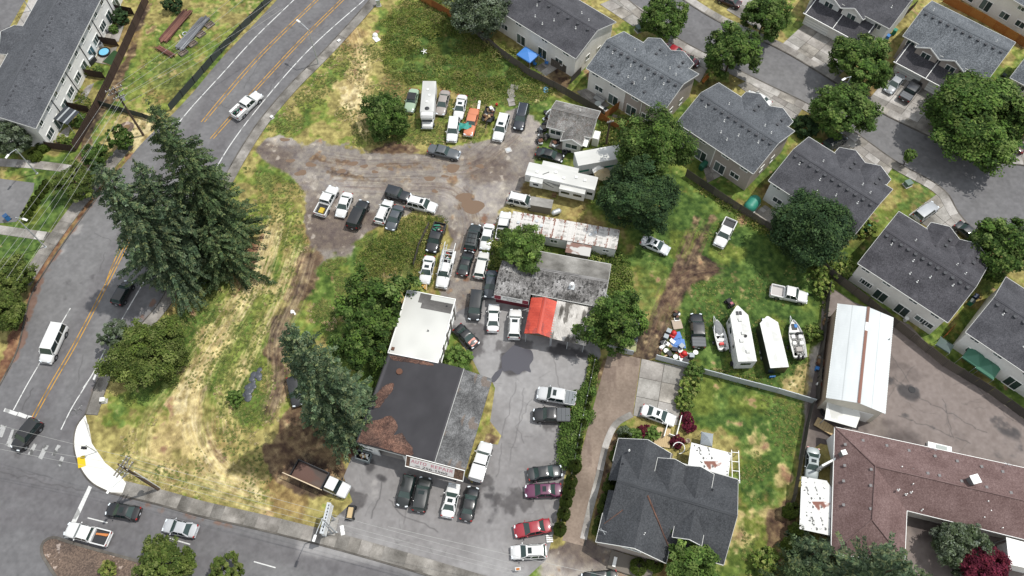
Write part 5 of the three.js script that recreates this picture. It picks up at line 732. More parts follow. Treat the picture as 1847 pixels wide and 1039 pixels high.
function geoOf(kind) {
  if (carGeo.has(kind)) return carGeo.get(kind);
  const k = KIND[kind], h = k.L / 2, [r0, r1, f1, f0] = k.cab, W = k.w, bot = 0.26, G = {};
  const st = [[-h, k.deck * 0.72, W * 0.72, bot + 0.14], [-h + 0.07, k.deck - 0.07, W * 0.86, bot + 0.05], [-h + 0.35, k.deck, W * 0.96, bot], [r0 - 0.02, k.belt, W, bot], [0, k.belt, W, bot], [f0, k.hood + 0.01, W * 0.99, bot], [f0 + (h - f0) * 0.5, mix(k.hood, k.hoodF, 0.35), W * 0.97, bot], [h - 0.28, k.hoodF, W * 0.92, bot], [h - 0.07, k.hoodF - 0.12, W * 0.8, bot + 0.06], [h, k.hoodF * 0.72, W * 0.62, bot + 0.14]];
  if (k.bed) { st.splice(0, 4, [r0 - 0.12, k.belt, W, bot], [r0, k.belt, W, bot]); }
  G.body = loft(st, bodyRing);
  const cw = k.cw, rw = k.rw, b = k.belt - 0.02, R = k.roof, q = (a, c, d, e) => [a, c, d, e];
  G.windshield = faces([q([f0, b, -cw * 0.95], [f0, b, cw * 0.95], [f1, R - 0.05, rw], [f1, R - 0.05, -rw])]);
  G.rear = faces([q([r0, b, -cw * 0.95], [r0, b, cw * 0.95], [r1, R - 0.05, rw], [r1, R - 0.05, -rw])]);
  G.side = [1, -1].map((s) => faces([q([r0, b, s * cw], [f0, b, s * cw], [f1, R - 0.05, s * rw], [r1, R - 0.05, s * rw])]));
  G.rear.translate(0.004, 0, 0);
  const rl = (x0, x1) => { const m = (x0 + x1) / 2, n = 5, m2 = 7, P = [], I = [], U = []; for (let i = 0; i <= m2; i++) for (let j = 0; j <= n; j++) { const u = i / m2, v = j / n * 2 - 1, ex = Math.abs(u * 2 - 1); P.push(mix(x0 - 0.06, x1 + 0.06, u), R - 0.05 + 0.07 * (1 - v ** 4) * (1 - ex ** 5), v * (rw + 0.035) * (1 - 0.05 * ex ** 4)); U.push(0, 0); } for (let i = 0; i < m2; i++) for (let j = 0; j < n; j++) { const a = i * (n + 1) + j; I.push(a, a + 1, a + n + 1, a + 1, a + n + 2, a + n + 1); } const g = new THREE.BufferGeometry(); g.setAttribute('position', new THREE.Float32BufferAttribute(P, 3)); g.setAttribute('uv', new THREE.Float32BufferAttribute(U, 2)); g.setIndex(I); g.computeVertexNormals(); return g; };
  const pil = [[f0, f1, 0.055], [r0, r1, kind === 'sedan' || kind === 'coupe' || kind === 'classic' ? 0.12 : 0.085]].flatMap(([a, c, t]) => [1, -1].map((s) => bar([a, b, s * cw * 0.985], [c, R - 0.05, s * (rw + 0.005)], t, t * 0.8, 5)));
  const mids = kind === 'pickup' || kind === 'coupe' || kind === 'jeep' ? [0.4] : ['bigsuv', 'van', 'suv', 'minivan', 'wagon'].includes(kind) ? [0.3, 0.64] : [0.52]; for (const t of mids) for (const s of [1, -1]) { const xa = mix(r0, f0, t), xb = mix(r1, f1, t); pil.push(bar([xa, b, s * (cw + 0.003)], [xb, R - 0.05, s * (rw + 0.008)], 0.05, 0.05, 5)); }
  G.roof = merge([rl(r1, f1).toNonIndexed(), ...pil]);
  G.wheelX = [h - k.L * 0.185, -h + k.L * 0.2]; const tr = ['bigsuv', 'pickup', 'crewpickup', 'jeep', 'van', 'suv'].includes(kind) ? 0.37 : 0.325; G.tr = tr;
  G.tyre = new THREE.CylinderGeometry(tr, tr, 0.22, 18); G.tyre.rotateX(Math.PI / 2); G.rim = new THREE.CylinderGeometry(tr * 0.62, tr * 0.62, 0.235, 12); G.rim.rotateX(Math.PI / 2);
  G.head = bx(0.16, 0.14, 0.36); G.tailL = bx(0.12, 0.22, 0.26); G.mirror = new RoundedBoxGeometry(0.14, 0.14, 0.2, 2, 0.05); G.grille = bx(0.06, 0.2, W * 0.9); G.plate = bx(0.03, 0.12, 0.32);
  G.arch = new THREE.CylinderGeometry(tr + 0.06, tr + 0.06, 0.04, 18).rotateX(Math.PI / 2);
  G.bump = bx(0.14, 0.16, W * 1.7);
  if (k.bed) {
    const x1 = r0 - 0.14, x0 = -h + 0.08, d = k.deck, z = W * 0.96;
    G.bedFloor = bx(x1 - x0, 0.06, z * 2 - 0.2, (x0 + x1) / 2, 0.68, 0);
    const side = (s) => { const g = new RoundedBoxGeometry(x1 - x0, d - 0.32, 0.16, 2, 0.05); g.translate((x0 + x1) / 2, (d + 0.32) / 2, s * (z - 0.04)); return g; };
    G.bedSides = merge([side(1), side(-1), bx(0.1, d - 0.45, z * 2 - 0.1, x1 - 0.03, (d + 0.45) / 2, 0)]); const tg = new RoundedBoxGeometry(0.12, d - 0.42, z * 2 - 0.08, 2, 0.04); tg.translate(x0, (d + 0.42) / 2, 0); G.tailgate = tg; G.bedX = [x0, x1]; G.bedZ = z;
  }
  carGeo.set(kind, G); return G;
}
const VEH = { sedan: ['sedan', 'car'], coupe: ['coupe', 'car'], classic: ['classic_car', 'car'], hatch: ['hatchback', 'car'], wagon: ['station_wagon', 'car'], suv: ['suv', 'suv'], bigsuv: ['large_suv', 'suv'], jeep: ['off_road_car', 'suv'], minivan: ['minivan', 'minivan'], van: ['passenger_van', 'van'], pickup: ['pickup_truck', 'pickup'], crewpickup: ['crew_cab_pickup', 'pickup'] };
function car(kind, color, front, rear, label, o = {}) {
  const k = KIND[kind], G = geoOf(kind), a = W3(...front, 0.6), b = W3(...rear, 0.6), d = a.clone().sub(b), len = o.len || Math.min(1.1, Math.max(0.92, d.length() / k.L)), c = a.clone().add(b).multiplyScalar(0.5), turn = Math.atan2(-d.z, d.x);
  const g = thing(o.name || VEH[kind][0], label, o.cat || VEH[kind][1], [c.x, 0.012, c.z], turn, o.group || 'vehicles of the place'); g.scale.set(len, 1, 1); g.userData.group = undefined; delete g.userData.group; if (o.group) g.userData.group = o.group;
  const p = paint(color), rp = o.roof ? paint(o.roof) : p, h = k.L / 2;
  part('body', G.body, p, g);
  part('windshield', G.windshield, M.windshield, g); part('rear_window', G.rear, M.windshield, g); G.side.forEach((s) => part('side_window', s, o.panel ? p : M.autoGlass, g)); part('roof', G.roof, rp, g);
  for (const x of G.wheelX) for (const s of [1, -1]) { const w = part('wheel', G.tyre, M.rubber, g, [x, G.tr, s * (k.w - 0.1)]); part('rim', G.rim, o.rims || M.steel, w); }
  for (const x of G.wheelX) for (const s of [1, -1]) part('wheel_arch', G.arch, M.black, g, [x, G.tr + 0.02, s * k.w * 0.995]);
  for (const s of [1, -1]) { part('headlight', G.head, M.lampClear, g, [h - 0.12, k.hoodF - 0.12, s * k.w * 0.62], [0, -s * 0.35, 0]); part('taillight', G.tailL, M.tail, g, [-h + (k.bed ? 0.05 : 0.1), k.deck - 0.17, s * k.w * 0.78], [0, s * 0.3, 0]); part('mirror', G.mirror, o.mirror || p, g, [k.cab[3] - 0.25, k.belt + 0.06, s * (k.w + 0.08)]); }
  part('grille', G.grille, o.chrome ? M.chrome : M.black, g, [h - 0.02, k.hoodF - 0.3, 0]); for (const s of [1, -1]) part('bumper', G.bump, o.chrome ? M.chrome : o.darkBump ? M.darkPlastic : p, g, [s * (h - 0.03), 0.5, 0]); part('number_plate', G.plate, M.plate, g, [-h - 0.03, 0.62, 0]);
  if (k.bed) {
    part('bed_floor', G.bedFloor, o.bedMat || M.darkPlastic, g); part('bed_sides', G.bedSides, p, g); part('tailgate', G.tailgate, p, g); const [x0, x1] = G.bedX, L = x1 - x0;
    if (o.cover) part('bed_cover', merge([0, 1, 2].map((i) => bx(L / 3 - 0.03, 0.05, k.w * 1.8, x0 + L * (i + 0.5) / 3, k.deck + 0.04, 0))), mat(o.cover, 0.6), g);
    if (o.shell) { const s = new RoundedBoxGeometry(L + 0.05, k.roof - k.deck, k.w * 1.82, 3, 0.12); part('canopy_shell', s, paint(o.shell), g, [(x0 + x1) / 2, (k.roof + k.deck) / 2, 0]); part('shell_window', bx(L * 0.8, 0.34, k.w * 1.84, (x0 + x1) / 2, (k.roof + k.deck) / 2 + 0.03, 0), M.autoGlass, g); }
    if (o.load === 'lumber') part('lumber', merge([bx(1.5, 0.08, 0.25, (x0 + x1) / 2, 0.8, 0.35, 0.15), bx(1.3, 0.06, 0.2, (x0 + x1) / 2, 0.88, 0.3, 0.05)]), mat('#b4713c', 0.8), g);
    if (o.load === 'box') part('yellow_box', bx(0.9, 0.35, 0.7, x0 + 0.7, 0.9, 0.1), mat('#b39a2e', 0.7), g);
    if (o.load === 'tools') { for (let i = 0; i < 16; i++) part('tool', bx(rr(0.2, 0.9), rr(0.08, 0.25), rr(0.08, 0.3), rr(x0 + 0.4, x1 - 0.4), 0.82 + rnd() * 0.15, rr(-0.55, 0.55), rr(0, 3)), pick([M.red, M.black, M.galv, M.green, M.wood]), g); }
    if (o.utility) for (const s of [1, -1]) { part('tool_locker', new RoundedBoxGeometry(L, 0.62, 0.42, 2, 0.04), p, g, [(x0 + x1) / 2, 1.05, s * (k.w - 0.16)]); part('locker_lid', bx(L * 0.94, 0.03, 0.36, (x0 + x1) / 2, 1.375, s * (k.w - 0.16)), M.white, g); }
    if (o.ladders) { for (const s of [1, -1]) { part('rack_rail', merge([bar([x0 - 0.9, 1.95, s * 0.78], [h - 1.4, 2.0, s * 0.72], 0.06), bar([x0 + 0.2, 1.1, s * 0.85], [x0 + 0.2, 1.95, s * 0.8], 0.04), bar([x1 - 0.2, 1.1, s * 0.85], [x1 - 0.2, 1.95, s * 0.8], 0.04), bar([x0 + L / 2, 1.1, s * 0.85], [x0 + L / 2, 1.95, s * 0.8], 0.04)]), M.pipe, g); } part('rack_bar', merge([0.1, 0.5, 0.9].map((t) => bar([mix(x0, x1, t), 1.92, -0.8], [mix(x0, x1, t), 1.92, 0.8], 0.035))), M.pipe, g); part('ladder', merge([bx(4.2, 0.07, 0.06, x0 + 1.6, 2.06, 0.35), bx(4.2, 0.07, 0.06, x0 + 1.6, 2.06, 0.75), ...[...Array(11)].map((_, i) => bx(0.04, 0.04, 0.4, x0 - 0.3 + i * 0.37, 2.06, 0.55))]), M.galv, g); }
  }
  if (o.sunroof) part('sunroof', bx(0.5, 0.02, k.rw * 1.1, k.cab[2] - 0.45, k.roof + 0.022, 0), M.autoGlass, g);
  if (o.rails) for (const s of [1, -1]) part('roof_rail', bx(Math.abs(k.cab[1] - k.cab[2]) * 0.85, 0.05, 0.05, (k.cab[1] + k.cab[2]) / 2, k.roof + 0.04, s * k.rw * 0.92), o.rails === 2 ? M.galv : M.black, g);
  if (o.rack) part('roof_rack', merge([...[0.15, 0.5, 0.85].map((t) => bx(0.05, 0.05, k.rw * 1.8, mix(k.cab[1], k.cab[2], t), k.roof + 0.07, 0)), ...[-0.5, 0, 0.5].map((z) => bx(Math.abs(k.cab[1] - k.cab[2]) * 0.8, 0.03, 0.04, (k.cab[1] + k.cab[2]) / 2, k.roof + 0.09, z * k.rw * 1.5))]), M.black, g);
  if (o.softTop) part('vinyl_top', bx(Math.abs(k.cab[1] - k.cab[2]) + 0.35, 0.03, k.rw * 2.0, (k.cab[1] + k.cab[2]) / 2 - 0.06, k.roof + 0.012, 0), mat('#2a2a2c', 0.9), g);
  if (o.hood) part('hood_panel', faces([[[k.cab[3] + 0.08, k.hood + 0.035, -k.w * 0.66], [k.cab[3] + 0.08, k.hood + 0.035, k.w * 0.66], [h - 0.3, k.hoodF + 0.035, k.w * 0.6], [h - 0.3, k.hoodF + 0.035, -k.w * 0.6]]]), paint(o.hood), g);
  return g;
}
const WH = '#c9c9c7', OFF = '#bfbeb9', BK = '#0c0c0e', SV = '#8d9093', GR = '#3d4043', DK = '#1b1e22';
car('pickup', WH, [470, 168], [421, 214], 'white utility pickup with tool lockers driving up the curving road', { utility: 1, load: 'tools', name: 'utility_truck' });
car('hatch', BK, [231, 512], [212, 546], 'black hatchback driving on the road below the big firs', {});
car('van', WH, [82, 655], [112, 588], 'white passenger van driving down the road', {});
car('suv', BK, [30, 808], [68, 762], 'black suv crossing the striped crosswalk', {});
car('sedan', BK, [195.5, 918], [250, 927], 'black sedan in the lane below the leaning utility pole', { sunroof: 1 });
car('sedan', '#a9abad', [297, 947], [354, 959], 'silver sedan driving alone on the bottom road', {});
car('pickup', WH, [122, 954], [197, 973], 'white pickup with orange lumber waiting at the stop line', { load: 'lumber', len: 1.05 });
car('wagon', BK, [538, 731], [527, 681], 'black car half hidden left of the middle fir', {});
car('hatch', '#0d1413', [725, 914], [740, 857], 'blackish green hatchback under the repair sign, leftmost of the row', {});
car('suv', '#1c2020', [767, 866], [756, 919], 'dark grey suv with sunroof, second under the repair sign', { sunroof: 1, darkBump: 1 });
car('coupe', WH, [819, 876], [807, 930], 'small white coupe with sunroof under the repair sign', { sunroof: 1, len: 0.92 });
car('sedan', BK, [854, 878], [840, 940], 'black sedan at the right end of the row under the repair sign', {});
car('pickup', WH, [878, 799], [857, 868], 'white pickup with white canopy beside the repair shop wall', { shell: WH, chrome: 1 });
car('crewpickup', '#b5b6b6', [970, 709], [1038, 721], 'silver white pickup with grey bed cover nosing into the car park', { cover: '#6e7376', sunroof: 1, chrome: 1 });
car('pickup', BK, [967, 749], [1023, 750], 'black pickup below the silver white pickup with grey bed cover', { cover: '#4a4d50', len: 0.9 });
car('sedan', '#1d1f21', [1014, 849], [952, 857], 'dark grey sedan just above the purple sedan', {});
car('sedan', '#562040', [947, 886], [1013, 884], 'purple sedan parked in the car park', { sunroof: 1 });
car('sedan', '#8b1826', [928, 959], [993, 947], 'red sedan near the car park entrance', {});
car('wagon', WH, [922, 997], [986, 994], 'white station wagon below the red sedan', { sunroof: 1, rails: 1 });
car('sedan', BK, [1052, 1046], [1110, 1041], 'black car cut by the bottom edge of the picture', {});
car('sedan', WH, [1217, 760], [1157, 739], 'white sedan with black glass roof on the concrete pad', { sunroof: 1 });
car('coupe', '#8e9696', [1463, 862], [1466, 812], 'silver green coupe between fence and apartment block', { sunroof: 1 });
car('pickup', WH, [603, 338], [576, 389], 'white pickup with yellow box in its bed, first of the yard row', { load: 'box', len: 1 });
car('sedan', WH, [613, 390], [628, 350], 'white sedan between white pickup and black suv in the yard row', {});
car('bigsuv', BK, [658, 364], [635, 413], 'large black suv in the yard row', {});
car('wagon', WH, [701, 363], [684, 402], 'white station wagon next to the grey sedan in the yard row', { rails: 1 });
car('sedan', '#3f4449', [703, 414], [721, 373], 'grey sedan at the end of the yard row beside tall grass', {});
car('jeep', '#14181e', [740, 358], [697, 346], 'black boxy off-road car above the yard row', { darkBump: 1 });
car('suv', WH, [787, 377], [736, 364], 'white suv with twin sunroofs parked beside the black off-road car', { sunroof: 1, rails: 1 });
car('pickup', '#101114', [778, 454], [794, 406], 'black pickup with clutter in its bed beside the grey plank fence', { load: 'tools', len: 0.94 });
car('sedan', WH, [765, 511], [776, 463], 'white sedan behind the white flat-roofed block', { sunroof: 1 });
car('pickup', WH, [795, 523], [812, 452], 'white work truck with ladder rack above the white block', { utility: 1, ladders: 1, load: 'tools', name: 'ladder_truck', len: 1.1 });
car('suv', '#1b2221', [859, 406], [847, 453], 'dark green suv with roof rack in the yard lane', { rack: 1 });
car('sedan', WH, [874, 449], [883, 406], 'white sedan beside the dark green suv with roof rack', {});
car('coupe', BK, [846, 455], [834, 495], 'black coupe with red tail lights behind the dark green suv', { len: 0.92 });
car('wagon', OFF, [874, 455], [863, 503], 'white station wagon with silver bumper at the brambles', { darkBump: 1 });
car('minivan', '#15181a', [854, 578], [861, 525], 'black minivan in the lane left of the detailing shop', {});
car('sedan', WH, [891, 552], [889, 596], 'white sedan in front of the detailing shop sign', {});
car('coupe', BK, [857, 622], [826, 592], 'small black coupe with orange pink bonnet', { hood: '#b0604a', len: 0.86 });
car('suv', WH, [930, 559], [927, 612], 'white suv with sunroof beside the red canopy', { sunroof: 1, rails: 1 });
car('sedan', '#2b333b', [883, 530], [887, 496], 'blue grey car tucked beside the detailing shop wall', {});
car('pickup', WH, [912, 388], [905, 430], 'old white pickup at the end of the mobile home', { len: 0.92 });
car('suv', WH, [969, 370], [916, 358], 'white suv above the mobile home', { rails: 1 });
car('sedan', '#b9bcbe', [1205, 453], [1159, 433], 'pearl white sedan under the big leafy tree edge', { sunroof: 1 });
car('pickup', WH, [1296, 443], [1318, 399], 'white pickup with open black bed on the back lawn', { len: 0.96 });
car('crewpickup', BK, [1255, 569], [1260, 626], 'black pickup with grey bed cover beside the junk heap', { cover: '#54575a', len: 0.92 });
car('pickup', WH, [1456, 539], [1389, 524], 'white pickup with white bed parked across the back lawn', { bedMat: mat('#a9a5a2', 0.8) });
car('classic', '#8fa38a', [737, 203], [748, 162], 'pale green old car with black vinyl top', { softTop: 1, chrome: 1, len: 0.95 });
car('sedan', '#8f8781', [793.5, 207], [804, 165], 'beige silver sedan next to the camper', {});
car('sedan', WH, [825.5, 214], [834.5, 173], 'white sedan with sunroof behind the white suv', { sunroof: 1 });
car('suv', WH, [814, 259], [820.5, 212], 'white suv in front of the row of old cars', { len: 0.98 });
car('classic', '#b9714e', [844, 246], [856, 197], 'orange old car with a teal tarp on it', { chrome: 1 });
car('suv', WH, [896, 256], [911, 207], 'white suv with sunroof beside the junk trailer', { sunroof: 1 });
car('suv', '#161b26', [934, 236], [946, 189], 'dark blue suv parked above the cottage', { rails: 2 });
car('classic', '#4b4f52', [829, 281], [773, 268], 'grey old coupe parked along the muddy track', { chrome: 1 });
car('sedan', BK, [1016, 287], [967, 274], 'black sedan between cottage and white fifth-wheel trailer', {});
car('sedan', '#8e1420', [1202, 86], [1222, 96], 'bright red car behind the mottled slate roof', { len: 0.92 });
car('sedan', '#3a0d12', [1250, 112], [1226, 104], 'black and red car on the shaded driveway', { hood: '#7d1520', len: 0.95 });
car('sedan', WH, [1360, 175], [1376, 184], 'white car mostly hidden behind the bluish roof', { len: 0.92 });
car('sedan', '#8a8d90', [1601, 166], [1626, 136], 'silver sedan on the driveway beside the black pickup', {});
car('crewpickup', '#0c1016', [1658, 144], [1626, 185], 'black pickup with grey bed cover on the driveway', { cover: '#55585c', len: 0.93 });
car('suv', '#23282b', [1518, 249], [1492, 265], 'dark suv beside the round tree behind the dark roof', {});
car('sedan', '#40101a', [1852, 250], [1838, 268], 'dark red car at the frame edge on the far driveway', {});
car('sedan', '#301016', [1300, -4], [1330, 8], 'dark red car at the top edge of the street', {});
car('suv', '#9a9da0', [1682, 373], [1656, 392], 'silver suv on the turning circle driveway', {});
car('sedan', '#16181a', [1757, 430], [1735, 412], 'dark car half hidden beside the turning circle tree', {});
car('suv', '#7d8285', [933, 14], [910, 36], 'grey suv at the top edge beside the white house', {});
// bigger and odd vehicles -------------------------------------------------------------
{ // flatbed truck
  const f = W3(628, 888, 0.8), r = W3(533, 846, 0.8), d = f.clone().sub(r), L = d.length(), c = f.clone().add(r).multiplyScalar(0.5), g = thing('flatbed_truck', 'white truck with rusty brown dump bed by the fir trees', 'truck', [c.x, 0.01, c.z], Math.atan2(-d.z, d.x)), p = paint(WH), h = L / 2, cb = h - 3.0;
  part('body', loft([[cb, 1.25, 1.0, 0.35], [cb + 0.1, 1.28, 1.0, 0.35], [h - 1.3, 1.25, 0.99, 0.35], [h - 0.4, 1.12, 0.95, 0.35], [h - 0.08, 0.98, 0.86, 0.42], [h, 0.75, 0.7, 0.5]], bodyRing), p, g);
  part('cab_roof', new RoundedBoxGeometry(1.3, 0.14, 1.56, 2, 0.06), p, g, [cb + 0.85, 1.95, 0]); part('windshield', faces([[[h - 1.15, 1.24, -0.9], [h - 1.15, 1.24, 0.9], [cb + 1.45, 1.92, 0.74], [cb + 1.45, 1.92, -0.74]]]), M.autoGlass, g); part('rear_window', faces([[[cb + 0.1, 1.24, -0.9], [cb + 0.1, 1.24, 0.9], [cb + 0.22, 1.92, 0.74], [cb + 0.22, 1.92, -0.74]]]), M.autoGlass, g); for (const s of [1, -1]) { part('side_window', faces([[[cb + 0.1, 1.24, s * 0.92], [h - 1.15, 1.24, s * 0.92], [cb + 1.45, 1.92, s * 0.75], [cb + 0.22, 1.92, s * 0.75]]]), M.autoGlass, g); part('mirror', bx(0.12, 0.3, 0.25, h - 1.35, 1.4, s * 1.15), M.black, g); part('headlight', bx(0.12, 0.16, 0.36, h - 0.1, 0.85, s * 0.66), M.lampClear, g); }
  const bl = L - 3.15, bc = -h + bl / 2, rb = mat('#ffffff', 0.9, { map: rep(rgbTex(256, 256, (x, y) => { const a = N1[y * NT + x] - 0.5, b = sstep(0.55, 0.75, N2[y * NT + x]); return [mix(66 + a * 56, 88, b), mix(58 + a * 44, 66, b), mix(54 + a * 38, 58, b)]; }), 4) });
  part('bed_floor', bx(bl, 0.1, 2.2, bc, 1.05, 0), rb, g); part('bed_side', bx(bl, 0.55, 0.1, bc, 1.35, -1.12), M.darkPlastic, g); part('bed_side', bx(bl, 0.5, 0.1, bc, 1.35, 1.12), mat('#b59a76', 0.8), g); part('bed_head', bx(0.1, 0.8, 2.3, bc + bl / 2, 1.4, 0), M.darkPlastic, g); part('tailgate', bx(0.1, 0.55, 2.3, bc - bl / 2, 1.35, 0), M.black, g); part('chassis', bx(L - 1.2, 0.3, 0.9, -0.4, 0.7, 0), M.black, g);
  part('side_rail', bx(bl + 1.2, 0.1, 0.1, bc - 0.4, 1.66, 1.16), mat('#c2b299', 0.8), g);
  for (const x of [h - 1.0, -h + 1.3]) for (const s of [1, -1]) { const w = part('wheel', new THREE.CylinderGeometry(0.42, 0.42, 0.3, 18).rotateX(Math.PI / 2), M.rubber, g, [x, 0.42, s * 0.88]); part('rim', new THREE.CylinderGeometry(0.24, 0.24, 0.31, 12).rotateX(Math.PI / 2), M.galv, w); }
}
function wheelSet(g, xs, z, r = 0.36) { for (const x of xs) for (const s of [1, -1]) { const w = part('wheel', new THREE.CylinderGeometry(r, r, 0.24, 16).rotateX(Math.PI / 2), M.rubber, g, [x, r, s * z]); part('rim', new THREE.CylinderGeometry(r * 0.6, r * 0.6, 0.25, 12).rotateX(Math.PI / 2), M.galv, w); } }
function between(f, r, h) { const a = W3(...f, h), b = W3(...r, h), d = a.clone().sub(b), c = a.clone().add(b).multiplyScalar(0.5); return { pos: [c.x, 0.01, c.z], turn: Math.atan2(-d.z, d.x), L: d.length() }; }
const rvWhite = mat('#cbcbc8', 0.5), rvRoof = mat('#d0d0cd', 0.65, { map: rep(rgbTex(256, 256, (x, y) => { const v = 250 - sstep(0.6, 0.8, N1[y * NT + x]) * 26 - (N3[y * NT + x] - 0.5) * 12; return [v, v, v - 2]; }), 5) });
{ // small motorhome
  const q = between([769, 220], [775, 150], 2.2), L = q.L, g = thing('motorhome', 'white camper van with over-cab bunk among the old cars', 'motorhome', q.pos, q.turn), h = L / 2, w = 1.12;
  part('body', new RoundedBoxGeometry(L - 1.6, 2.1, w * 2, 2, 0.08), rvWhite, g, [-0.8, 1.65, 0]); part('roof', bx(L - 1.7, 0.06, w * 2 - 0.1, -0.8, 2.72, 0), mat('#c2c2c0', 0.75, { map: rvRoof.map }), g); part('bunk', loft([[h - 1.7, 2.72, w * 0.98, 1.75], [h - 1.0, 2.66, w * 0.95, 1.8], [h - 0.7, 2.3, w * 0.85, 1.9]], bodyRing), rvWhite, g); part('bunk_window', bx(0.05, 0.34, 1.5, h - 0.82, 2.35, 0, 0, 0, 0.5), M.autoGlass, g);
  part('bonnet', loft([[h - 1.7, 1.2, 0.98, 0.35], [h - 0.9, 1.12, 0.95, 0.35], [h - 0.15, 1.0, 0.86, 0.4], [h, 0.8, 0.7, 0.5]], bodyRing), rvWhite, g); part('windshield', faces([[[h - 0.9, 1.12, -0.85], [h - 0.9, 1.12, 0.85], [h - 1.55, 1.8, 0.8], [h - 1.55, 1.8, -0.8]]]), M.autoGlass, g); for (const s of [1, -1]) { part('side_window', bx(1.2, 0.45, 0.03, -1.2, 1.9, s * (w + 0.01)), M.autoGlass, g); part('headlight', bx(0.1, 0.14, 0.3, h - 0.1, 0.8, s * 0.66), M.lampClear, g); }
  part('roof_hatch', new THREE.SphereGeometry(0.42, 14, 8), M.darkPlastic, g, [h - 2.3, 2.7, 0]).scale.y = 0.35; part('bumper', bx(0.14, 0.14, 1.9, h, 0.5, 0), M.chrome, g); for (const x of [-2.2, -1.0, 0.4]) part('roof_vent', bx(0.35, 0.12, 0.35, x, 2.79, rr(-0.3, 0.3)), M.pipe, g); wheelSet(g, [h - 1.0, -h + 1.5], 0.95);
}
{ // fifth-wheel trailer with slide-outs
  const q = between([951, 303], [1076, 331], 3.4), L = q.L, h = L / 2, w = 1.25, g = thing('fifth_wheel_trailer', 'long white fifth-wheel trailer with slide-outs and grey swoosh stripes', 'caravan', q.pos, q.turn);
  part('body', merge([new RoundedBoxGeometry(L - 2.6, 2.6, w * 2, 2, 0.06).translate(-1.3, 2.0, 0), new RoundedBoxGeometry(2.9, 1.7, w * 2, 2, 0.12).translate(h - 1.4, 2.45, 0)]), rvWhite, g); part('roof', bx(L - 0.2, 0.06, w * 2 - 0.06, 0, 3.32, 0), rvRoof, g);
  const slide = (x, l, s, y, hh) => { const b = part('slide_out', new RoundedBoxGeometry(l, hh, 0.9, 2, 0.05), rvWhite, g, [x, y, s * (w + 0.4)]); part('slide_roof', bx(l + 0.06, 0.05, 0.96, 0, hh / 2 + 0.02, 0), rvRoof, b); return b; };
  const front = -1;                                               // camera side is local -z when the nose points west
  const a = slide(-h + 3.3, 3.9, front, 2.0, 1.9); for (const u of [-0.9, 1.0]) part('window', bx(1.3, 0.5, 0.04, u, 0.2, front * 0.46), M.autoGlass, a); const b = slide(h - 1.9, 1.9, front, 2.5, 1.3); part('window', bx(0.8, 0.4, 0.04, 0, 0.1, front * 0.46), M.autoGlass, b); slide(h - 4.8, 5.6, -front, 2.3, 1.8);
  for (const [u, l, y, rz] of [[h - 3.4, 1.6, 2.2, 0.5], [h - 3.9, 1.4, 1.9, 0.4], [h - 4.6, 2.4, 2.6, 0.08], [h - 5.2, 1.8, 2.3, 0.1]]) part('stripe', bx(l, 0.1, 0.02, u, y, front * (w + 0.012), 0, 0, rz), M.darkPlastic, g);
  part('window', bx(0.9, 0.6, 0.04, -h + 0.7, 2.2, front * (w + 0.015)), M.autoGlass, g); part('end_window', bx(0.04, 0.6, 0.9, -h - 0.0, 2.2, 0), M.autoGlass, g); part('steps', merge([bx(0.7, 0.08, 0.4, 0.6, 0.5, front * (w + 0.3)), bx(0.7, 0.08, 0.4, 0.6, 0.25, front * (w + 0.6))]), M.wood, g);
  for (const [u, z] of [[h - 1.6, -0.3], [h - 4.4, 0.4], [-0.4, -0.3], [-2.2, 0.3], [-3.6, 0.1]]) part('roof_vent', bx(0.4, 0.14, 0.4, u, 3.42, z), M.pipe, g); part('aerial', bx(1.1, 0.04, 0.06, h - 3.0, 3.44, -0.2, 0.7), M.darkPlastic, g); wheelSet(g, [-1.6, -0.75], 1.1); part('hitch_leg', merge([bx(0.1, 1.3, 0.1, h - 2.7, 0.65, 0.8), bx(0.1, 1.3, 0.1, h - 2.7, 0.65, -0.8)]), M.black, g);
}
{ // box trailer
  const q = between([1046, 290], [1120, 277], 3.4), L = 8.5, g = thing('box_trailer', 'white box trailer with green stripe beside the cottage', 'trailer', [q.pos[0] + 0.4, 0.01, q.pos[2] - 0.4], q.turn + Math.PI), w = 1.3;
  part('body', bx(L, 2.7, w * 2, 0, 2.15, 0), mat('#bdbfbe', 0.6), g); part('roof', bx(L + 0.02, 0.05, w * 2 + 0.02, 0, 3.53, 0), rvRoof, g); part('stripe', bx(L * 0.96, 0.4, 0.02, 0.1, 2.0, w + 0.012), mat('#126a58', 0.6), g); part('stripe', bx(1.6, 0.5, 0.025, -L / 2 + 2.6, 2.05, w + 0.014), mat('#bdbfbe', 0.6), g); part('panel_seams', merge([...Array(13)].map((_, i) => bx(0.04, 2.6, 0.02, -L / 2 + 0.5 + i * 0.64, 2.15, w + 0.008))), M.galv, g);
  part('number', merge([bx(0.1, 0.34, 0.02, -L / 2 + 2.2, 2.05, w + 0.03), bx(0.3, 0.09, 0.02, -L / 2 + 2.55, 2.2, w + 0.03), bx(0.3, 0.09, 0.02, -L / 2 + 2.55, 1.9, w + 0.03), bx(0.1, 0.2, 0.02, -L / 2 + 2.66, 2.08, w + 0.03), bx(0.1, 0.36, 0.02, -L / 2 + 2.95, 2.05, w + 0.03), bx(0.24, 0.1, 0.02, -L / 2 + 3.1, 1.9, w + 0.03)]), M.black, g); wheelSet(g, [L / 2 - 1.2, L / 2 - 2.2], 1.1, 0.45); part('landing_leg', merge([bx(0.12, 0.9, 0.12, -L / 2 + 1.4, 0.45, 0.7), bx(0.12, 0.9, 0.12, -L / 2 + 1.4, 0.45, -0.7)]), M.black, g);
}
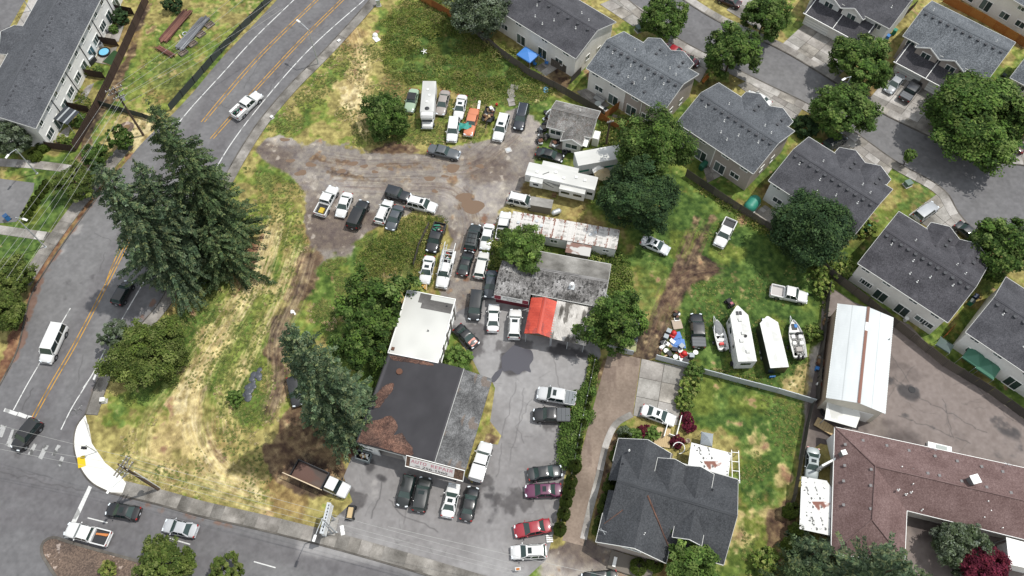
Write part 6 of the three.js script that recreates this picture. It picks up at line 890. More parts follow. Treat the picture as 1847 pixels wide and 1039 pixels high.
function towable(name, label, front, rear, hgt, wid, tip, side, roofM, extra) {
  const q = between(front, rear, hgt), g = thing(name, label, 'trailer', q.pos, q.turn), L = q.L, h = L / 2, w = wid / 2, y0 = 0.55;
  const out = [[-h, -w], [-h, w], [h - tip, w], [h, 0.12], [h, -0.12], [h - tip, -w]], lw = (y) => out.map(([x, z]) => [x, z]);
  part('body', slabW(lw(), y0, hgt), side, g); part('roof', slabW(out.map(([x, z]) => [x * 1.005, z * 1.01]), hgt, hgt + 0.06), roofM, g); wheelSet(g, [-0.5, -1.35], w - 0.05); part('drawbar', merge([bar([h - 0.6, 0.5, -0.5], [h + 0.9, 0.45, 0], 0.06), bar([h - 0.6, 0.5, 0.5], [h + 0.9, 0.45, 0], 0.06)]), M.black, g); extra && extra(g, h, w, L); return g;
}
towable('travel_trailer', 'long white travel trailer with pointed nose beside the small boat', [1330, 552], [1348, 652], 3.0, 2.5, 1.5, rvWhite, rvRoof, (g, h, w) => {
  part('end_window', bx(0.04, 0.55, 1.4, -h - 0.01, 2.1, 0), M.autoGlass, g); for (const [x, l] of [[h - 2.0, 0.5], [h - 3.3, 0.9], [-h + 2.6, 0.4]]) part('window', bx(l, 0.6, 0.04, x, 2.1, -w - 0.01), M.autoGlass, g); part('skylight', bx(0.55, 0.1, 0.34, h - 1.15, 3.1, -0.22), M.darkPlastic, g); part('skylight', bx(0.55, 0.1, 0.34, h - 1.15, 3.1, 0.22), M.darkPlastic, g);
  for (const [x, z] of [[h - 2.2, 0], [h - 4.2, 0.1], [-h + 3.0, -0.3], [-h + 1.4, 0.3]]) part('roof_vent', bx(0.5, 0.22, 0.5, x, 3.16, z), rvRoof, g); part('vent_cap', cyl(0.2, 0.2, 0.2, 12, -0.5, 3.14, 0.35), M.black, g); for (const y of [1.2, 1.4]) part('stripe', bx(4.5, 0.06, 0.02, -0.6, y, -w - 0.012, 0, 0, 0.04), M.galv, g); part('spare_wheel', new THREE.CylinderGeometry(0.36, 0.36, 0.22, 16).rotateX(Math.PI / 2), M.rubber, g, [-h + 0.7, 0.6, -w - 0.2]);
});
towable('cargo_trailer', 'black-sided cargo trailer with white roof next to the travel trailer', [1384, 571], [1406, 663], 2.7, 2.5, 1.0, mat('#16171a', 0.35), rvRoof, (g, h, w) => { part('roof_seam', merge([bx(0.05, 0.02, 1.6, -h + 2.6, 2.775, 0), bx(0.05, 0.02, 0.8, -h + 1.5, 2.775, 0.6), bx(0.05, 0.02, 1.0, h - 0.8, 2.775, -0.2)]), M.galv, g); part('ladder_frame', bx(0.1, 0.5, 0.8, -h - 0.4, 0.4, -0.4), M.blue, g); part('tongue_box', bx(0.5, 0.4, 0.8, h + 0.3, 0.7, 0.3), M.galv, g); });
function boat(label, bow, stern, wid, fit) {
  const q = between(bow, stern, 1.0), L = q.L, h = L / 2, w = wid / 2, g = thing('motor_boat', label, 'boat', q.pos, q.turn), hullM = mat('#c4c4c1', 0.4);
  const prof = [[-h, 0.86], [-h + L * 0.2, 0.96], [-h + L * 0.45, 1], [-h + L * 0.65, 0.9], [-h + L * 0.82, 0.62], [-h + L * 0.93, 0.32], [h, 0.04]];
  part('hull', loft(prof, ([x, k]) => [[x, 0.45, 0], [x, 0.62, w * k * 0.7], [x, 1.15, w * k], [x, 1.15, w * k * 0.8], [x, 1.0, w * k * 0.72], [x, 1.0, -w * k * 0.72], [x, 1.15, -w * k * 0.8], [x, 1.15, -w * k], [x, 0.62, -w * k * 0.7]]), hullM, g);
  part('gunwale', merge([1, -1].flatMap((s) => prof.slice(1).map((p, i) => bar([prof[i][0], 1.17, s * w * prof[i][1] * 0.93], [p[0], 1.17, s * w * p[1] * 0.93], 0.07, 0.07, 5)))), hullM, g);
  part('trailer_frame', merge([bx(L * 0.8, 0.1, 0.1, -0.2, 0.35, 0.5), bx(L * 0.8, 0.1, 0.1, -0.2, 0.35, -0.5), bar([h * 0.6, 0.4, 0.4], [h + 1, 0.4, 0], 0.05), bar([h * 0.6, 0.4, -0.4], [h + 1, 0.4, 0], 0.05)]), M.galv, g); wheelSet(g, [-h * 0.35], w + 0.05, 0.3); fit(g, h, w); return g;
}
boat('larger white motor boat with windscreen and twin outboards by the fence', [1430, 578], [1443, 645], 2.2, (g, h, w) => {
  part('floor', bx(h * 1.25, 0.04, w * 1.3, -h * 0.28, 0.98, 0), M.darkPlastic, g); for (const s of [1, -1]) { part('windscreen', faces([[[0.9, 1.15, s * 0.15], [0.9, 1.15, s * 0.95], [0.6, 1.5, s * 0.85], [0.6, 1.5, s * 0.15]]]), M.glassBlind, g); part('seat', new RoundedBoxGeometry(0.5, 0.45, 0.5, 2, 0.06), M.white, g, [0.2, 1.2, s * 0.5]); part('seat', new RoundedBoxGeometry(0.5, 0.45, 0.5, 2, 0.06), M.white, g, [-0.8, 1.2, s * 0.5]); part('outboard', merge([new RoundedBoxGeometry(0.5, 0.5, 0.3, 2, 0.1).translate(-h - 0.15, 1.35, s * 0.28), bx(0.15, 0.7, 0.12, -h - 0.2, 0.85, s * 0.28)]), M.black, g); } part('dashboard', bx(0.3, 0.3, 0.9, 0.7, 1.25, 0.5), M.black, g); part('engine_cover', new RoundedBoxGeometry(0.7, 0.4, 0.9, 2, 0.08), mat('#9a9590', 0.7), g, [-1.7, 1.2, 0]); part('bow_cushion', bx(0.9, 0.08, 0.7, 1.8, 1.08, 0), M.darkPlastic, g); part('bow_cloth', bx(0.5, 0.1, 0.4, 1.9, 1.14, 0.2), M.blue, g);
});
boat('small open boat with grey crumpled cover on its bow, beside the travel trailer', [1292, 578], [1305, 631], 1.7, (g, h, w) => {
  part('floor', bx(h * 1.1, 0.04, w * 1.2, -h * 0.3, 0.98, 0), M.galv, g); const c = new THREE.SphereGeometry(1, 14, 8, 0, Math.PI * 2, 0, 1.5); c.scale(h * 0.52, 0.35, w * 0.75); { const p = c.attributes.position; for (let i = 0; i < p.count; i++) p.setY(i, p.getY(i) + 0.06 * Math.sin(p.getX(i) * 9 + p.getZ(i) * 7)); c.computeVertexNormals(); } part('boat_cover', c, mat('#77797a', 0.85), g, [h * 0.45, 1.08, 0]); for (const x of [0, -0.8]) part('bench', bx(0.35, 0.2, w * 1.4, x, 1.1, 0), M.white, g); part('fuel_can', new RoundedBoxGeometry(0.4, 0.3, 0.6, 2, 0.06), M.red, g, [-1.4, 1.15, -0.1]); part('outboard', new RoundedBoxGeometry(0.4, 0.5, 0.3, 2, 0.1), M.black, g, [-h - 0.1, 1.25, 0]);
});
// ---------------------------------------------------------------- plants: crowns of many small leaf faces
class Leaves {
  constructor() { this.P = []; this.N = []; this.C = []; }
  add(c, u, v, col) {                                              // a leaf: 2 triangles, half axes u and v
    const a = [c[0] - u[0], c[1] - u[1], c[2] - u[2]], b = [c[0] + v[0], c[1] + v[1], c[2] + v[2]], d = [c[0] + u[0], c[1] + u[1], c[2] + u[2]], e = [c[0] - v[0], c[1] - v[1], c[2] - v[2]];
    let n = [u[1] * v[2] - u[2] * v[1], u[2] * v[0] - u[0] * v[2], u[0] * v[1] - u[1] * v[0]]; const l = Math.hypot(...n) || 1; n = n.map((q) => q / l);
    this.P.push(...a, ...d, ...b, ...a, ...e, ...d); for (let i = 0; i < 6; i++) { this.N.push(...n); this.C.push(...col); }
  }
  geo() { const g = new THREE.BufferGeometry(); g.setAttribute('position', new THREE.Float32BufferAttribute(this.P, 3)); g.setAttribute('normal', new THREE.Float32BufferAttribute(this.N, 3)); g.setAttribute('color', new THREE.Float32BufferAttribute(this.C, 3)); return g; }
}
const sph = () => { const z = rr(-1, 1), a = rr(0, 6.2832), r = Math.sqrt(1 - z * z); return [r * Math.cos(a), z, r * Math.sin(a)]; };
function leafAt(L, c, size, col, up = 0.5, n0) {                   // leaf facing roughly along n0, else random with a lean upwards
  let n = n0 ? [n0[0] + rr(-0.8, 0.8), n0[1] + rr(-0.5, 0.8), n0[2] + rr(-0.8, 0.8)] : sph(); n[1] += up; const l = Math.hypot(...n) || 1; n = n.map((q) => q / l);
  const t = Math.abs(n[1]) > 0.9 ? [1, 0, 0] : [0, 1, 0]; let u = [n[1] * t[2] - n[2] * t[1], n[2] * t[0] - n[0] * t[2], n[0] * t[1] - n[1] * t[0]]; const m = Math.hypot(...u); u = u.map((q) => q / m); const v = [n[1] * u[2] - n[2] * u[1], n[2] * u[0] - n[0] * u[2], n[0] * u[1] - n[1] * u[0]], a = rr(0, 6.28), ca = Math.cos(a), sa = Math.sin(a), s = size * rr(0.7, 1.25);
  L.add(c, [0, 1, 2].map((i) => (u[i] * ca + v[i] * sa) * s), [0, 1, 2].map((i) => (-u[i] * sa + v[i] * ca) * s * 0.62), col);
}
const tint = (p) => { const c = pick(p), k = rr(0.8, 1.2); return [c[0] * k, c[1] * k, c[2] * k * rr(0.85, 1.15)]; };
const PAL = {
  maple: [[0.044, 0.083, 0.018], [0.058, 0.106, 0.022], [0.085, 0.14, 0.03], [0.032, 0.06, 0.015], [0.115, 0.16, 0.045]],
  dark: [[0.028, 0.056, 0.022], [0.04, 0.074, 0.026], [0.056, 0.092, 0.034], [0.024, 0.045, 0.02]],
  olive: [[0.072, 0.104, 0.022], [0.098, 0.13, 0.03], [0.052, 0.08, 0.018], [0.13, 0.155, 0.045]],
  bright: [[0.07, 0.125, 0.026], [0.1, 0.16, 0.035], [0.05, 0.09, 0.02], [0.13, 0.185, 0.05]],
  silver: [[0.07, 0.095, 0.05], [0.11, 0.14, 0.085], [0.045, 0.065, 0.03], [0.16, 0.19, 0.13]],
  fir: [[0.046, 0.074, 0.032], [0.062, 0.095, 0.04], [0.09, 0.125, 0.056], [0.035, 0.057, 0.026], [0.12, 0.145, 0.06]],
  firLight: [[0.06, 0.085, 0.04], [0.08, 0.105, 0.05], [0.045, 0.07, 0.036], [0.1, 0.12, 0.06]],
  spruce: [[0.052, 0.084, 0.044], [0.076, 0.112, 0.058], [0.11, 0.15, 0.082], [0.038, 0.06, 0.032], [0.13, 0.155, 0.075]],
  cypress: [[0.05, 0.078, 0.012], [0.07, 0.1, 0.016], [0.09, 0.12, 0.022], [0.035, 0.055, 0.01]],
  red: [[0.09, 0.014, 0.026], [0.13, 0.02, 0.035], [0.06, 0.01, 0.018]],
  weed: [[0.1, 0.145, 0.03], [0.14, 0.18, 0.036], [0.19, 0.21, 0.05], [0.07, 0.11, 0.026], [0.26, 0.24, 0.085]],
  bramble: [[0.075, 0.12, 0.024], [0.1, 0.155, 0.03], [0.16, 0.21, 0.045], [0.055, 0.09, 0.02], [0.22, 0.24, 0.075]],
};
M.leaf = new THREE.MeshPhysicalMaterial({ color: 0xffffff, vertexColors: true, roughness: 1, specularIntensity: 0.2, transmission: 0.2, thickness: 0, side: THREE.DoubleSide });
M.bark = mat('#5a4a3c', 0.95, { map: rep(rgbTex(128, 256, (x, y) => { const v = 225 + (ns(N1, x * 4, y * 0.6) - 0.5) * 130; return [v, v, v]; }), 1) });
function roundCrown(rx, ry, pal, leaf, nCl, per, gaps = 0.3, lump = 0.22) {   // crown centred on the origin
  const L = new Leaves(), ph = [rr(0, 6), rr(0, 6), rr(0, 6)];
  for (let i = 0; i < nCl; i++) {
    const d = sph(); if (d[1] < -0.75) continue; const shell = rnd() < 0.78, bump = 1 + lump * Math.sin(d[0] * 4.2 + ph[0]) * Math.sin(d[2] * 4.6 + ph[1]) + 0.1 * Math.sin(d[1] * 7 + ph[2]);
    if (shell && ns(N2, (d[0] + 2) * 60 + ph[0] * 30, (d[2] + d[1] + 3) * 60) < gaps) continue;
    const k = (shell ? rr(0.82, 1.02) : rr(0.35, 0.8)) * bump, c = [d[0] * rx * k, d[1] * ry * k, d[2] * rx * k], cr = rr(0.7, 1.25) * rx * 0.17, base = tint(pal), hue = rr(0.6, 1.35);
    for (let j = 0; j < per; j++) { const e = sph(), q = Math.pow(rnd(), 0.4) * cr, col = rnd() < 0.6 ? base : tint(pal); leafAt(L, [c[0] + e[0] * q, c[1] + e[1] * q * 0.75, c[2] + e[2] * q], leaf, [col[0] * hue, col[1] * hue, col[2] * hue], 0.4, [d[0] * 0.6 + e[0] * 0.7, d[1] * 0.6 + e[1] * 0.7 + 0.3, d[2] * 0.6 + e[2] * 0.7]); }
  }
  return L.geo();
}
function trunkGeo(h, r, spread) { const a = [bar([0, 0, 0], [0.1, h * 0.6, 0.05], r, r * 0.72, 8)]; for (let i = 0; i < 5; i++) { const t = i * 1.26 + 0.4; a.push(bar([0.08, h * rr(0.42, 0.58), 0.03], [Math.cos(t) * spread * 0.55, h * rr(0.95, 1.25), Math.sin(t) * spread * 0.55], r * 0.5, r * 0.16, 6)); } return merge(a); }
function firGeo(H, R, pal, dens, droop, spiky) {
  const L = new Leaves(), rings = Math.round(H / 0.42);
  for (let i = 0; i < rings; i++) {
    const t = i / rings, y = H * (0.06 + 0.94 * t), r0 = R * Math.pow(1 - t, 0.58) * rr(0.78, 1.12) + 0.25, n = Math.max(4, Math.round((8 + rr(-1, 2)) * (1 - t * 0.35)));
    for (let b = 0; b < n; b++) {
      const a = rr(0, 6.283), len = r0 * (spiky ? 0.4 + 0.75 * rnd() ** 3 : 0.55 + 0.45 * Math.sqrt(rnd())) * (1 + 0.2 * Math.sin(a * 3 + y * 0.35) + 0.12 * Math.sin(a * 7 + y * 1.3)), ca = Math.cos(a), sa = Math.sin(a), dr = droop * rr(0.6, 1.3), hue = rr(0.6, 1.45), steps = Math.max(3, Math.round(len / 0.27 * dens));
      for (let s = 0; s < steps; s++) {
        const k = (s + rr(0.4, 1)) / steps; if (k < 0.16) continue; const rad = len * k, yy = y - dr * len * k * k + 0.18 * len * k, wing = (0.3 + 0.24 * (1 - k)) * Math.min(1.1, 0.35 + len * 0.2), col = tint(pal).map((q) => q * hue);
        for (const sd of [-1, 1]) { const an = a + sd * rr(0.5, 0.95), l = wing * rr(0.75, 1.2), ox = ca * rad + Math.cos(an) * l * 0.6, oz = sa * rad + Math.sin(an) * l * 0.6, dip = rr(0.1, 0.5); L.add([ox, yy - l * dip * 0.5, oz], [Math.cos(an) * l * 0.62, -l * dip * 0.6, Math.sin(an) * l * 0.62], [-Math.sin(an) * 0.1, rr(-0.06, 0.06), Math.cos(an) * 0.1], col); }
        if (k > 0.6) for (let z = 0; z < 3; z++) { const e = sph(); leafAt(L, [ca * rad + e[0] * 0.3, yy + e[1] * 0.2, sa * rad + e[2] * 0.3], 0.12, col, 0.7); }
      }
    }
  }
  for (let i = 0; i < 30; i++) { const a = rr(0, 6.28), y = H * rr(0.96, 1.04); L.add([Math.cos(a) * 0.1, y, Math.sin(a) * 0.1], [Math.cos(a) * 0.22, -0.1, Math.sin(a) * 0.22], [-Math.sin(a) * 0.08, 0.05, Math.cos(a) * 0.08], tint(pal)); }
  return L.geo();
}
const crownLib = new Map(), lib = (k, f) => { if (!crownLib.has(k)) crownLib.set(k, f()); return crownLib.get(k); };
// tree from marks: crown centre mark, crown half sizes in metres, crown centre height
function tree(name, label, mark, rx, ry, yc, pal, o = {}) {
  const p = W3(...mark, yc), g = thing(name, label, o.cat || 'tree', [p.x, 0, p.z], rr(0, 6.28), o.group);
  const cls = rx > 4.5 ? 'L' : rx > 2.2 ? 'M' : 'S', base = { L: 6, M: 3.4, S: 1.6 }[cls], v = Math.floor(rnd() * 2);
  const geo = lib([pal, cls, v, o.loose ? 1 : 0].join(), () => roundCrown(base, base, PAL[pal], { L: 0.21, M: 0.17, S: 0.13 }[cls], { L: 720, M: 360, S: 140 }[cls], { L: 70, M: 62, S: 50 }[cls], o.loose ? 0.42 : 0.26, o.loose ? 0.34 : 0.2));
  const c = part('crown', geo, M.leaf, g, [0, yc, 0]); c.scale.set(rx / base * rr(0.96, 1.04), ry / base, rx / base * rr(0.96, 1.04));
  if (!o.noTrunk) part('trunk', lib('trunk' + cls, () => trunkGeo({ L: 7, M: 4.4, S: 2 }[cls], { L: 0.32, M: 0.18, S: 0.08 }[cls], base)), M.bark, g).scale.y = yc / { L: 7, M: 4.4, S: 2 }[cls];
  return g;
}

tree('maple_tree', 'round street tree at the top edge, left of the house driveway', [1198, 30], 3.4, 3.0, 4.6, 'maple', {}); tree('maple_tree', 'round dense street tree between road and red car driveway', [1322, 92], 4.0, 3.9, 5.2, 'maple', {});
tree('maple_tree', 'round street tree across the road at the top edge', [1382, 28], 3.7, 3.2, 4.8, 'maple', {}); tree('maple_tree', 'wide round street tree in front of the white garage doors', [1552, 112], 4.5, 3.5, 4.8, 'maple', {});
tree('maple_tree', 'round street tree with the street lamp beside its crown', [1524, 200], 4.3, 3.2, 4.6, 'maple', {}); tree('maple_tree', 'very large spreading street tree hiding the garage drive', [1768, 212], 7.2, 4.0, 5.4, 'maple', {});
tree('maple_tree', 'round tree beside the turning circle at the right edge', [1808, 448], 4.3, 4.0, 5, 'maple', {}); tree('maple_tree', 'dark tree between the dark grey and needle littered roofs', [1466, 418], 4.9, 4.6, 5.2, 'dark', {});
tree('poplar_tree', 'silvery leaved tree at the top edge above the bramble patch', [858, 14], 4.6, 3.6, 5.4, 'silver', {}); tree('maple_tree', 'upper of the two big leafy trees beside the fifth-wheel trailer', [1180, 264], 4.7, 4.8, 7.0, 'maple', { loose: 1 });
tree('maple_tree', 'lower of the two big leafy trees, over the mobile home end', [1147, 356], 4.8, 3.9, 6.2, 'dark', { loose: 1 }); tree('plum_tree', 'solitary bushy round tree on the grass left of the old cars', [693, 208], 3.4, 3.2, 3.4, 'maple', {});
tree('maple_tree', 'large spreading tree against the white flat-roofed block', [684, 550], 4.5, 4.1, 5.2, 'maple', { loose: 1 }); tree('maple_tree', 'lower leafy tree between the fir and the white block', [655, 622], 3.6, 3.6, 4.6, 'maple', { loose: 1 });
tree('ash_tree', 'bushy tree beside the corrugated canopy', [1100, 580], 4.0, 3.8, 4.6, 'maple', { loose: 1 }); tree('ash_tree', 'small leaning tree above the detailing shop roof', [946, 446], 3.4, 2.2, 4.4, 'bright', { loose: 1 });
tree('olive_shrub_tree', 'wide olive green tree on the verge by the road', [266, 638], 4.6, 2.8, 3.0, 'olive', { loose: 1 }); tree('olive_shrub_tree', 'grey green sapling growing into the olive tree by the kerb', [208, 604], 1.9, 1.7, 3.2, 'silver', {});
tree('island_tree', 'yellowish tree on the planted traffic island', [298, 1016], 2.9, 2.7, 3.8, 'olive', {}); tree('island_tree', 'small tree at the bottom edge right of the island tree', [405, 1034], 1.9, 1.8, 3, 'olive', {});
tree('garden_tree', 'light green tree in front of the grey house at the bottom edge', [1243, 1020], 3.4, 2.6, 3.2, 'bright', { loose: 1 }); tree('street_sapling', 'tiny sapling on the verge of the side street', [1642, 280], 0.95, 0.9, 2.4, 'bright', {});
tree('silver_leaf_tree', 'pale leaved tree at the left edge by the terrace end', [18, 245], 2.9, 2.7, 3.8, 'silver', {}); tree('verge_tree', 'small dark tree left of the utility pole', [217, 249], 1.8, 2.0, 2.4, 'maple', {}); tree('verge_tree', 'small tree beside the road below the utility pole', [172, 282], 2.0, 1.8, 2.4, 'maple', {}); tree('verge_tree', 'wide low tree over the west sidewalk', [132, 330], 2.8, 1.9, 2.8, 'olive', { loose: 1 });
tree('roadside_tree', 'upper of two trees cut by the left edge beside the road', [20, 496], 2.8, 2.2, 3.4, 'olive', {}); tree('roadside_tree', 'lower of two trees cut by the left edge beside the road', [8, 562], 2.6, 2.3, 3.2, 'olive', {}); tree('roadside_tree', 'dark bush at the top of the west lawn', [312, 4], 1.7, 1.5, 1.4, 'dark', {});
tree('red_maple', 'dark red maple in the apartment courtyard', [1768, 1030], 3.0, 2.2, 2.6, 'red', {}); tree('courtyard_tree', 'pale green spiky tree in the apartment courtyard', [1738, 985], 2.8, 2.4, 3.0, 'silver', { loose: 1 });
tree('yard_bush', 'shrub in the tarp covered pile on the vacant lot', [424, 718], 1.1, 0.9, 0.8, 'bright', { cat: 'shrub', noTrunk: 1 }); tree('yard_bush', 'bush growing on the rubble bed by the white block wall', [822, 648], 1.9, 1.0, 0.9, 'bright', { cat: 'shrub', noTrunk: 1 });
tree('garden_bush', 'round bush in the first terrace garden at the top', [216, 30], 1.5, 1.3, 1.1, 'dark', { cat: 'shrub', noTrunk: 1 }); tree('garden_bush', 'dark bush at the end of the white panel fence', [1253, 672], 1.3, 1.3, 1.2, 'maple', { cat: 'shrub', noTrunk: 1 });
tree('garden_bush', 'rounded hedge bush below the round street tree', [1452, 228], 1.9, 1.2, 1.1, 'dark', { cat: 'shrub', noTrunk: 1 }); tree('garden_bush', 'yellow green bush on the traffic island', [193, 1027], 0.95, 0.7, 0.6, 'weed', { cat: 'shrub', noTrunk: 1 });
for (const [x, y, r, l] of [[1479, 490, 1.3, 'upper sprawling bush along the back lawn fence'], [1485, 520, 1.5, 'lower sprawling bush along the back lawn fence'], [1467, 602, 1.4, 'yellowish weed bush by the large motor boat'], [1243, 700, 1.5, 'green shrub at the top of the flower bed'], [1236, 725, 1.3, 'leafy shrub above the pink flowers'], [1520, 480, 2.0, 'ivy bush between two rear fences'], [1560, 410, 1.6, 'ivy clad bush behind the rear fence gap'], [1380, 1010, 1.6, 'green bush among conifers on the lawn edge']]) tree('garden_bush', l, [x, y], r, r * 0.7, r * 0.55, 'bramble', { cat: 'shrub', noTrunk: 1 });
for (const [x, y, l] of [[1238, 752, 'pink flowering shrub beside the parking pad'], [1242, 770, 'dark red shrub below the pink flowers'], [1160, 777, 'dark red spiky shrub behind the grey house'], [1222, 797, 'small red shrub beside the garden deck']]) tree('flower_shrub', l, [x, y], 0.85, 0.6, 0.5, 'red', { cat: 'shrub', noTrunk: 1 });
for (const [x, y, l] of [[1128, 782, 'white flowered shrub in the bed behind the grey house'], [1145, 785, 'green shrub in the bed behind the grey house'], [1176, 785, 'bright green shrub next to the red spiky shrub']]) tree('flower_shrub', l, [x, y], 1.0, 0.7, 0.6, l[0] === 'w' ? 'silver' : 'bright', { cat: 'shrub', noTrunk: 1 });
// conifers
function fir(label, base, top, R, pal, o = {}) { const H = o.H || heightOf(base, top), p = W3(...base), g = thing(o.name || 'fir_tree', label, 'tree', [p.x, 0, p.z], rr(0, 6.28)); const ref = lib(['fir', o.spiky, pal, Math.round(H / 5), Math.round(R)].join(), () => ({ g: firGeo(H, R, PAL[pal], o.dens || 1, o.droop ?? 0.34, o.spiky), H, R })); const c = part('crown', ref.g, M.leaf, g); c.scale.set(R / ref.R, H / ref.H, R / ref.R); part('trunk', bar([0, 0, 0], [0, H * 0.96, 0], H * 0.018, 0.03, 9), M.bark, g); return g; }
fir('darkest tall fir, rightmost of the roadside cluster', [418, 436], [296, 178], 5.6, 'fir', { dens: 1.4 }); fir('tall fir at the left of the roadside cluster reaching over the road', [330, 502], [182, 292], 6.0, 'spruce', { dens: 1.4 }); fir('middle fir of the roadside cluster', [368, 474], [258, 286], 5.2, 'spruce', { dens: 1.4 }); fir('lower right fir of the roadside cluster', [420, 486], [322, 372], 5.0, 'fir', { H: 11.5, dens: 1.4 });
fir('bluish fir towering over the repair shop corner', [628, 776], [546, 578], 4.6, 'spruce', { dens: 1.3 }); fir('second fir leaning against the repair shop roof', [640, 742], [588, 602], 4.4, 'spruce', { H: 13, dens: 1.3 });
fir('huge fir filling the bottom right corner, branches over the brown roof', [1506, 1066], 0, 7.6, 'spruce', { H: 20, dens: 1.1, spiky: 1 }); fir('lighter fir standing behind the huge bottom fir', [1556, 1080], 0, 5.6, 'firLight', { H: 17, spiky: 1 }); fir('dark fir at the bottom edge below the carport', [1418, 1062], 0, 5.4, 'fir', { H: 12, spiky: 1 }); fir('small fir between cypresses and carport', [1446, 1010], 0, 3.0, 'spruce', { H: 8 }); fir('light branched conifer below the courtyard at the bottom edge', [1640, 1085], 0, 4.4, 'firLight', { H: 9 });
// clipped cypresses
const cyGeo = lib('cy', () => { const L = new Leaves(); for (let i = 0; i < 2600; i++) { const y = Math.pow(rnd(), 0.8), a = rr(0, 6.28), r = (y < 0.75 ? 1 : Math.sqrt(Math.max(0, 1 - ((y - 0.75) / 0.26) ** 2))) * (0.86 + 0.1 * Math.sin(a * 5 + y * 9)) * rr(0.86, 1.04); leafAt(L, [Math.cos(a) * r, y, Math.sin(a) * r], 0.1, tint(PAL.cypress), 0.3, [Math.cos(a), 0.35, Math.sin(a)]); } return L.geo(); });
function cypress(label, m, r, h, group) { const p = W3(...m), g = thing('cypress', label, 'shrub', [p.x, 0, p.z], rr(0, 6), group); const c = part('crown', cyGeo, M.leaf, g); c.scale.set(r, h, r); part('trunk', cyl(0.06, 0.05, h * 0.5, 6, 0, h * 0.25, 0), M.bark, g); }
[[1037, 845], [1029, 872], [1025, 890], [1020, 908], [1016, 930], [1009, 957]].forEach((m, i) => cypress(['topmost', 'second', 'third', 'fourth', 'fifth', 'lowest'][i] + ' clipped round cypress along the car park fence', m, 0.85, 2.2));
[[1062, 722], [1058, 738], [1052, 765], [1045, 800], [1042, 818]].forEach((m, i) => cypress(['topmost', 'second', 'third', 'fourth', 'fifth'][i] + ' small cypress between hedge and brown driveway', m, 0.45, 1.4));
[[1124, 800], [1116, 815], [1110, 826], [1104, 868], [1098, 882], [1093, 905], [1088, 918], [1083, 945], [1079, 958]].forEach((m, i) => cypress(['topmost', 'second', 'third', 'fourth', 'fifth', 'sixth', 'seventh', 'eighth', 'lowest'][i] + ' cypress along the west wall of the grey house', m, 0.9, 2.6));
[[88, 337], [82, 346], [75, 355], [68, 366], [62, 376], [55, 387], [50, 397]].forEach((m, i) => cypress(['topmost', 'second', 'third', 'fourth', 'fifth', 'sixth', 'lowest'][i] + ' clipped block shrub beside the west car park', m, 0.55, 1.5));
[[1422, 925], [1432, 960], [1420, 985]].forEach((m, i) => cypress(['top', 'middle', 'lower'][i] + ' tilted cypress at the carport corner', m, 1.0, 2.6));
for (const [x, y, l] of [[66, 285, 'left clipped bush at the terrace end wall'], [80, 268, 'right clipped bush at the terrace end wall'], [1150, 1024, 'low clipped hedge block before the front porch'], [1180, 1018, 'longer clipped hedge block before the front porch'], [1222, 992, 'left dark bush below the front eave'], [1240, 998, 'right dark bush below the front eave']]) cypress(l, [x, y], 1.1, 1.2);
// areas of weeds and brambles: uncountable
const areaPts = (poly, n, f) => { const P = gp(poly), xs = P.map((p) => p[0]), zs = P.map((p) => p[1]), x0 = Math.min(...xs), x1 = Math.max(...xs), z0 = Math.min(...zs), z1 = Math.max(...zs); const inside = (x, z) => { let c = false; for (let i = 0, j = P.length - 1; i < P.length; j = i++) if ((P[i][1] > z) !== (P[j][1] > z) && x < (P[j][0] - P[i][0]) * (z - P[i][1]) / (P[j][1] - P[i][1]) + P[i][0]) c = !c; return c; }; for (let i = 0; i < n; i++) { const x = rr(x0, x1), z = rr(z0, z1); if (inside(x, z)) f(x, z); } };
function thicket(name, label, poly, n, hmax, pal, leaf = 0.17, thr = 0.42, lumps = 0) {
  const L = new Leaves(); areaPts(poly, lumps, (x, z) => { const R = rr(0.6, 1.5), h = R * rr(0.7, 1.1), base = tint(PAL[pal]), hue = rr(0.55, 1.15); for (let j = 0; j < 150 * R * R; j++) { const e = sph(), k = rr(0.75, 1.05); leafAt(L, [x + e[0] * R * k, Math.abs(e[1]) * h * k + 0.05, z + e[2] * R * k], leaf * rr(0.8, 1.2), (rnd() < 0.5 ? base : tint(PAL[pal])).map((q) => q * hue), 0.5, [e[0], Math.abs(e[1]) + 0.2, e[2]]); } }); areaPts(poly, n, (x, z) => { const k = ns(N1, x * 9 + 50, z * 9 + 20); if (k < thr) return; const h = hmax * sstep(thr, 0.75, k) * rr(0.6, 1.1) + 0.08, base = tint(PAL[pal]); for (let j = 0; j < 9; j++) { const e = sph(); leafAt(L, [x + e[0] * 0.4, h * rr(0.35, 1) + 0.05, z + e[2] * 0.4], leaf, rnd() < 0.6 ? base : tint(PAL[pal]), 0.8); } });
  const o = setting(name, L.geo(), M.leaf, 'stuff'); o.userData.label = label; o.userData.category = 'undergrowth';
}
thicket('brambles', 'bramble thicket covering the slope above the old cars', [[685, 40], [720, 5], [800, 0], [850, 45], [900, 90], [960, 120], [1015, 165], [985, 178], [950, 182], [905, 175], [870, 190], [840, 172], [815, 165], [790, 150], [735, 150], [690, 130]], 7000, 0.5, 'weed', 0.11, 0.3, 120);
thicket('hedge_foliage', 'rampant leafy hedge along the car park fence', [[1052, 700], [1070, 690], [1052, 770], [1040, 830], [1015, 850], [1006, 840], [1008, 790], [1020, 750]], 1300, 0.9, 'bright', 0.15, 0.1, 42); thicket('hedge_foliage', 'leafy hedge end by the purple sedan', [[1066, 640], [1078, 650], [1070, 700], [1058, 705]], 420, 1.0, 'bramble', 0.17, 0.1);
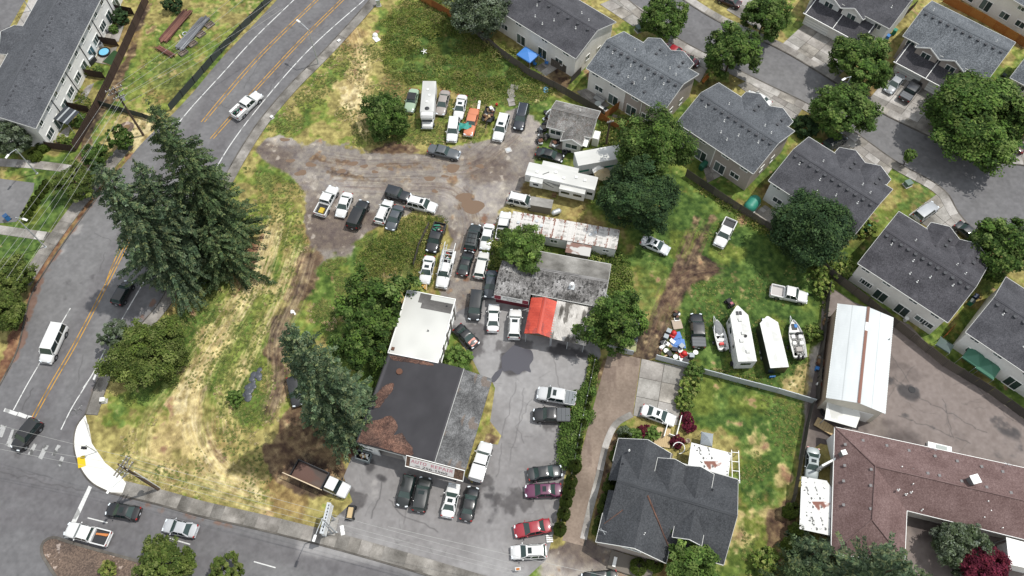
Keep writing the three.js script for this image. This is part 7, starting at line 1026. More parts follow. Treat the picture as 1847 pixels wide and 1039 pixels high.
thicket('brambles', 'brambles between mobile home and detailing shop', [[880, 425], [940, 415], [975, 445], [985, 460], [965, 480], [910, 470], [895, 500], [876, 500], [868, 470]], 1200, 0.6, 'bramble', 0.13, 0.2, 34); thicket('brambles', 'weed thicket right of the detailing shop', [[1040, 445], [1110, 452], [1135, 470], [1140, 540], [1125, 600], [1098, 620], [1096, 480], [1040, 470]], 1800, 0.5, 'bramble', 0.13, 0.3, 40);
thicket('weeds', 'tall weeds around the box trailer and umbrella', [[1090, 215], [1140, 215], [1130, 260], [1085, 265], [1075, 240]], 700, 0.8, 'weed', 0.15, 0.3); thicket('weeds', 'weeds along the rear boundary fence', [[1240, 330], [1255, 325], [1500, 485], [1510, 505], [1480, 500]], 1600, 0.6, 'weed', 0.14, 0.45); thicket('weeds', 'weeds along the white panel fence', [[1190, 640], [1270, 660], [1440, 700], [1460, 718], [1300, 685]], 900, 0.5, 'weed', 0.13, 0.4);
thicket('weeds', 'tall grass beside the white flat-roofed block', [[640, 470], [745, 385], [800, 395], [790, 440], [770, 520], [740, 480], [650, 520]], 2000, 0.5, 'weed', 0.1, 0.46, 12); thicket('weeds', 'weeds along the west terrace gardens', [[110, 175], [150, 160], [165, 195], [140, 200]], 300, 0.6, 'weed', 0.14, 0.3);
thicket('weeds', 'mixed weeds in the strip by the lawn and apartment fence', [[1462, 640], [1480, 560], [1490, 500], [1498, 505], [1478, 640], [1466, 715], [1455, 712]], 900, 0.7, 'bramble', 0.15, 0.4);
// grass tufts over the open ground
{
  const blade = new THREE.BufferGeometry(); { const P = []; for (let i = 0; i < 7; i++) { const a = i * 0.9 + 0.2, c = Math.cos(a), s = Math.sin(a), w = 0.05, l = 0.16 + (i % 3) * 0.05; P.push(c * 0.03 - s * w, 0, s * 0.03 + c * w, c * 0.03 + s * w, 0, s * 0.03 - c * w, c * (0.08 + l * 0.7), 0.2 + (i % 2) * 0.1, s * (0.08 + l * 0.7)); } blade.setAttribute('position', new THREE.Float32BufferAttribute(P, 3)); blade.computeVertexNormals(); }
  const spots = [];
  const zone = (poly, n, o = {}) => areaPts(poly, n, (x, z) => { const mx = cvx(x), my = cvy(z), gr = lookup(gravelMask, mx, my), di = lookup(dirtMask, mx, my), st = lookup(strawMask, mx, my), lu = lookup(lushMask, mx, my); if (gr > 0.4 || di > 0.45 || rnd() < st * 0.7) return; const k = ns(N2, x * 14, z * 14); if (k < (o.thr ?? 0.46)) return; spots.push([x, z, st, lu, k]); });
  zone([[160, 790], [240, 660], [340, 560], [430, 470], [440, 300], [545, 330], [560, 430], [520, 640], [500, 780], [480, 930], [230, 870]], 13000); zone([[480, 235], [660, 30], [700, 130], [760, 170], [900, 190], [860, 262], [620, 262]], 16000); zone([[1130, 470], [1220, 340], [1480, 500], [1462, 715], [1190, 645], [1215, 560]], 5000, { thr: 0.58 }); zone([[1240, 690], [1468, 730], [1340, 1035], [1320, 800]], 4000, { thr: 0.58 }); zone([[235, 150], [330, 0], [480, 0], [320, 175], [220, 270], [180, 270]], 3500, { thr: 0.55 }); zone([[570, 430], [740, 385], [760, 500], [560, 620], [520, 700]], 9000); zone([[930, 140], [1010, 170], [960, 190], [900, 190]], 1500);
  const mk2 = (name, label, list, cols) => { const im = new THREE.InstancedMesh(blade, mat('#ffffff', 0.9), list.length), m = new THREE.Matrix4(), q = new THREE.Quaternion(), c = new THREE.Color(); im.name = numbered(name); im.userData = { kind: 'stuff', label, category: 'grass' }; im.castShadow = im.receiveShadow = true; list.forEach((s, i) => { const sc = rr(0.55, 1.1); q.setFromAxisAngle(new THREE.Vector3(0, 1, 0), rr(0, 6.28)); m.compose(new THREE.Vector3(s[0], 0, s[1]), q, new THREE.Vector3(sc, sc * rr(0.4, 0.8), sc)); im.setMatrixAt(i, m); const t = pick(cols), k = rr(0.8, 1.25); c.setRGB(t[0] * k, t[1] * k, t[2] * k); im.setColorAt(i, c); }); scene.add(im); };
  mk2('green_grass', 'green grass tufts over the open lots and lawns', spots.filter((s) => s[3] > 0.35 || s[4] > 0.58), [[0.11, 0.135, 0.028], [0.14, 0.16, 0.036], [0.18, 0.18, 0.05], [0.085, 0.11, 0.024]]); mk2('dry_grass', 'straw coloured dry grass tufts on the vacant lot', spots.filter((s) => !(s[3] > 0.35 || s[4] > 0.58)), [[0.3, 0.24, 0.11], [0.24, 0.2, 0.08], [0.36, 0.3, 0.16], [0.17, 0.16, 0.05]]);
}
// ---------------------------------------------------------------- fences: a run of panels and posts
function boards(len, h, m, gap = 0.012, n = Math.round(len / 0.15)) { const a = [], w = len / n; for (let i = 0; i < n; i++) a.push(bx(w - gap, h + rr(-0.025, 0.025), 0.022, -len / 2 + w * (i + 0.5), h / 2 + 0.03, rr(-0.008, 0.008))); a.push(bx(len, 0.08, 0.04, 0, h * 0.25, -0.03), bx(len, 0.08, 0.04, 0, h * 0.8, -0.03)); return merge(a); }
const panelLib = new Map();
function fence(label, marks, h, mats, o = {}) {
  const l = gp(marks), first = l[0], g = thing(o.name || 'board_fence', label, 'fence', [first[0], 0, first[1]]), step = o.step || 2.4;
  for (let i = 1; i < l.length; i++) {
    const a = l[i - 1], b = l[i], D = Math.hypot(b[0] - a[0], b[1] - a[1]), n = Math.max(1, Math.round(D / step)), t = Math.atan2(-(b[1] - a[1]), b[0] - a[0]);
    for (let k = 0; k < n; k++) {
      const u = (k + 0.5) / n, x = mix(a[0], b[0], u) - first[0], z = mix(a[1], b[1], u) - first[1], len = D / n - 0.1, key = [o.kind || 'b', h, len.toFixed(2), Math.floor(rnd() * 3)].join();
      if (!panelLib.has(key)) panelLib.set(key, o.kind === 'panel' ? merge([new RoundedBoxGeometry(len, h, 0.12, 1, 0.03).translate(0, h / 2 + 0.03, 0)]) : o.kind === 'mesh' ? merge([bx(len, h, 0.02, 0, h / 2 + 0.02, 0)]) : boards(len, h));
      part('fence_panel', panelLib.get(key), pick(mats), g, [x, 0, z], [rr(-0.02, 0.02) + (o.lean || 0), t, rr(-0.008, 0.008)]);
      const px = mix(a[0], b[0], k / n) - first[0], pz = mix(a[1], b[1], k / n) - first[1]; part('post', postGeo, o.postMat || mats[0], g, [px, 0, pz], [0, t, 0]).scale.y = h + (o.tall ?? 0.08);
    }
  }
  return g;
}
const postGeo = bx(0.1, 1, 0.1, 0, 0.5, 0);
const woodTex = rgbTex(128, 256, (x, y) => { const v = 210 + (ns(N1, x * 3, y * 0.5) - 0.5) * 110 + (ns(N3, x, y) - 0.5) * 30; return [v, v, v]; });
const wm = (c) => mat(c, 0.93, { map: rep(woodTex, 1.2, 2.4) });
M.fenceOld = [wm('#5b554e'), wm('#665f57'), wm('#504b46')]; M.fenceCedar = [wm('#a9692f'), wm('#9c602c'), wm('#b27538')]; M.fenceBrown = [wm('#4a382e'), wm('#523f33'), wm('#433329')]; M.fencePanel = [mat('#a9aeb0', 0.6), mat('#a2a8aa', 0.6), mat('#b1b5b6', 0.6)]; M.fenceMesh = [mat('#39403b', 0.9), mat('#333a35', 0.9)];
fence('long weathered board fence behind the subdivision houses', [[846, 52], [900, 98], [955, 138], [1020, 172], [1062, 196], [1088, 212]], 1.8, M.fenceOld);
fence('weathered board fence between the back lawn and the houses', [[1236, 318], [1310, 368], [1400, 425], [1455, 462], [1492, 494]], 1.8, M.fenceOld);
fence('dark leaning board fence between back lot and houses', [[1492, 496], [1560, 548], [1640, 612], [1700, 660], [1780, 708], [1870, 772]], 2.0, M.fenceOld, { lean: 0.04 });
fence('orange cedar fence around the taupe house patio', [[1078, 214], [1098, 228], [1122, 244], [1140, 216]], 1.8, M.fenceCedar); fence('short cedar fence screen dividing the patio', [[1090, 216], [1116, 196]], 1.8, M.fenceCedar);
fence('orange cedar fence at the top edge above the brambles', [[757, 2], [802, 26], [846, 52]], 1.8, M.fenceCedar); fence('cedar fence between the top edge gardens', [[846, 52], [872, 72], [910, 44]], 1.8, M.fenceCedar);
fence('tall brown board fence along the terrace gardens', [[268, 4], [246, 52], [222, 106], [196, 162], [168, 218], [138, 272]], 1.9, M.fenceBrown);
[[[180, 78], [216, 84], 'top brown fence dividing two terrace gardens'], [[150, 136], [192, 143], 'second brown fence dividing two terrace gardens'], [[118, 195], [166, 204], 'third brown fence dividing two terrace gardens'], [[88, 268], [138, 274], 'lowest brown fence closing the terrace gardens'], [[212, 22], [244, 28], 'brown fence at the top terrace garden']].forEach(([a, b, l]) => fence(l, [a, b], 1.7, M.fenceBrown));
fence('dark mesh fence along the curving road', [[496, -4], [455, 38], [400, 95], [352, 150], [308, 200]], 1.5, M.fenceMesh, { kind: 'mesh', step: 3, postMat: M.black }); fence('dark mesh fence across the verge by the utility pole', [[180, 190], [220, 202], [262, 214], [284, 222]], 1.3, M.fenceMesh, { kind: 'mesh', step: 3, postMat: M.black });
fence('pale metal panel fence below the junk heap', [[1182, 648], [1246, 665]], 1.5, M.fencePanel, { kind: 'panel', postMat: M.galv }); fence('pale metal panel fence between the two lawns', [[1262, 672], [1330, 690], [1400, 708], [1468, 728]], 1.5, M.fencePanel, { kind: 'panel', postMat: M.galv }); fence('short pale panel fence at the bushy tree', [[1094, 630], [1142, 641]], 1.4, M.fencePanel, { kind: 'panel', postMat: M.galv });
fence('dark board fence along the carport side of the lawn', [[1462, 732], [1452, 772], [1442, 830], [1430, 895], [1420, 930]], 1.8, M.fenceOld); fence('board fence between boat lawn and warehouse', [[1492, 520], [1486, 575], [1478, 640], [1470, 728]], 1.8, M.fenceOld);
fence('low wire fence along the cypress row', [[1072, 655], [1058, 720], [1044, 790], [1032, 850], [1018, 905], [1008, 960]], 1.2, [mat('#6d7072', 0.6)], { kind: 'mesh', step: 3.2, postMat: M.galv });
fence('grey plank fence beside the black pickup with clutter', [[774, 408], [756, 446], [746, 482]], 1.1, M.fenceOld);
[[[994, 118], [1036, 140], 'garden fence below the stained white house'], [[1030, 150], [1048, 132], 'fence return beside the stained white house'], [[1208, 232], [1240, 262], 'dark patio fence left of the bluish roofed house'], [[1290, 296], [1300, 285], 'low patio divider at the bluish roofed house'], [[1698, 612], [1716, 592], 'orange fence stub beside the needle littered roof']].forEach(([a, b, l], i) => fence(l, [a, b], 1.6, i === 4 ? M.fenceCedar : M.fenceOld));
fence('dark fence between the two upper street houses', [[1600, 60], [1650, 12]], 1.7, M.fenceBrown); fence('brown fence behind the taupe slate roofed house', [[1700, 4], [1770, 40], [1850, 88]], 1.7, M.fenceCedar); fence('white railing of the deck behind the grey house', [[1196, 790], [1206, 755]], 0.9, [M.white], { kind: 'panel', step: 1.2 }); fence('white low garden wall of the flower bed', [[1206, 786], [1218, 790], [1228, 752]], 0.8, [M.white], { kind: 'panel', step: 1.4 });
// ---------------------------------------------------------------- poles, wires, lamps
function streetLamp(label, base, top, head, h) {
  const b = W3(...base), H = h || heightOf(base, top), g = thing('street_lamp', label, 'street lamp', [b.x, 0, b.z]), hd = W3(...head, H + 0.45), dx = hd.x - b.x, dz = hd.z - b.z;
  part('pole', cyl(0.11, 0.07, H, 10, 0, H / 2, 0), M.galv, g); part('arm', merge([bar([0, H - 0.05, 0], [dx * 0.5, H + 0.32, dz * 0.5], 0.05), bar([dx * 0.5, H + 0.32, dz * 0.5], [dx * 0.9, H + 0.45, dz * 0.9], 0.045)]), M.galv, g); const hg = new RoundedBoxGeometry(0.8, 0.16, 0.34, 2, 0.07); part('lamp_head', hg, M.pipe, g, [dx, H + 0.45, dz], [0, Math.atan2(-dz, dx), 0]); part('base_plate', cyl(0.2, 0.2, 0.12, 10, 0, 0.06, 0), M.galv, g);
}
streetLamp('street lamp leaning over the curving road at the top', [574.5, 116], [557, 52], [538, 38]); streetLamp('street lamp on the west lawn beside the block shrubs', [82.5, 446], [26, 395], [45, 396]); streetLamp('street lamp near the terrace end on the left', [67, 313], [28, 270], [13, 282]); streetLamp('street lamp at the repair shop sidewalk with long arm', [606, 961], [578, 940], [567, 971], 8.2); streetLamp('street lamp beside the round street tree', [1506, 192], [1508, 158], [1522, 143], 7); streetLamp('street lamp at the top left corner', [56, 20], [48, 2], [44, -6], 5);
function utilityPole(label, base, H, turn, arms, extra) { const b = W3(...base), g = thing('utility_pole', label, 'utility pole', [b.x, 0, b.z], turn); part('pole', cyl(0.2, 0.13, H, 10, 0, H / 2, 0), M.bark, g); for (const [y, w] of arms) { const c = part('cross_arm', bx(w, 0.14, 0.12, 0, y, 0.18), M.woodGrey, g); for (let i = 0; i < 5; i++) part('insulator', cyl(0.05, 0.04, 0.22, 8, -w / 2 + 0.15 + i * (w - 0.3) / 4, y + 0.18, 0.18), M.pipe, c); } extra && extra(g, H); return b; }
utilityPole('brown utility pole on the dry verge by the road', [258.8, 244], 11.3, 0.55, [[11.0, 2.6], [10.2, 2.4], [9.2, 1.8]], (g) => part('transformer', cyl(0.25, 0.25, 0.7, 12, 0.4, 8.6, 0), M.galv, g));
utilityPole('wooden utility pole with crossed arms beside the pale corner ramp', [286, 883], 11.8, 1.15, [[11.5, 2.6], [10.8, 2.6], [9.6, 2.2]], (g) => { part('riser_pipe', cyl(0.06, 0.06, 8, 8, 0.24, 4, 0.1), M.pipe, g); part('meter_box', bx(0.5, 0.7, 0.4, 0.1, 4.2, -0.35), M.galv, g); part('brace', merge([bar([0, 9.6, 0], [0.9, 10.7, 0.15], 0.04), bar([0, 9.6, 0], [-0.9, 10.7, 0.15], 0.04)]), M.galv, g); part('lamp_arm', bar([0, 8.6, 0], [-2.6, 9.4, -0.4], 0.05), M.galv, g); part('lamp_head', new RoundedBoxGeometry(0.7, 0.15, 0.3, 2, 0.06), M.pipe, g, [-2.9, 9.4, -0.45]); });
utilityPole('short dark pole beside the box trailer', [1093, 262], 6.2, 0.3, [[5.9, 1.2]]);
function wire(label, a, b, sag = 0.6, r = 0.016, m = M.wire) { const A = W3(...a), B = W3(...b), P = []; for (let i = 0; i <= 14; i++) { const t = i / 14, p = A.clone().lerp(B, t); p.y -= sag * 4 * t * (1 - t); P.push(p); } single('overhead_wire', new THREE.TubeGeometry(new THREE.CatmullRomCurve3(P), 28, r, 5), m, label, 'wire'); }
[[[204, 157, 11.2], [430, -14, 10.6], [-14, 462, 10.2]], [[219, 163, 11.2], [452, -12, 10.6], [-14, 490, 10.2]], [[229, 168, 11.2], [490, 0, 10.6], [-10, 500, 10.2]], [[218, 176, 9.6], [500, 12, 9], [12, 502, 8.6]], [[228, 186, 8.2], [512, 14, 7.6], [30, 506, 7.2]]].forEach(([p, u, d], i) => { const n = ['topmost', 'second', 'third', 'fourth', 'lowest'][i]; wire(n + ' wire running up the road from the verge pole', p, u, 0.5); wire(n + ' wire running down the road from the verge pole', p, d, 0.5); });
[[[216, 821, 11.8], [945, 1022, 10.8], [-20, 762, 10.8]], [[213, 836, 11.0], [945, 1034, 10.0], [-20, 796, 10.0]], [[222, 852, 9.8], [945, 1040, 8.6], [-20, 806, 9.2]]].forEach(([p, u, d], i) => { const n = ['upper', 'middle', 'lower'][i]; wire(n + ' wire from the corner pole along the bottom road', p, u, 0.5); wire(n + ' wire from the corner pole out over the crosswalk', p, d, 0.3); });
wire('thin service wire from the bottom road to the repair sign', [700, 950, 9.5], [1120, 1045, 8.5], 0.4, 0.02);
{ const b = W3(175, 816), g = thing('pedestrian_signal', 'pedestrian signal post on the pale corner ramp', 'signal', [b.x, 0, b.z]); part('post', cyl(0.07, 0.06, 3.2, 8, 0, 1.6, 0), M.galv, g); part('signal_head', bx(0.5, 0.5, 0.3, -0.35, 2.7, 0.2), M.black, g); part('visor', bx(0.52, 0.04, 0.4, -0.35, 2.97, 0.25), M.black, g); }
function cabinet(label, m, s, c) { const b = W3(...m), g = thing('utility_cabinet', label, 'utility box', [b.x, 0, b.z], rr(0, 1)); part('cabinet', new RoundedBoxGeometry(s[0], s[1], s[2], 2, 0.05), c, g, [0, s[1] / 2, 0]); part('lid', bx(s[0] + 0.06, 0.06, s[2] + 0.06, 0, s[1] + 0.02, 0), c, g); part('plinth', bx(s[0] + 0.2, 0.1, s[2] + 0.2, 0, 0.05, 0), M.conc[0], g); }
cabinet('white utility box on the grass beside the east sidewalk', [189, 724], [0.6, 0.8, 0.5], M.pipe); cabinet('green transformer box by the side street sapling', [1636, 334], [1.0, 0.8, 0.9], mat('#55695f', 0.6)); cabinet('grey green transformer box under the first street tree', [1152, 55], [1.1, 0.9, 1.0], mat('#4c5c56', 0.6)); cabinet('white utility box at the top of the east sidewalk', [683, 10], [0.7, 1.4, 0.6], M.galv); cabinet('small white box on the sidewalk near the street lamp', [614 - 2, 75], [0.5, 0.3, 0.4], M.pipe); cabinet('small box beside the sidewalk near the muddy track', [491, 213], [0.4, 0.4, 0.4], M.pipe);
// ---------------------------------------------------------------- tents, tarps, parasols
function tent(name, label, m, w, d, h, c, turn, o = {}) { const p = W3(...m, h), g = thing(name, label, o.cat || 'canopy', [p.x, 0, p.z], turn), top = h + (o.rise || 0.7), x = w / 2, z = d / 2; part('cover', faces([[[-x, h, z], [x, h, z], [0, top, 0]], [[x, h, z], [x, h, -z], [0, top, 0]], [[x, h, -z], [-x, h, -z], [0, top, 0]], [[-x, h, -z], [-x, h, z], [0, top, 0]]]), c, g); part('valance', faces([[[-x, h, z], [x, h, z], [x, h - 0.25, z], [-x, h - 0.25, z]], [[x, h, z], [x, h, -z], [x, h - 0.25, -z], [x, h - 0.25, z]], [[x, h, -z], [-x, h, -z], [-x, h - 0.25, -z], [x, h - 0.25, -z]], [[-x, h, -z], [-x, h, z], [-x, h - 0.25, z], [-x, h - 0.25, -z]]]), c, g); post4(g, [[-x, z], [x, z], [x, -z], [-x, -z]], h, 0.03); }
tent('garden_canopy', 'blue pop-up canopy in the garden of the stained white house', [952, 98], 2.9, 2.4, 2.2, mat('#3f76b8', 0.6), -0.7, { rise: 0.6 }); tent('garden_canopy', 'green garden canopy nearer the fence corner', [1760, 643], 2.6, 2.6, 2.2, mat('#3c6b57', 0.7), -0.75); tent('garden_canopy', 'green garden canopy beside its twin by the white house', [1784, 662], 2.6, 2.6, 2.2, mat('#3c6b57', 0.7), -0.75); tent('garden_canopy', 'small white canopy beside the beige parasol', [1078, 302], 1.9, 1.7, 2.1, M.pipe, 0.3); tent('doghouse_cover', 'pale pyramid cover next to the white patio roof', [1275, 792], 1.5, 1.7, 2.0, mat('#8f9599', 0.7), -0.2); tent('glass_shed', 'small grey peaked greenhouse at the dark fence', [1705, 622], 2.0, 1.5, 1.8, M.glassBlind, -0.7, { cat: 'shed' });
{ const p = W3(1087, 313, 2.2), g = thing('parasol', 'beige parasol behind the fifth-wheel trailer', 'parasol', [p.x, 0, p.z]); const c = new THREE.ConeGeometry(1.35, 0.5, 8, 1, true); part('canopy', c, mat('#9b8f72', 0.85), g, [0, 2.35, 0]); part('pole', cyl(0.03, 0.03, 2.4, 8, 0, 1.2, 0), M.wood, g); part('ribs', merge([...Array(8)].map((_, i) => { const a = i * Math.PI / 4; return bar([0, 2.62, 0], [Math.sin(a) * 1.35, 2.12, Math.cos(a) * 1.35], 0.025, 0.025, 4); })), M.tan, g); }
{ const p = W3(1354, 374), g = thing('tarp_shelter', 'teal arched tarp shelter on the patio by the fence', 'shelter', [p.x, 0, p.z], 0.9); const c = new THREE.CylinderGeometry(1.05, 1.05, 2.4, 16, 1, false, -Math.PI / 2, Math.PI); c.rotateX(Math.PI / 2); c.rotateZ(Math.PI / 2 + Math.PI / 2); part('cover', new THREE.CapsuleGeometry(0.95, 1.4, 6, 14).rotateZ(Math.PI / 2), mat('#2c7a68', 0.5), g, [0, 0.9, 0]); part('frame', bx(2.8, 0.08, 1.9, 0, 0.05, 0), M.galv, g); }
{ const p = W3(1267, 303), g = thing('covered_grill', 'dark green covered barbecue on the small patio', 'barbecue', [p.x, 0, p.z], 0.8); part('cover', new RoundedBoxGeometry(1.5, 1.2, 0.8, 3, 0.2), mat('#15533f', 0.5), g, [0, 0.65, 0]); part('wheel', cyl(0.12, 0.12, 0.08, 10, 0.5, 0.12, 0.4), M.rubber, g); }
{ const p = W3(836, 222), o = W3(838, 226, 1.3), g = single('tarp', (() => { const gm = new THREE.PlaneGeometry(2.6, 1.1, 18, 8); gm.rotateX(-Math.PI / 2); const q = gm.attributes.position; for (let i = 0; i < q.count; i++) { const x = q.getX(i), z = q.getZ(i); q.setY(i, 1.0 + 0.1 * Math.sin(x * 5 + z * 3) + 0.06 * Math.sin(z * 9) - Math.max(0, -x - 0.4) * 0.75); q.setZ(i, z + 0.12 * Math.sin(x * 4)); } gm.computeVertexNormals(); gm.rotateY(0.15); gm.translate(o.x - 0.2, 0.12, o.z); return gm; })(), mat('#2a8478', 0.6), 'crumpled teal tarp lying over the orange old car', 'tarp'); void p; void g; }
{ const p = W3(452, 700), gs = [...Array(26)].map((_, i) => [0.75 - i * 0.05 + rr(-0.5, 0.5), -2.3 + i * 0.16 + rr(-0.4, 0.4), rr(0.25, 0.6)]).map(([x, z, r]) => { const g = new THREE.IcosahedronGeometry(r, 2), q = g.attributes.position; for (let i = 0; i < q.count; i++) { const a = q.getX(i), b = q.getY(i), c = q.getZ(i), k = 0.7 + 0.6 * ns(N2, (a + x) * 50 + b * 30 + 300, (c + z) * 50 + 300); q.setXYZ(i, a * k, Math.max(-0.05, b * 0.32 * k), c * k); } g.computeVertexNormals(); g.translate(x, 0.05, z); return g; }), m = merge(gs); m.translate(p.x, 0, p.z); single('rubbish_pile', m, mat('#43464c', 0.4), 'crumpled dark plastic tarp pile on the vacant lot', 'tarp pile'); }
// ---------------------------------------------------------------- yard clutter, each its own thing
function item(name, label, cat, m, build, turn = rr(0, 3)) { const p = W3(...m), g = thing(name, label, cat, [p.x, 0.01, p.z], turn); build(g); return g; }
item('dumpster', 'grey open dumpster full of rubbish at the repair shop', 'dumpster', [657, 826], (g) => { part('wall', merge([bx(1.9, 1.0, 0.08, 0, 0.6, 0.55), bx(1.9, 1.0, 0.08, 0, 0.6, -0.55), bx(0.08, 1.0, 1.1, 0.93, 0.6, 0), bx(0.08, 1.0, 1.1, -0.93, 0.6, 0)]), mat('#6e7678', 0.7), g); part('floor', bx(1.8, 0.06, 1.0, 0, 0.4, 0), M.black, g); for (let i = 0; i < 12; i++) part('rubbish', bx(rr(0.15, 0.45), rr(0.1, 0.3), rr(0.15, 0.4), rr(-0.7, 0.7), 0.75 + rnd() * 0.15, rr(-0.35, 0.35), rr(0, 3)), pick([M.pipe, M.tan, M.rust, M.white, M.darkPlastic]), g); }, -0.28);
item('pallet', 'broken wooden pallet beside the dumpster', 'pallet', [637, 814], (g) => { for (let i = 0; i < 6; i++) part('plank', bx(1.0, 0.03, 0.12, 0, 0.14, -0.45 + i * 0.18), M.rust, g); part('bearer', merge([bx(0.08, 0.1, 1.05, -0.4, 0.07, 0), bx(0.08, 0.1, 1.05, 0.4, 0.07, 0)]), M.wood, g); }, -0.5);
item('garden_cart', 'tan topped dark cart by the car park entrance', 'cart', [634, 926], (g) => { part('frame', new RoundedBoxGeometry(0.9, 0.5, 1.8, 2, 0.06), M.black, g, [0, 0.45, 0]); part('load', bx(0.6, 0.3, 1.3, 0, 0.82, 0.1), M.tan, g); for (const s of [-1, 1]) for (const z of [-0.7, 0.7]) part('wheel', new THREE.CylinderGeometry(0.2, 0.2, 0.12, 12).rotateZ(Math.PI / 2), M.rubber, g, [s * 0.5, 0.2, z]); }, -0.1);
item('pole_sign', 'tall white roadside sign cabinet seen edge-on at the car park', 'sign', [602, 950], (g) => { part('post', merge([cyl(0.12, 0.12, 4.0, 10, 0, 2, -0.8), cyl(0.12, 0.12, 4.0, 10, 0, 2, 0.8)]), M.galv, g); part('cabinet', bx(0.45, 1.5, 3.6, 0, 4.3, 0), M.pipe, g); part('face_frame', merge([bx(0.5, 0.08, 3.7, 0, 5.06, 0), bx(0.5, 0.08, 3.7, 0, 3.54, 0)]), M.galv, g); part('top_bars', merge([...Array(9)].map((_, i) => bx(0.12, 0.03, 0.22, 0.05, 5.12, -1.5 + i * 0.37))), M.black, g); part('base_planter', bx(0.9, 0.3, 2.2, 0, 0.15, 0), M.conc[1], g); part('fallen_board', bx(0.5, 0.1, 1.2, 1.2, 0.1, 0.3, 0.4), M.pipe, g); }, -0.14);
item('manhole', 'pale concrete ring in the gravel yard', 'manhole', [917, 271], (g) => { part('slab', bx(1.0, 0.08, 1.0, 0, 0.04, 0), M.conc[0], g); part('cover', cyl(0.36, 0.36, 0.06, 20, 0, 0.1, 0), M.galv, g); }, 0.4);
item('mulch_ring', 'dark round mulch ring on the dry verge', 'mulch', [228, 230], (g) => { part('mulch', cyl(1.25, 1.15, 0.12, 24, 0, 0.04, 0), M.mulch, g); part('cover', cyl(0.5, 0.5, 0.05, 16, 0.1, 0.12, 0), M.wood, g); }, 0);
item('paper_scrap', 'white rag lying on the dirt track', 'litter', [530, 564], (g) => { for (let i = 0; i < 4; i++) part('rag', bx(rr(0.3, 0.6), 0.04, rr(0.2, 0.5), rr(-0.4, 0.4), 0.05 + i * 0.015, rr(-0.3, 0.3), rr(0, 3)), M.pipe, g); });
item('white_sheet', 'white sheet of debris in the dry grass above the camper', 'debris', [679, 71], (g) => { part('sheet', bx(0.9, 0.06, 1.3, 0, 0.1, 0, 0.2), M.pipe, g); part('lump', new THREE.IcosahedronGeometry(0.5, 1), M.pipe, g, [0.1, 0.15, -0.8]); }); item('branch_debris', 'white branching debris on the brambles', 'debris', [766, 100], (g) => { for (let i = 0; i < 5; i++) part('stick', bar([0, 0.9, 0], [Math.cos(i * 1.2) * 0.7, 1.0, Math.sin(i * 1.2) * 0.5], 0.07), M.pipe, g); });
item('rubble_strip', 'broken grey concrete strip below the brambles', 'rubble', [919, 175], (g) => { for (let i = 0; i < 5; i++) part('chunk', bx(rr(0.9, 1.4), 0.12, rr(0.8, 1.2), rr(-0.3, 0.3) + i * 0.18, 0.06, 1.6 - i * 0.9, rr(-0.3, 0.3)), pick(M.concOld), g); }, 0.1);
item('junk_trailer', 'black utility trailer piled with junk between the old cars', 'trailer', [882, 212], (g) => { part('deck', bx(1.6, 0.1, 2.8, 0, 0.6, 0), M.darkPlastic, g); part('rail', merge([bx(0.06, 0.4, 2.8, 0.8, 0.8, 0), bx(0.06, 0.4, 2.8, -0.8, 0.8, 0), bx(1.6, 0.4, 0.06, 0, 0.8, -1.4)]), M.black, g); for (let i = 0; i < 14; i++) part('junk', new RoundedBoxGeometry(rr(0.2, 0.7), rr(0.15, 0.5), rr(0.2, 0.8), 1, 0.04), pick([M.black, M.pipe, M.rust, M.darkPlastic, M.tan, M.wood]), g, [rr(-0.6, 0.6), rr(0.7, 1.0), rr(-1.2, 1.2)], [rr(-0.3, 0.3), rr(0, 3), rr(-0.3, 0.3)]); for (const s of [1, -1]) part('wheel', new THREE.CylinderGeometry(0.32, 0.32, 0.2, 14).rotateZ(Math.PI / 2), M.rubber, g, [s * 0.9, 0.32, 0.3]); part('drawbar', bar([0, 0.5, 1.4], [0, 0.4, 2.6], 0.06), M.black, g); }, -0.2);
item('plank', 'white board on the grass beside the orange old car', 'board', [864, 192], (g) => part('board', bx(0.4, 0.06, 2.0, 0, 0.3, 0, -0.1), M.pipe, g), 0); item('gas_can', 'red can on the weeds near the junk trailer', 'can', [896, 190], (g) => { part('can', cyl(0.2, 0.2, 0.4, 10, 0, 0.2, 0), M.red, g); part('lid', cyl(0.08, 0.06, 0.1, 8, 0, 0.45, 0), M.black, g); }); item('blue_tarp', 'light blue plastic scrap below the garden fence', 'tarp', [984, 163], (g) => { for (let i = 0; i < 4; i++) part('sheet', bx(rr(0.6, 1.1), 0.05, rr(0.4, 0.7), rr(-0.5, 0.5), 0.12 + i * 0.05, rr(-0.3, 0.3), rr(0, 3)), mat('#5b8fb4', 0.6), g); });
for (let i = 0; i < 9; i++) item('junk_pile', ['stack of dark crates', 'grey tool box', 'pile of black tyres', 'upturned metal frame', 'bundle of grey pipes', 'broken cabinet', 'white plastic barrel', 'heap of scrap metal', 'old black grill'][i] + ' along the left wall of the cottage', 'junk', [[988, 205], [986, 215], [983, 226], [980, 237], [977, 248], [972, 256], [985, 250], [975, 240], [1000, 262]][i], (g) => { for (let k = 0; k < 4; k++) part('piece', bx(rr(0.3, 0.9), rr(0.2, 0.6), rr(0.3, 0.9), rr(-0.4, 0.4), 0.25 + k * 0.1, rr(-0.4, 0.4), rr(0, 3)), pick([M.darkPlastic, M.black, M.galv, M.woodGrey, M.rust]), g); });
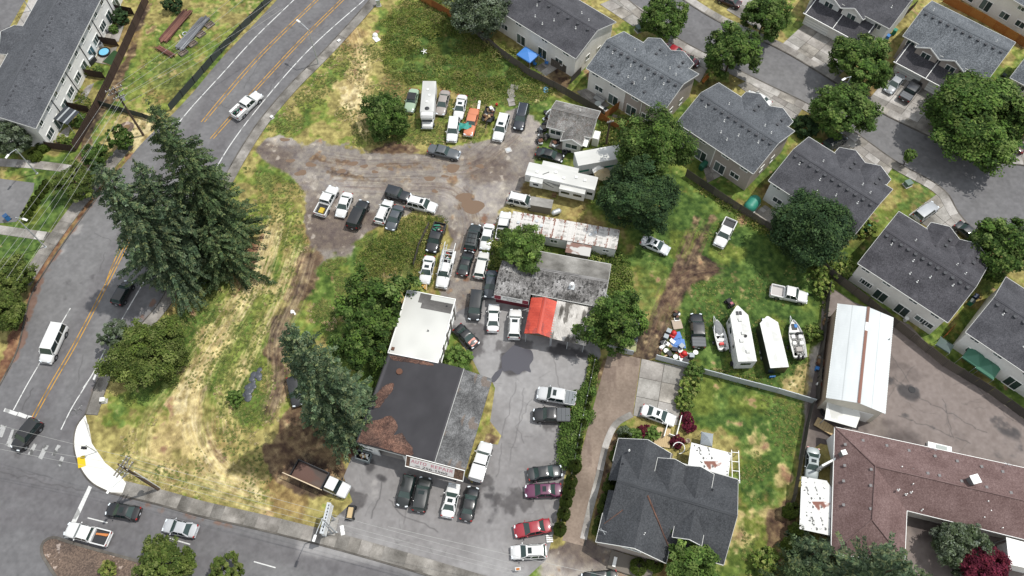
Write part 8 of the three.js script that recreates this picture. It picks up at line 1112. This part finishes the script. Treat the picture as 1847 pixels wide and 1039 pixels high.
for (const [m, l, c] of [[[1006, 258], 'black tyre left of the porch of the cottage', 0], [[1026, 272], 'black tyre stacked before the cottage gable', 0], [[1018, 276], 'grey tyre on the ground before the cottage gable', 1]]) item('tyre', l, 'tyre', m, (g) => { for (let k = 0; k < 2; k++) part('tyre', new THREE.TorusGeometry(0.34, 0.13, 8, 18).rotateX(Math.PI / 2), c ? M.darkPlastic : M.rubber, g, [rr(-0.06, 0.06), 0.13 + k * 0.24, rr(-0.06, 0.06)]); });
// junk heap at the lawn corner: every piece stands alone
{
  const kinds = [['red plastic play car', 'toy', (g) => { part('body', new RoundedBoxGeometry(1.1, 0.6, 0.8, 3, 0.2), M.red, g, [0, 0.4, 0]); part('seat', new THREE.SphereGeometry(0.4, 12, 8), M.red, g, [0.1, 0.8, 0]); }], ['blue tarp spread', 'tarp', (g) => { for (let i = 0; i < 4; i++) part('fold', bx(1.4, 0.08, 0.6, 0, 0.12 + rnd() * 0.12, -0.7 + i * 0.45, rr(-0.1, 0.1), rr(-0.15, 0.15)), mat('#4c77b4', 0.6), g); }], ['black plastic tote', 'box', (g) => { part('tub', bx(0.8, 0.45, 0.55, 0, 0.23, 0), M.black, g); part('lid', bx(0.84, 0.05, 0.6, 0, 0.48, 0), M.darkPlastic, g); }], ['grey wheeled bin', 'bin', (g) => { part('tub', bx(0.6, 0.8, 0.6, 0, 0.45, 0), mat('#5f666b', 0.6), g); part('lid', bx(0.64, 0.06, 0.66, 0, 0.88, 0), mat('#8d9498', 0.5), g); }], ['white cardboard box', 'box', (g) => { part('carton', bx(0.6, 0.4, 0.5, 0, 0.2, 0), M.pipe, g); part('flap', bx(0.3, 0.02, 0.5, 0.35, 0.45, 0, 0, 0, 0.6), M.pipe, g); }], ['tan wooden plank pile', 'planks', (g) => { for (let i = 0; i < 4; i++) part('plank', bx(1.5, 0.05, 0.14, 0, 0.1 + i * 0.05, rr(-0.2, 0.2), rr(-0.3, 0.3)), M.tan, g); }], ['white round tub', 'tub', (g) => { part('tub', cyl(0.3, 0.34, 0.3, 16, 0, 0.15, 0), M.pipe, g); part('rim', new THREE.TorusGeometry(0.34, 0.03, 6, 18).rotateX(Math.PI / 2), M.white, g, [0, 0.3, 0]); }], ['small child bicycle', 'bicycle', (g) => { for (const s of [-0.4, 0.4]) part('wheel', new THREE.TorusGeometry(0.26, 0.03, 6, 16), M.black, g, [s, 0.28, 0]); part('frame', merge([bar([-0.4, 0.28, 0], [0.3, 0.6, 0], 0.03), bar([0.4, 0.28, 0], [0.3, 0.7, 0], 0.03)]), M.red, g); part('saddle', bx(0.22, 0.05, 0.12, -0.1, 0.65, 0), M.black, g); }]];
  const at = [[1213, 606, 0], [1221, 612, 1], [1223, 622, 1], [1205, 601, 3], [1200, 611, 3], [1196, 620, 2], [1203, 622, 4], [1193, 628, 4], [1201, 634, 6], [1191, 637, 7], [1210, 626, 5], [1216, 632, 2], [1222, 640, 7], [1227, 634, 6], [1231, 642, 0], [1236, 644, 2], [1241, 642, 4], [1246, 645, 3], [1218, 645, 6], [1228, 650, 4], [1254, 637, 6], [1207, 640, 2], [1236, 652, 2], [1228, 628, 3], [1213, 618, 4], [1198, 645, 5]], nth = {}, ord = ['first', 'second', 'third', 'fourth', 'fifth', 'sixth', 'seventh'];
  const cnt = at.reduce((c, a) => { c[a[2]] = (c[a[2]] || 0) + 1; return c; }, {});
  at.sort((a, b) => a[1] - b[1]).forEach(([x, y, k]) => { nth[k] = (nth[k] || 0) + 1; const l = kinds[k][0]; item(l.replace(/ /g, '_'), l + (cnt[k] > 1 ? ', ' + ord[nth[k] - 1] + ' counted from the top, in the junk heap' : ' in the junk heap'), kinds[k][1], [x, y], kinds[k][2]); });
  item('mattress', 'beige mattress lying beside the junk heap', 'mattress', [1221, 586], (g) => { part('mattress', new RoundedBoxGeometry(1.4, 0.2, 1.5, 2, 0.08), mat('#a39484', 0.9), g, [0, 0.15, 0]); part('cloth', bx(0.7, 0.1, 0.5, 0.1, 0.3, -0.7), M.pipe, g); }, 0.15); item('furniture_pile', 'dark furniture pieces above the beige mattress', 'furniture', [1222, 573], (g) => { for (let i = 0; i < 6; i++) part('piece', new RoundedBoxGeometry(rr(0.4, 0.7), 0.4, rr(0.3, 0.6), 2, 0.08), pick([M.black, M.rust, M.pipe]), g, [rr(-0.7, 0.7), 0.25, rr(-0.5, 0.5)], [0, rr(0, 3), 0]); });
  item('garden_tractor', 'black and red garden machine beside the travel trailer nose', 'mower', [1315, 549], (g) => { part('body', new RoundedBoxGeometry(0.7, 0.5, 1.3, 2, 0.1), M.black, g, [0, 0.5, 0]); part('seat', bx(0.4, 0.3, 0.35, 0, 0.8, 0.3), mat('#9b5a66', 0.7), g); for (const s of [-1, 1]) for (const z of [-0.45, 0.4]) part('wheel', new THREE.CylinderGeometry(0.26, 0.26, 0.2, 12).rotateZ(Math.PI / 2), M.rubber, g, [s * 0.42, 0.26, z]); }, 0.5);
}
// plank stacks and frames on the west lawn
function plankStack(label, a, b, n, m) { const A = W3(...a), B = W3(...b), d = B.clone().sub(A), L = d.length(), c = A.clone().add(B).multiplyScalar(0.5), g = thing('plank_stack', label, 'timber', [c.x, 0, c.z], Math.atan2(-d.z, d.x)); for (let r = 0; r < 2; r++) for (let i = 0; i < n; i++) part('plank', bx(L * rr(0.9, 1.03), 0.08, 0.26, rr(-0.25, 0.25), 0.25 + r * 0.16 + rr(0, 0.05), -n * 0.14 + i * 0.28, rr(-0.02, 0.02)), pick(m), g); for (let k = 0; k < 3; k++) part('bearer', bx(0.12, 0.22, n * 0.3, -L * 0.35 + k * L * 0.35, 0.11, 0), M.wood, g); }
plankStack('long stack of red brown planks on the west lawn', [294, 78], [342, 22], 6, [wm('#70463c'), wm('#7d5548'), wm('#5d3b33')]); plankStack('long stack of weathered grey planks on the west lawn', [324, 92], [374, 34], 6, [wm('#7b7d80'), wm('#6c6e72'), wm('#8b8d90')]); plankStack('short loose red brown planks at the end of the stacks', [284, 88], [313, 104], 3, [wm('#6a4338'), wm('#7d5548')]);
[[331, 96], [348, 80], [363, 63], [379, 46]].forEach((m, i) => item('raised_bed', ['lowest', 'second lowest', 'third', 'topmost'][i] + ' wooden raised bed beside the grey planks', 'frame', m, (g) => { for (const [x, z, w, d] of [[0, 0.5, 1.5, 0.08], [0, -0.5, 1.5, 0.08], [0.72, 0, 0.08, 1.0], [-0.72, 0, 0.08, 1.0], [0, 0, 1.5, 0.06]]) part('board', bx(w, 0.3, d, x, 0.15, z), M.woodGrey, g); part('soil', bx(1.35, 0.1, 0.9, 0, 0.06, 0), M.mulch, g); }, 0.85));
item('fire_ring', 'small fire ring between the two plank stacks', 'fire ring', [334, 62], (g) => { part('ring', new THREE.TorusGeometry(0.4, 0.09, 6, 16).rotateX(Math.PI / 2), M.galv, g, [0, 0.15, 0]); part('bench', bx(0.3, 0.3, 1.0, -0.9, 0.15, 0.4), M.tan, g); });
// terrace gardens
slabField('patio', [[158, 155], [170, 150], [150, 190], [133, 186]], 2, 2, M.conc, 0.08); slabField('patio', [[182, 92], [212, 84], [200, 118], [168, 112]], 2, 2, M.conc, 0.08); slabField('patio', [[192, 54], [226, 40], [214, 76], [180, 72]], 2, 2, M.conc, 0.08); slabField('patio', [[112, 236], [128, 226], [120, 262], [98, 256]], 2, 2, M.conc, 0.08);
item('paddling_pool', 'round blue pool in a terrace garden', 'pool', [189, 96], (g) => { part('rim', new THREE.TorusGeometry(0.95, 0.14, 8, 24).rotateX(Math.PI / 2), M.black, g, [0, 0.3, 0]); part('water', cyl(0.9, 0.9, 0.3, 24, 0, 0.2, 0), mat('#6fb3cf', 0.15), g); }); item('gas_grill', 'silver gas barbecue in a terrace garden', 'barbecue', [168, 113], (g) => { part('body', new RoundedBoxGeometry(1.5, 0.9, 0.7, 2, 0.06), M.darkPlastic, g, [0, 0.5, 0]); part('hood', new RoundedBoxGeometry(1.3, 0.4, 0.6, 3, 0.15), M.galv, g, [0, 1.1, 0]); }, 1.1); item('air_conditioner', 'grey outdoor air conditioner at the terrace wall', 'air conditioner', [183, 84], (g) => { part('housing', cyl(0.42, 0.42, 0.7, 16, 0, 0.35, 0), M.galv, g); part('grille', cyl(0.36, 0.36, 0.05, 16, 0, 0.72, 0), M.darkPlastic, g); }); item('turf_mat', 'dark green artificial turf square in a terrace garden', 'turf', [204, 105], (g) => { part('turf', bx(2.0, 0.05, 3.0, 0, 0.05, 0), mat('#24401f', 0.95), g); part('edge', bx(2.1, 0.06, 0.1, 0, 0.05, 1.55), M.wood, g); }, -0.45);
{ const p = W3(120, 208, 2.4), g = thing('pergola', 'dark slatted patio cover in the lowest terrace garden', 'patio cover', [p.x, 0, p.z], 1.12); for (let i = 0; i < 9; i++) part('slat', bx(2.9, 0.05, 0.28, 0, 2.4, -1.3 + i * 0.32), i % 4 === 2 ? M.galv : mat('#34383e', 0.6), g); part('beam', merge([bx(0.1, 0.14, 3.0, -1.3, 2.3, 0), bx(0.1, 0.14, 3.0, 1.3, 2.3, 0)]), M.black, g); post4(g, [[-1.3, 1.3], [1.3, 1.3], [-1.3, -1.3], [1.3, -1.3]], 2.25, 0.05); }
for (const [m, l, c] of [[[160, 128], 'yellow green shrub in the second terrace garden', 'weed'], [[176, 127], 'green shrub in the second terrace garden', 'bright'], [[148, 212], 'leafy tomato bed in the lowest terrace garden', 'bright'], [[138, 222], 'climbing plant on the patio cover', 'maple'], [[110, 252], 'yellowish flower clump by the terrace wall', 'weed'], [[122, 256], 'small shrub at the lowest fence', 'bramble'], [[205, 52], 'red and green potted plants at the top patio', 'bright']]) tree('garden_bush', l, m, 0.85, 0.6, 0.5, c, { cat: 'shrub', noTrunk: 1 });
[[192, 50], [187, 60], [196, 58]].forEach((m, i) => item('patio_chair', ['salmon', 'tan', 'grey'][i] + ' patio chair in the top terrace garden', 'chair', m, (g) => { const c = [mat('#a8584a', 0.7), M.tan, mat('#5c5c60', 0.7)][i]; part('seat', bx(0.55, 0.08, 0.55, 0, 0.42, 0), c, g); part('backrest', bx(0.55, 0.5, 0.08, 0, 0.7, -0.26), c, g); for (const s of [-1, 1]) for (const z of [-1, 1]) part('leg', cyl(0.03, 0.03, 0.42, 6, s * 0.22, 0.21, z * 0.22), M.darkPlastic, g); }));
// house gardens: patios, chairs, bins
slabField('patio', [[1040, 165], [1062, 158], [1100, 190], [1076, 205]], 3, 2, M.concOld, 0.06); slabField('patio', [[1106, 206], [1130, 214], [1118, 236], [1096, 224]], 2, 2, M.concOld, 0.06); slabField('patio', [[962, 122], [990, 108], [1008, 122], [984, 138]], 2, 2, M.conc, 0.06); slabField('patio', [[1268, 302], [1290, 298], [1300, 318], [1276, 330]], 2, 2, M.concOld, 0.06); slabField('patio', [[1356, 385], [1380, 370], [1404, 386], [1384, 408]], 4, 3, M.conc, 0.06);
const bin = (label, m, c, lid) => item('wheelie_bin', label, 'bin', m, (g) => { part('tub', new RoundedBoxGeometry(0.6, 1.0, 0.65, 2, 0.06), c, g, [0, 0.55, 0]); part('lid', bx(0.64, 0.07, 0.72, 0, 1.08, 0), lid || c, g); for (const s of [-1, 1]) part('wheel', new THREE.CylinderGeometry(0.1, 0.1, 0.06, 10).rotateZ(Math.PI / 2), M.rubber, g, [s * 0.3, 0.1, -0.3]); }, -0.7);
bin('blue wheelie bin on the wide double driveway', [1501, 60], M.blue, M.darkPlastic); bin('teal lidded bin beside the upper house side wall', [1611, 62], mat('#1d7a63', 0.6)); bin('blue bin at the corner of the upper house', [1598, 72], M.blue); bin('green bin between the two right houses', [1748, 549], M.green, mat('#3f4a4a', 0.6)); bin('dark bin behind the green bin of the right houses', [1755, 540], mat('#22304a', 0.6)); bin('teal lidded bin beside the dark grey roofed house', [1562, 415], mat('#1d7a63', 0.6)); bin('dark bin beside the cream walled house', [1806, 143], mat('#20302e', 0.6)); bin('blue bin at the west walkway under the lamp', [16, 396], M.blue, mat('#25486e', 0.5));
[[965, 118], [977, 104], [986, 116], [962, 112]].forEach((m, i) => item('garden_chair', ['lowest', 'uppermost', 'right', 'left'][i] + ' blue garden chair on the stained house patio', 'chair', m, (g) => { part('seat', bx(0.55, 0.08, 0.55, 0, 0.42, 0), M.blue, g); part('backrest', bx(0.55, 0.55, 0.08, 0, 0.7, -0.26), M.blue, g); for (const s of [-1, 1]) for (const z of [-1, 1]) part('leg', cyl(0.03, 0.03, 0.42, 6, s * 0.22, 0.21, z * 0.22), M.blue, g); }));
item('garden_sofa', 'grey outdoor sofa against the white house wall', 'sofa', [1080, 182], (g) => { part('seat', new RoundedBoxGeometry(1.9, 0.45, 0.8, 2, 0.08), mat('#8b8b88', 0.9), g, [0, 0.3, 0]); part('backrest', new RoundedBoxGeometry(1.9, 0.6, 0.25, 2, 0.08), mat('#8b8b88', 0.9), g, [0, 0.6, -0.35]); }, -0.7); item('patio_table', 'round grey table on the white house patio', 'table', [1078, 192], (g) => { part('top', cyl(0.55, 0.55, 0.06, 18, 0, 0.72, 0), M.blind, g); part('stem', cyl(0.05, 0.05, 0.7, 8, 0, 0.36, 0), M.galv, g); }); item('covered_scooter', 'white covered scooter on the white house patio', 'scooter', [1088, 202], (g) => { part('cover', new RoundedBoxGeometry(1.9, 0.9, 0.7, 3, 0.25), M.pipe, g, [0, 0.5, 0]); part('windscreen', bx(0.5, 0.3, 0.4, 0.3, 0.95, 0), M.autoGlass, g); }, -0.6); item('picnic_bench', 'orange wooden bench behind the mottled slate roof', 'bench', [1272, 146], (g) => { part('seat', bx(1.8, 0.06, 0.4, 0, 0.45, 0), M.cedar, g); part('backrest', bx(1.8, 0.5, 0.06, 0, 0.75, -0.2), M.cedar, g); for (const s of [-0.8, 0.8]) part('leg', bx(0.08, 0.45, 0.4, s, 0.22, 0), M.wood, g); }, 0.9); item('barrel_table', 'white drum beside the needle roofed house', 'drum', [1632, 578], (g) => { part('drum', cyl(0.28, 0.28, 0.7, 14, 0, 0.35, 0), M.pipe, g); part('lid', cyl(0.3, 0.3, 0.04, 14, 0, 0.72, 0), M.white, g); });
item('propane_tank', 'grey propane tank above the mobile home', 'tank', [1003, 386], (g) => { part('tank', new THREE.CapsuleGeometry(0.42, 0.8, 6, 14).rotateZ(Math.PI / 2), M.galv, g, [0, 0.55, 0]); part('cradle', bx(0.9, 0.2, 0.5, 0, 0.1, 0), M.darkPlastic, g); }, 0.4); item('lean_to_shed', 'flat grey shed roof above the mobile home end', 'shed', [976, 378], (g) => { part('roof', bx(3.4, 0.1, 1.6, 0, 1.9, 0), M.galvRoof, g); part('wall', bx(3.1, 1.8, 1.3, 0, 0.9, 0), M.woodGrey, g); }, -0.2); item('car_wreck', 'pale green car hulk under the bushy tree by the panel fence', 'car wreck', [1122, 627], (g) => { part('body', loft([[-1.9, 0.8, 0.6, 0.3], [-1.6, 0.95, 0.8, 0.25], [0, 1.0, 0.85, 0.25], [1.5, 0.9, 0.8, 0.25], [1.9, 0.7, 0.6, 0.35]], bodyRing), mat('#8d8f66', 0.7), g); part('roof', new RoundedBoxGeometry(1.6, 0.4, 1.4, 2, 0.15), mat('#8d8f66', 0.7), g, [-0.1, 1.15, 0]); part('window', bx(1.2, 0.25, 1.42, -0.1, 1.15, 0), M.autoGlass, g); }, -0.15);
item('lean_to_shed', 'dark lean-to roof beside the car hulk', 'shed', [1132, 606], (g) => { part('roof', bx(2.6, 0.08, 3.4, 0, 2.2, 0), mat('#54565a', 0.8), g); post4(g, [[-1.2, 1.6], [1.2, 1.6], [-1.2, -1.6], [1.2, -1.6]], 2.15); }, -0.2);
for (const [m, l] of [[[1482, 690], 'red and white junk beside the warehouse wall'], [[1478, 672], 'blue crates beside the warehouse wall'], [[1480, 655], 'rusty metal box beside the warehouse wall'], [[1488, 580], 'stacked scrap boards at the warehouse wall top']]) item('junk_pile', l, 'junk', m, (g) => { for (let i = 0; i < 6; i++) part('piece', bx(rr(0.3, 0.8), rr(0.3, 0.7), rr(0.3, 1.0), rr(-0.4, 0.4), 0.35 + i * 0.08, rr(-0.8, 0.8), rr(0, 3)), pick(l[0] === 'r' && l[1] === 'e' ? [M.red, M.pipe, M.black] : l[0] === 'b' ? [M.blue, M.darkPlastic] : [M.rust, M.wood, M.woodGrey]), g); });
item('tyre', 'black truck tyre leaning at the white canopy', 'tyre', [1487, 744], (g) => part('tyre', new THREE.TorusGeometry(0.5, 0.18, 8, 20).rotateX(Math.PI / 2), M.rubber, g, [0, 0.3, 0])); item('wooden_walkway', 'tan timber ramp between canopy and apartment wall', 'ramp', [1488, 772], (g) => { for (let i = 0; i < 8; i++) part('plank', bx(0.34, 0.06, 1.3, -1.3 + i * 0.37, 0.4, 0), M.tan, g); part('bearer', bx(2.9, 0.3, 0.1, 0, 0.2, 0.5), M.wood, g); }, -0.6);
item('well_ring', 'dark drain ring in the back lot', 'drain', [1645, 703], (g) => { part('ring', new THREE.TorusGeometry(0.42, 0.06, 6, 20).rotateX(Math.PI / 2), M.darkPlastic, g, [0, 0.02, 0]); part('grate', cyl(0.38, 0.38, 0.04, 18, 0, 0.03, 0), M.black, g); }); item('white_step', 'white loading step along the apartment north wall', 'step', [1692, 809], (g) => { part('step', bx(3.0, 0.5, 0.9, 0, 0.25, 0), M.pipe, g); part('mat', bx(1.4, 0.03, 0.6, 0.2, 0.52, 0), M.blind, g); }, -0.25); item('slatted_crate', 'white slatted crate stack near the white station wagon', 'crate', [991, 972], (g) => { for (let i = 0; i < 4; i++) part('slat', bx(0.8, 0.06, 0.16, 0, 0.2, -0.35 + i * 0.24), M.pipe, g); part('bearer', bx(0.1, 0.18, 0.9, 0, 0.09, 0), M.tan, g); }, 0.1); item('yard_sign', 'small orange and white sign at the bottom edge', 'sign', [934, 1028], (g) => { part('panel', bx(0.7, 0.5, 0.05, 0, 0.8, 0, 0, -0.7), M.pipe, g); part('emblem', bx(0.4, 0.3, 0.03, 0, 0.83, 0.03, 0, -0.7), mat('#c0742a', 0.6), g); part('stake', bx(0.05, 0.7, 0.05, 0, 0.35, 0), M.wood, g); }, 0.1);
item('open_pergola', 'white open pergola beside the stained patio roof', 'frame', [1318, 850], (g) => { part('rail', merge([bx(0.08, 0.08, 4.2, -0.4, 2.3, 0), bx(0.08, 0.08, 4.2, 0.5, 2.3, 0)]), M.trim, g); for (let i = 0; i < 4; i++) part('rung', bx(1.0, 0.07, 0.07, 0.05, 2.35, -1.8 + i * 1.2), M.trim, g); post4(g, [[0.5, 2], [0.5, -2]], 2.3, 0.05); }, -0.1);
item('entry_deck', 'wooden entry deck behind the grey house', 'deck', [1194, 790], (g) => { for (let i = 0; i < 8; i++) part('plank', bx(0.24, 0.05, 2.6, -0.9 + i * 0.26, 0.25, 0), M.tan, g); part('bearer', bx(2.1, 0.2, 0.1, 0, 0.12, 0), M.wood, g); }, -0.15); item('arch_trellis', 'round white garden trellis beside the deck', 'trellis', [1222, 812], (g) => { part('ring', new THREE.TorusGeometry(0.75, 0.06, 6, 20, 4.4).rotateX(Math.PI / 2), M.trim, g, [0, 1.0, 0]); part('post', cyl(0.04, 0.04, 1.0, 6, 0.75, 0.5, 0), M.trim, g); }); item('planter', 'round cream planter beside the flower bed', 'planter', [1240, 797], (g) => { part('pot', cyl(0.25, 0.32, 0.5, 14, 0, 0.25, 0), mat('#b7a98e', 0.8), g); part('soil', cyl(0.28, 0.28, 0.04, 14, 0, 0.5, 0), M.mulch, g); });
{ const p = W3(790, 527, 0), q = W3(768, 515), g = thing('wood_pallets', 'yellow and tan timber pieces behind the white block', 'timber', [q.x, 0, q.z], 0.4); for (let i = 0; i < 5; i++) part('plank', bx(1.2, 0.1, 0.2, 0, 0.15 + i * 0.08, -0.4 + i * 0.2, i * 0.3), i % 2 ? mat('#b98a2c', 0.8) : M.tan, g); void p; }
{ const b = W3(1083, 556), g = thing('canopy_lamp', 'arched lamp rising beside the detailing shop wall', 'lamp', [b.x, 0, b.z]); part('pole', cyl(0.06, 0.05, 5, 8, 0, 2.5, 0), M.galv, g); part('arm', bar([0, 5, 0], [0.6, 5.3, 1.0], 0.04), M.galv, g); part('lamp_head', new RoundedBoxGeometry(0.6, 0.14, 0.3, 2, 0.05), M.pipe, g, [0.6, 5.3, 1.1]); }
// members of one kind share a group
{ const kinds = new Map(), stemOf = (o) => o.name.replace(/_\d{3}$/, ''); for (const o of scene.children) if (o.userData.category && !o.userData.kind) kinds.set(stemOf(o), (kinds.get(stemOf(o)) || 0) + 1); for (const o of scene.children) if (o.userData.category && !o.userData.kind && !o.userData.group && kinds.get(stemOf(o)) > 2) o.userData.group = stemOf(o).replace(/_/g, ' ') + ' members of the site'; }
renderer.render(scene, camera);
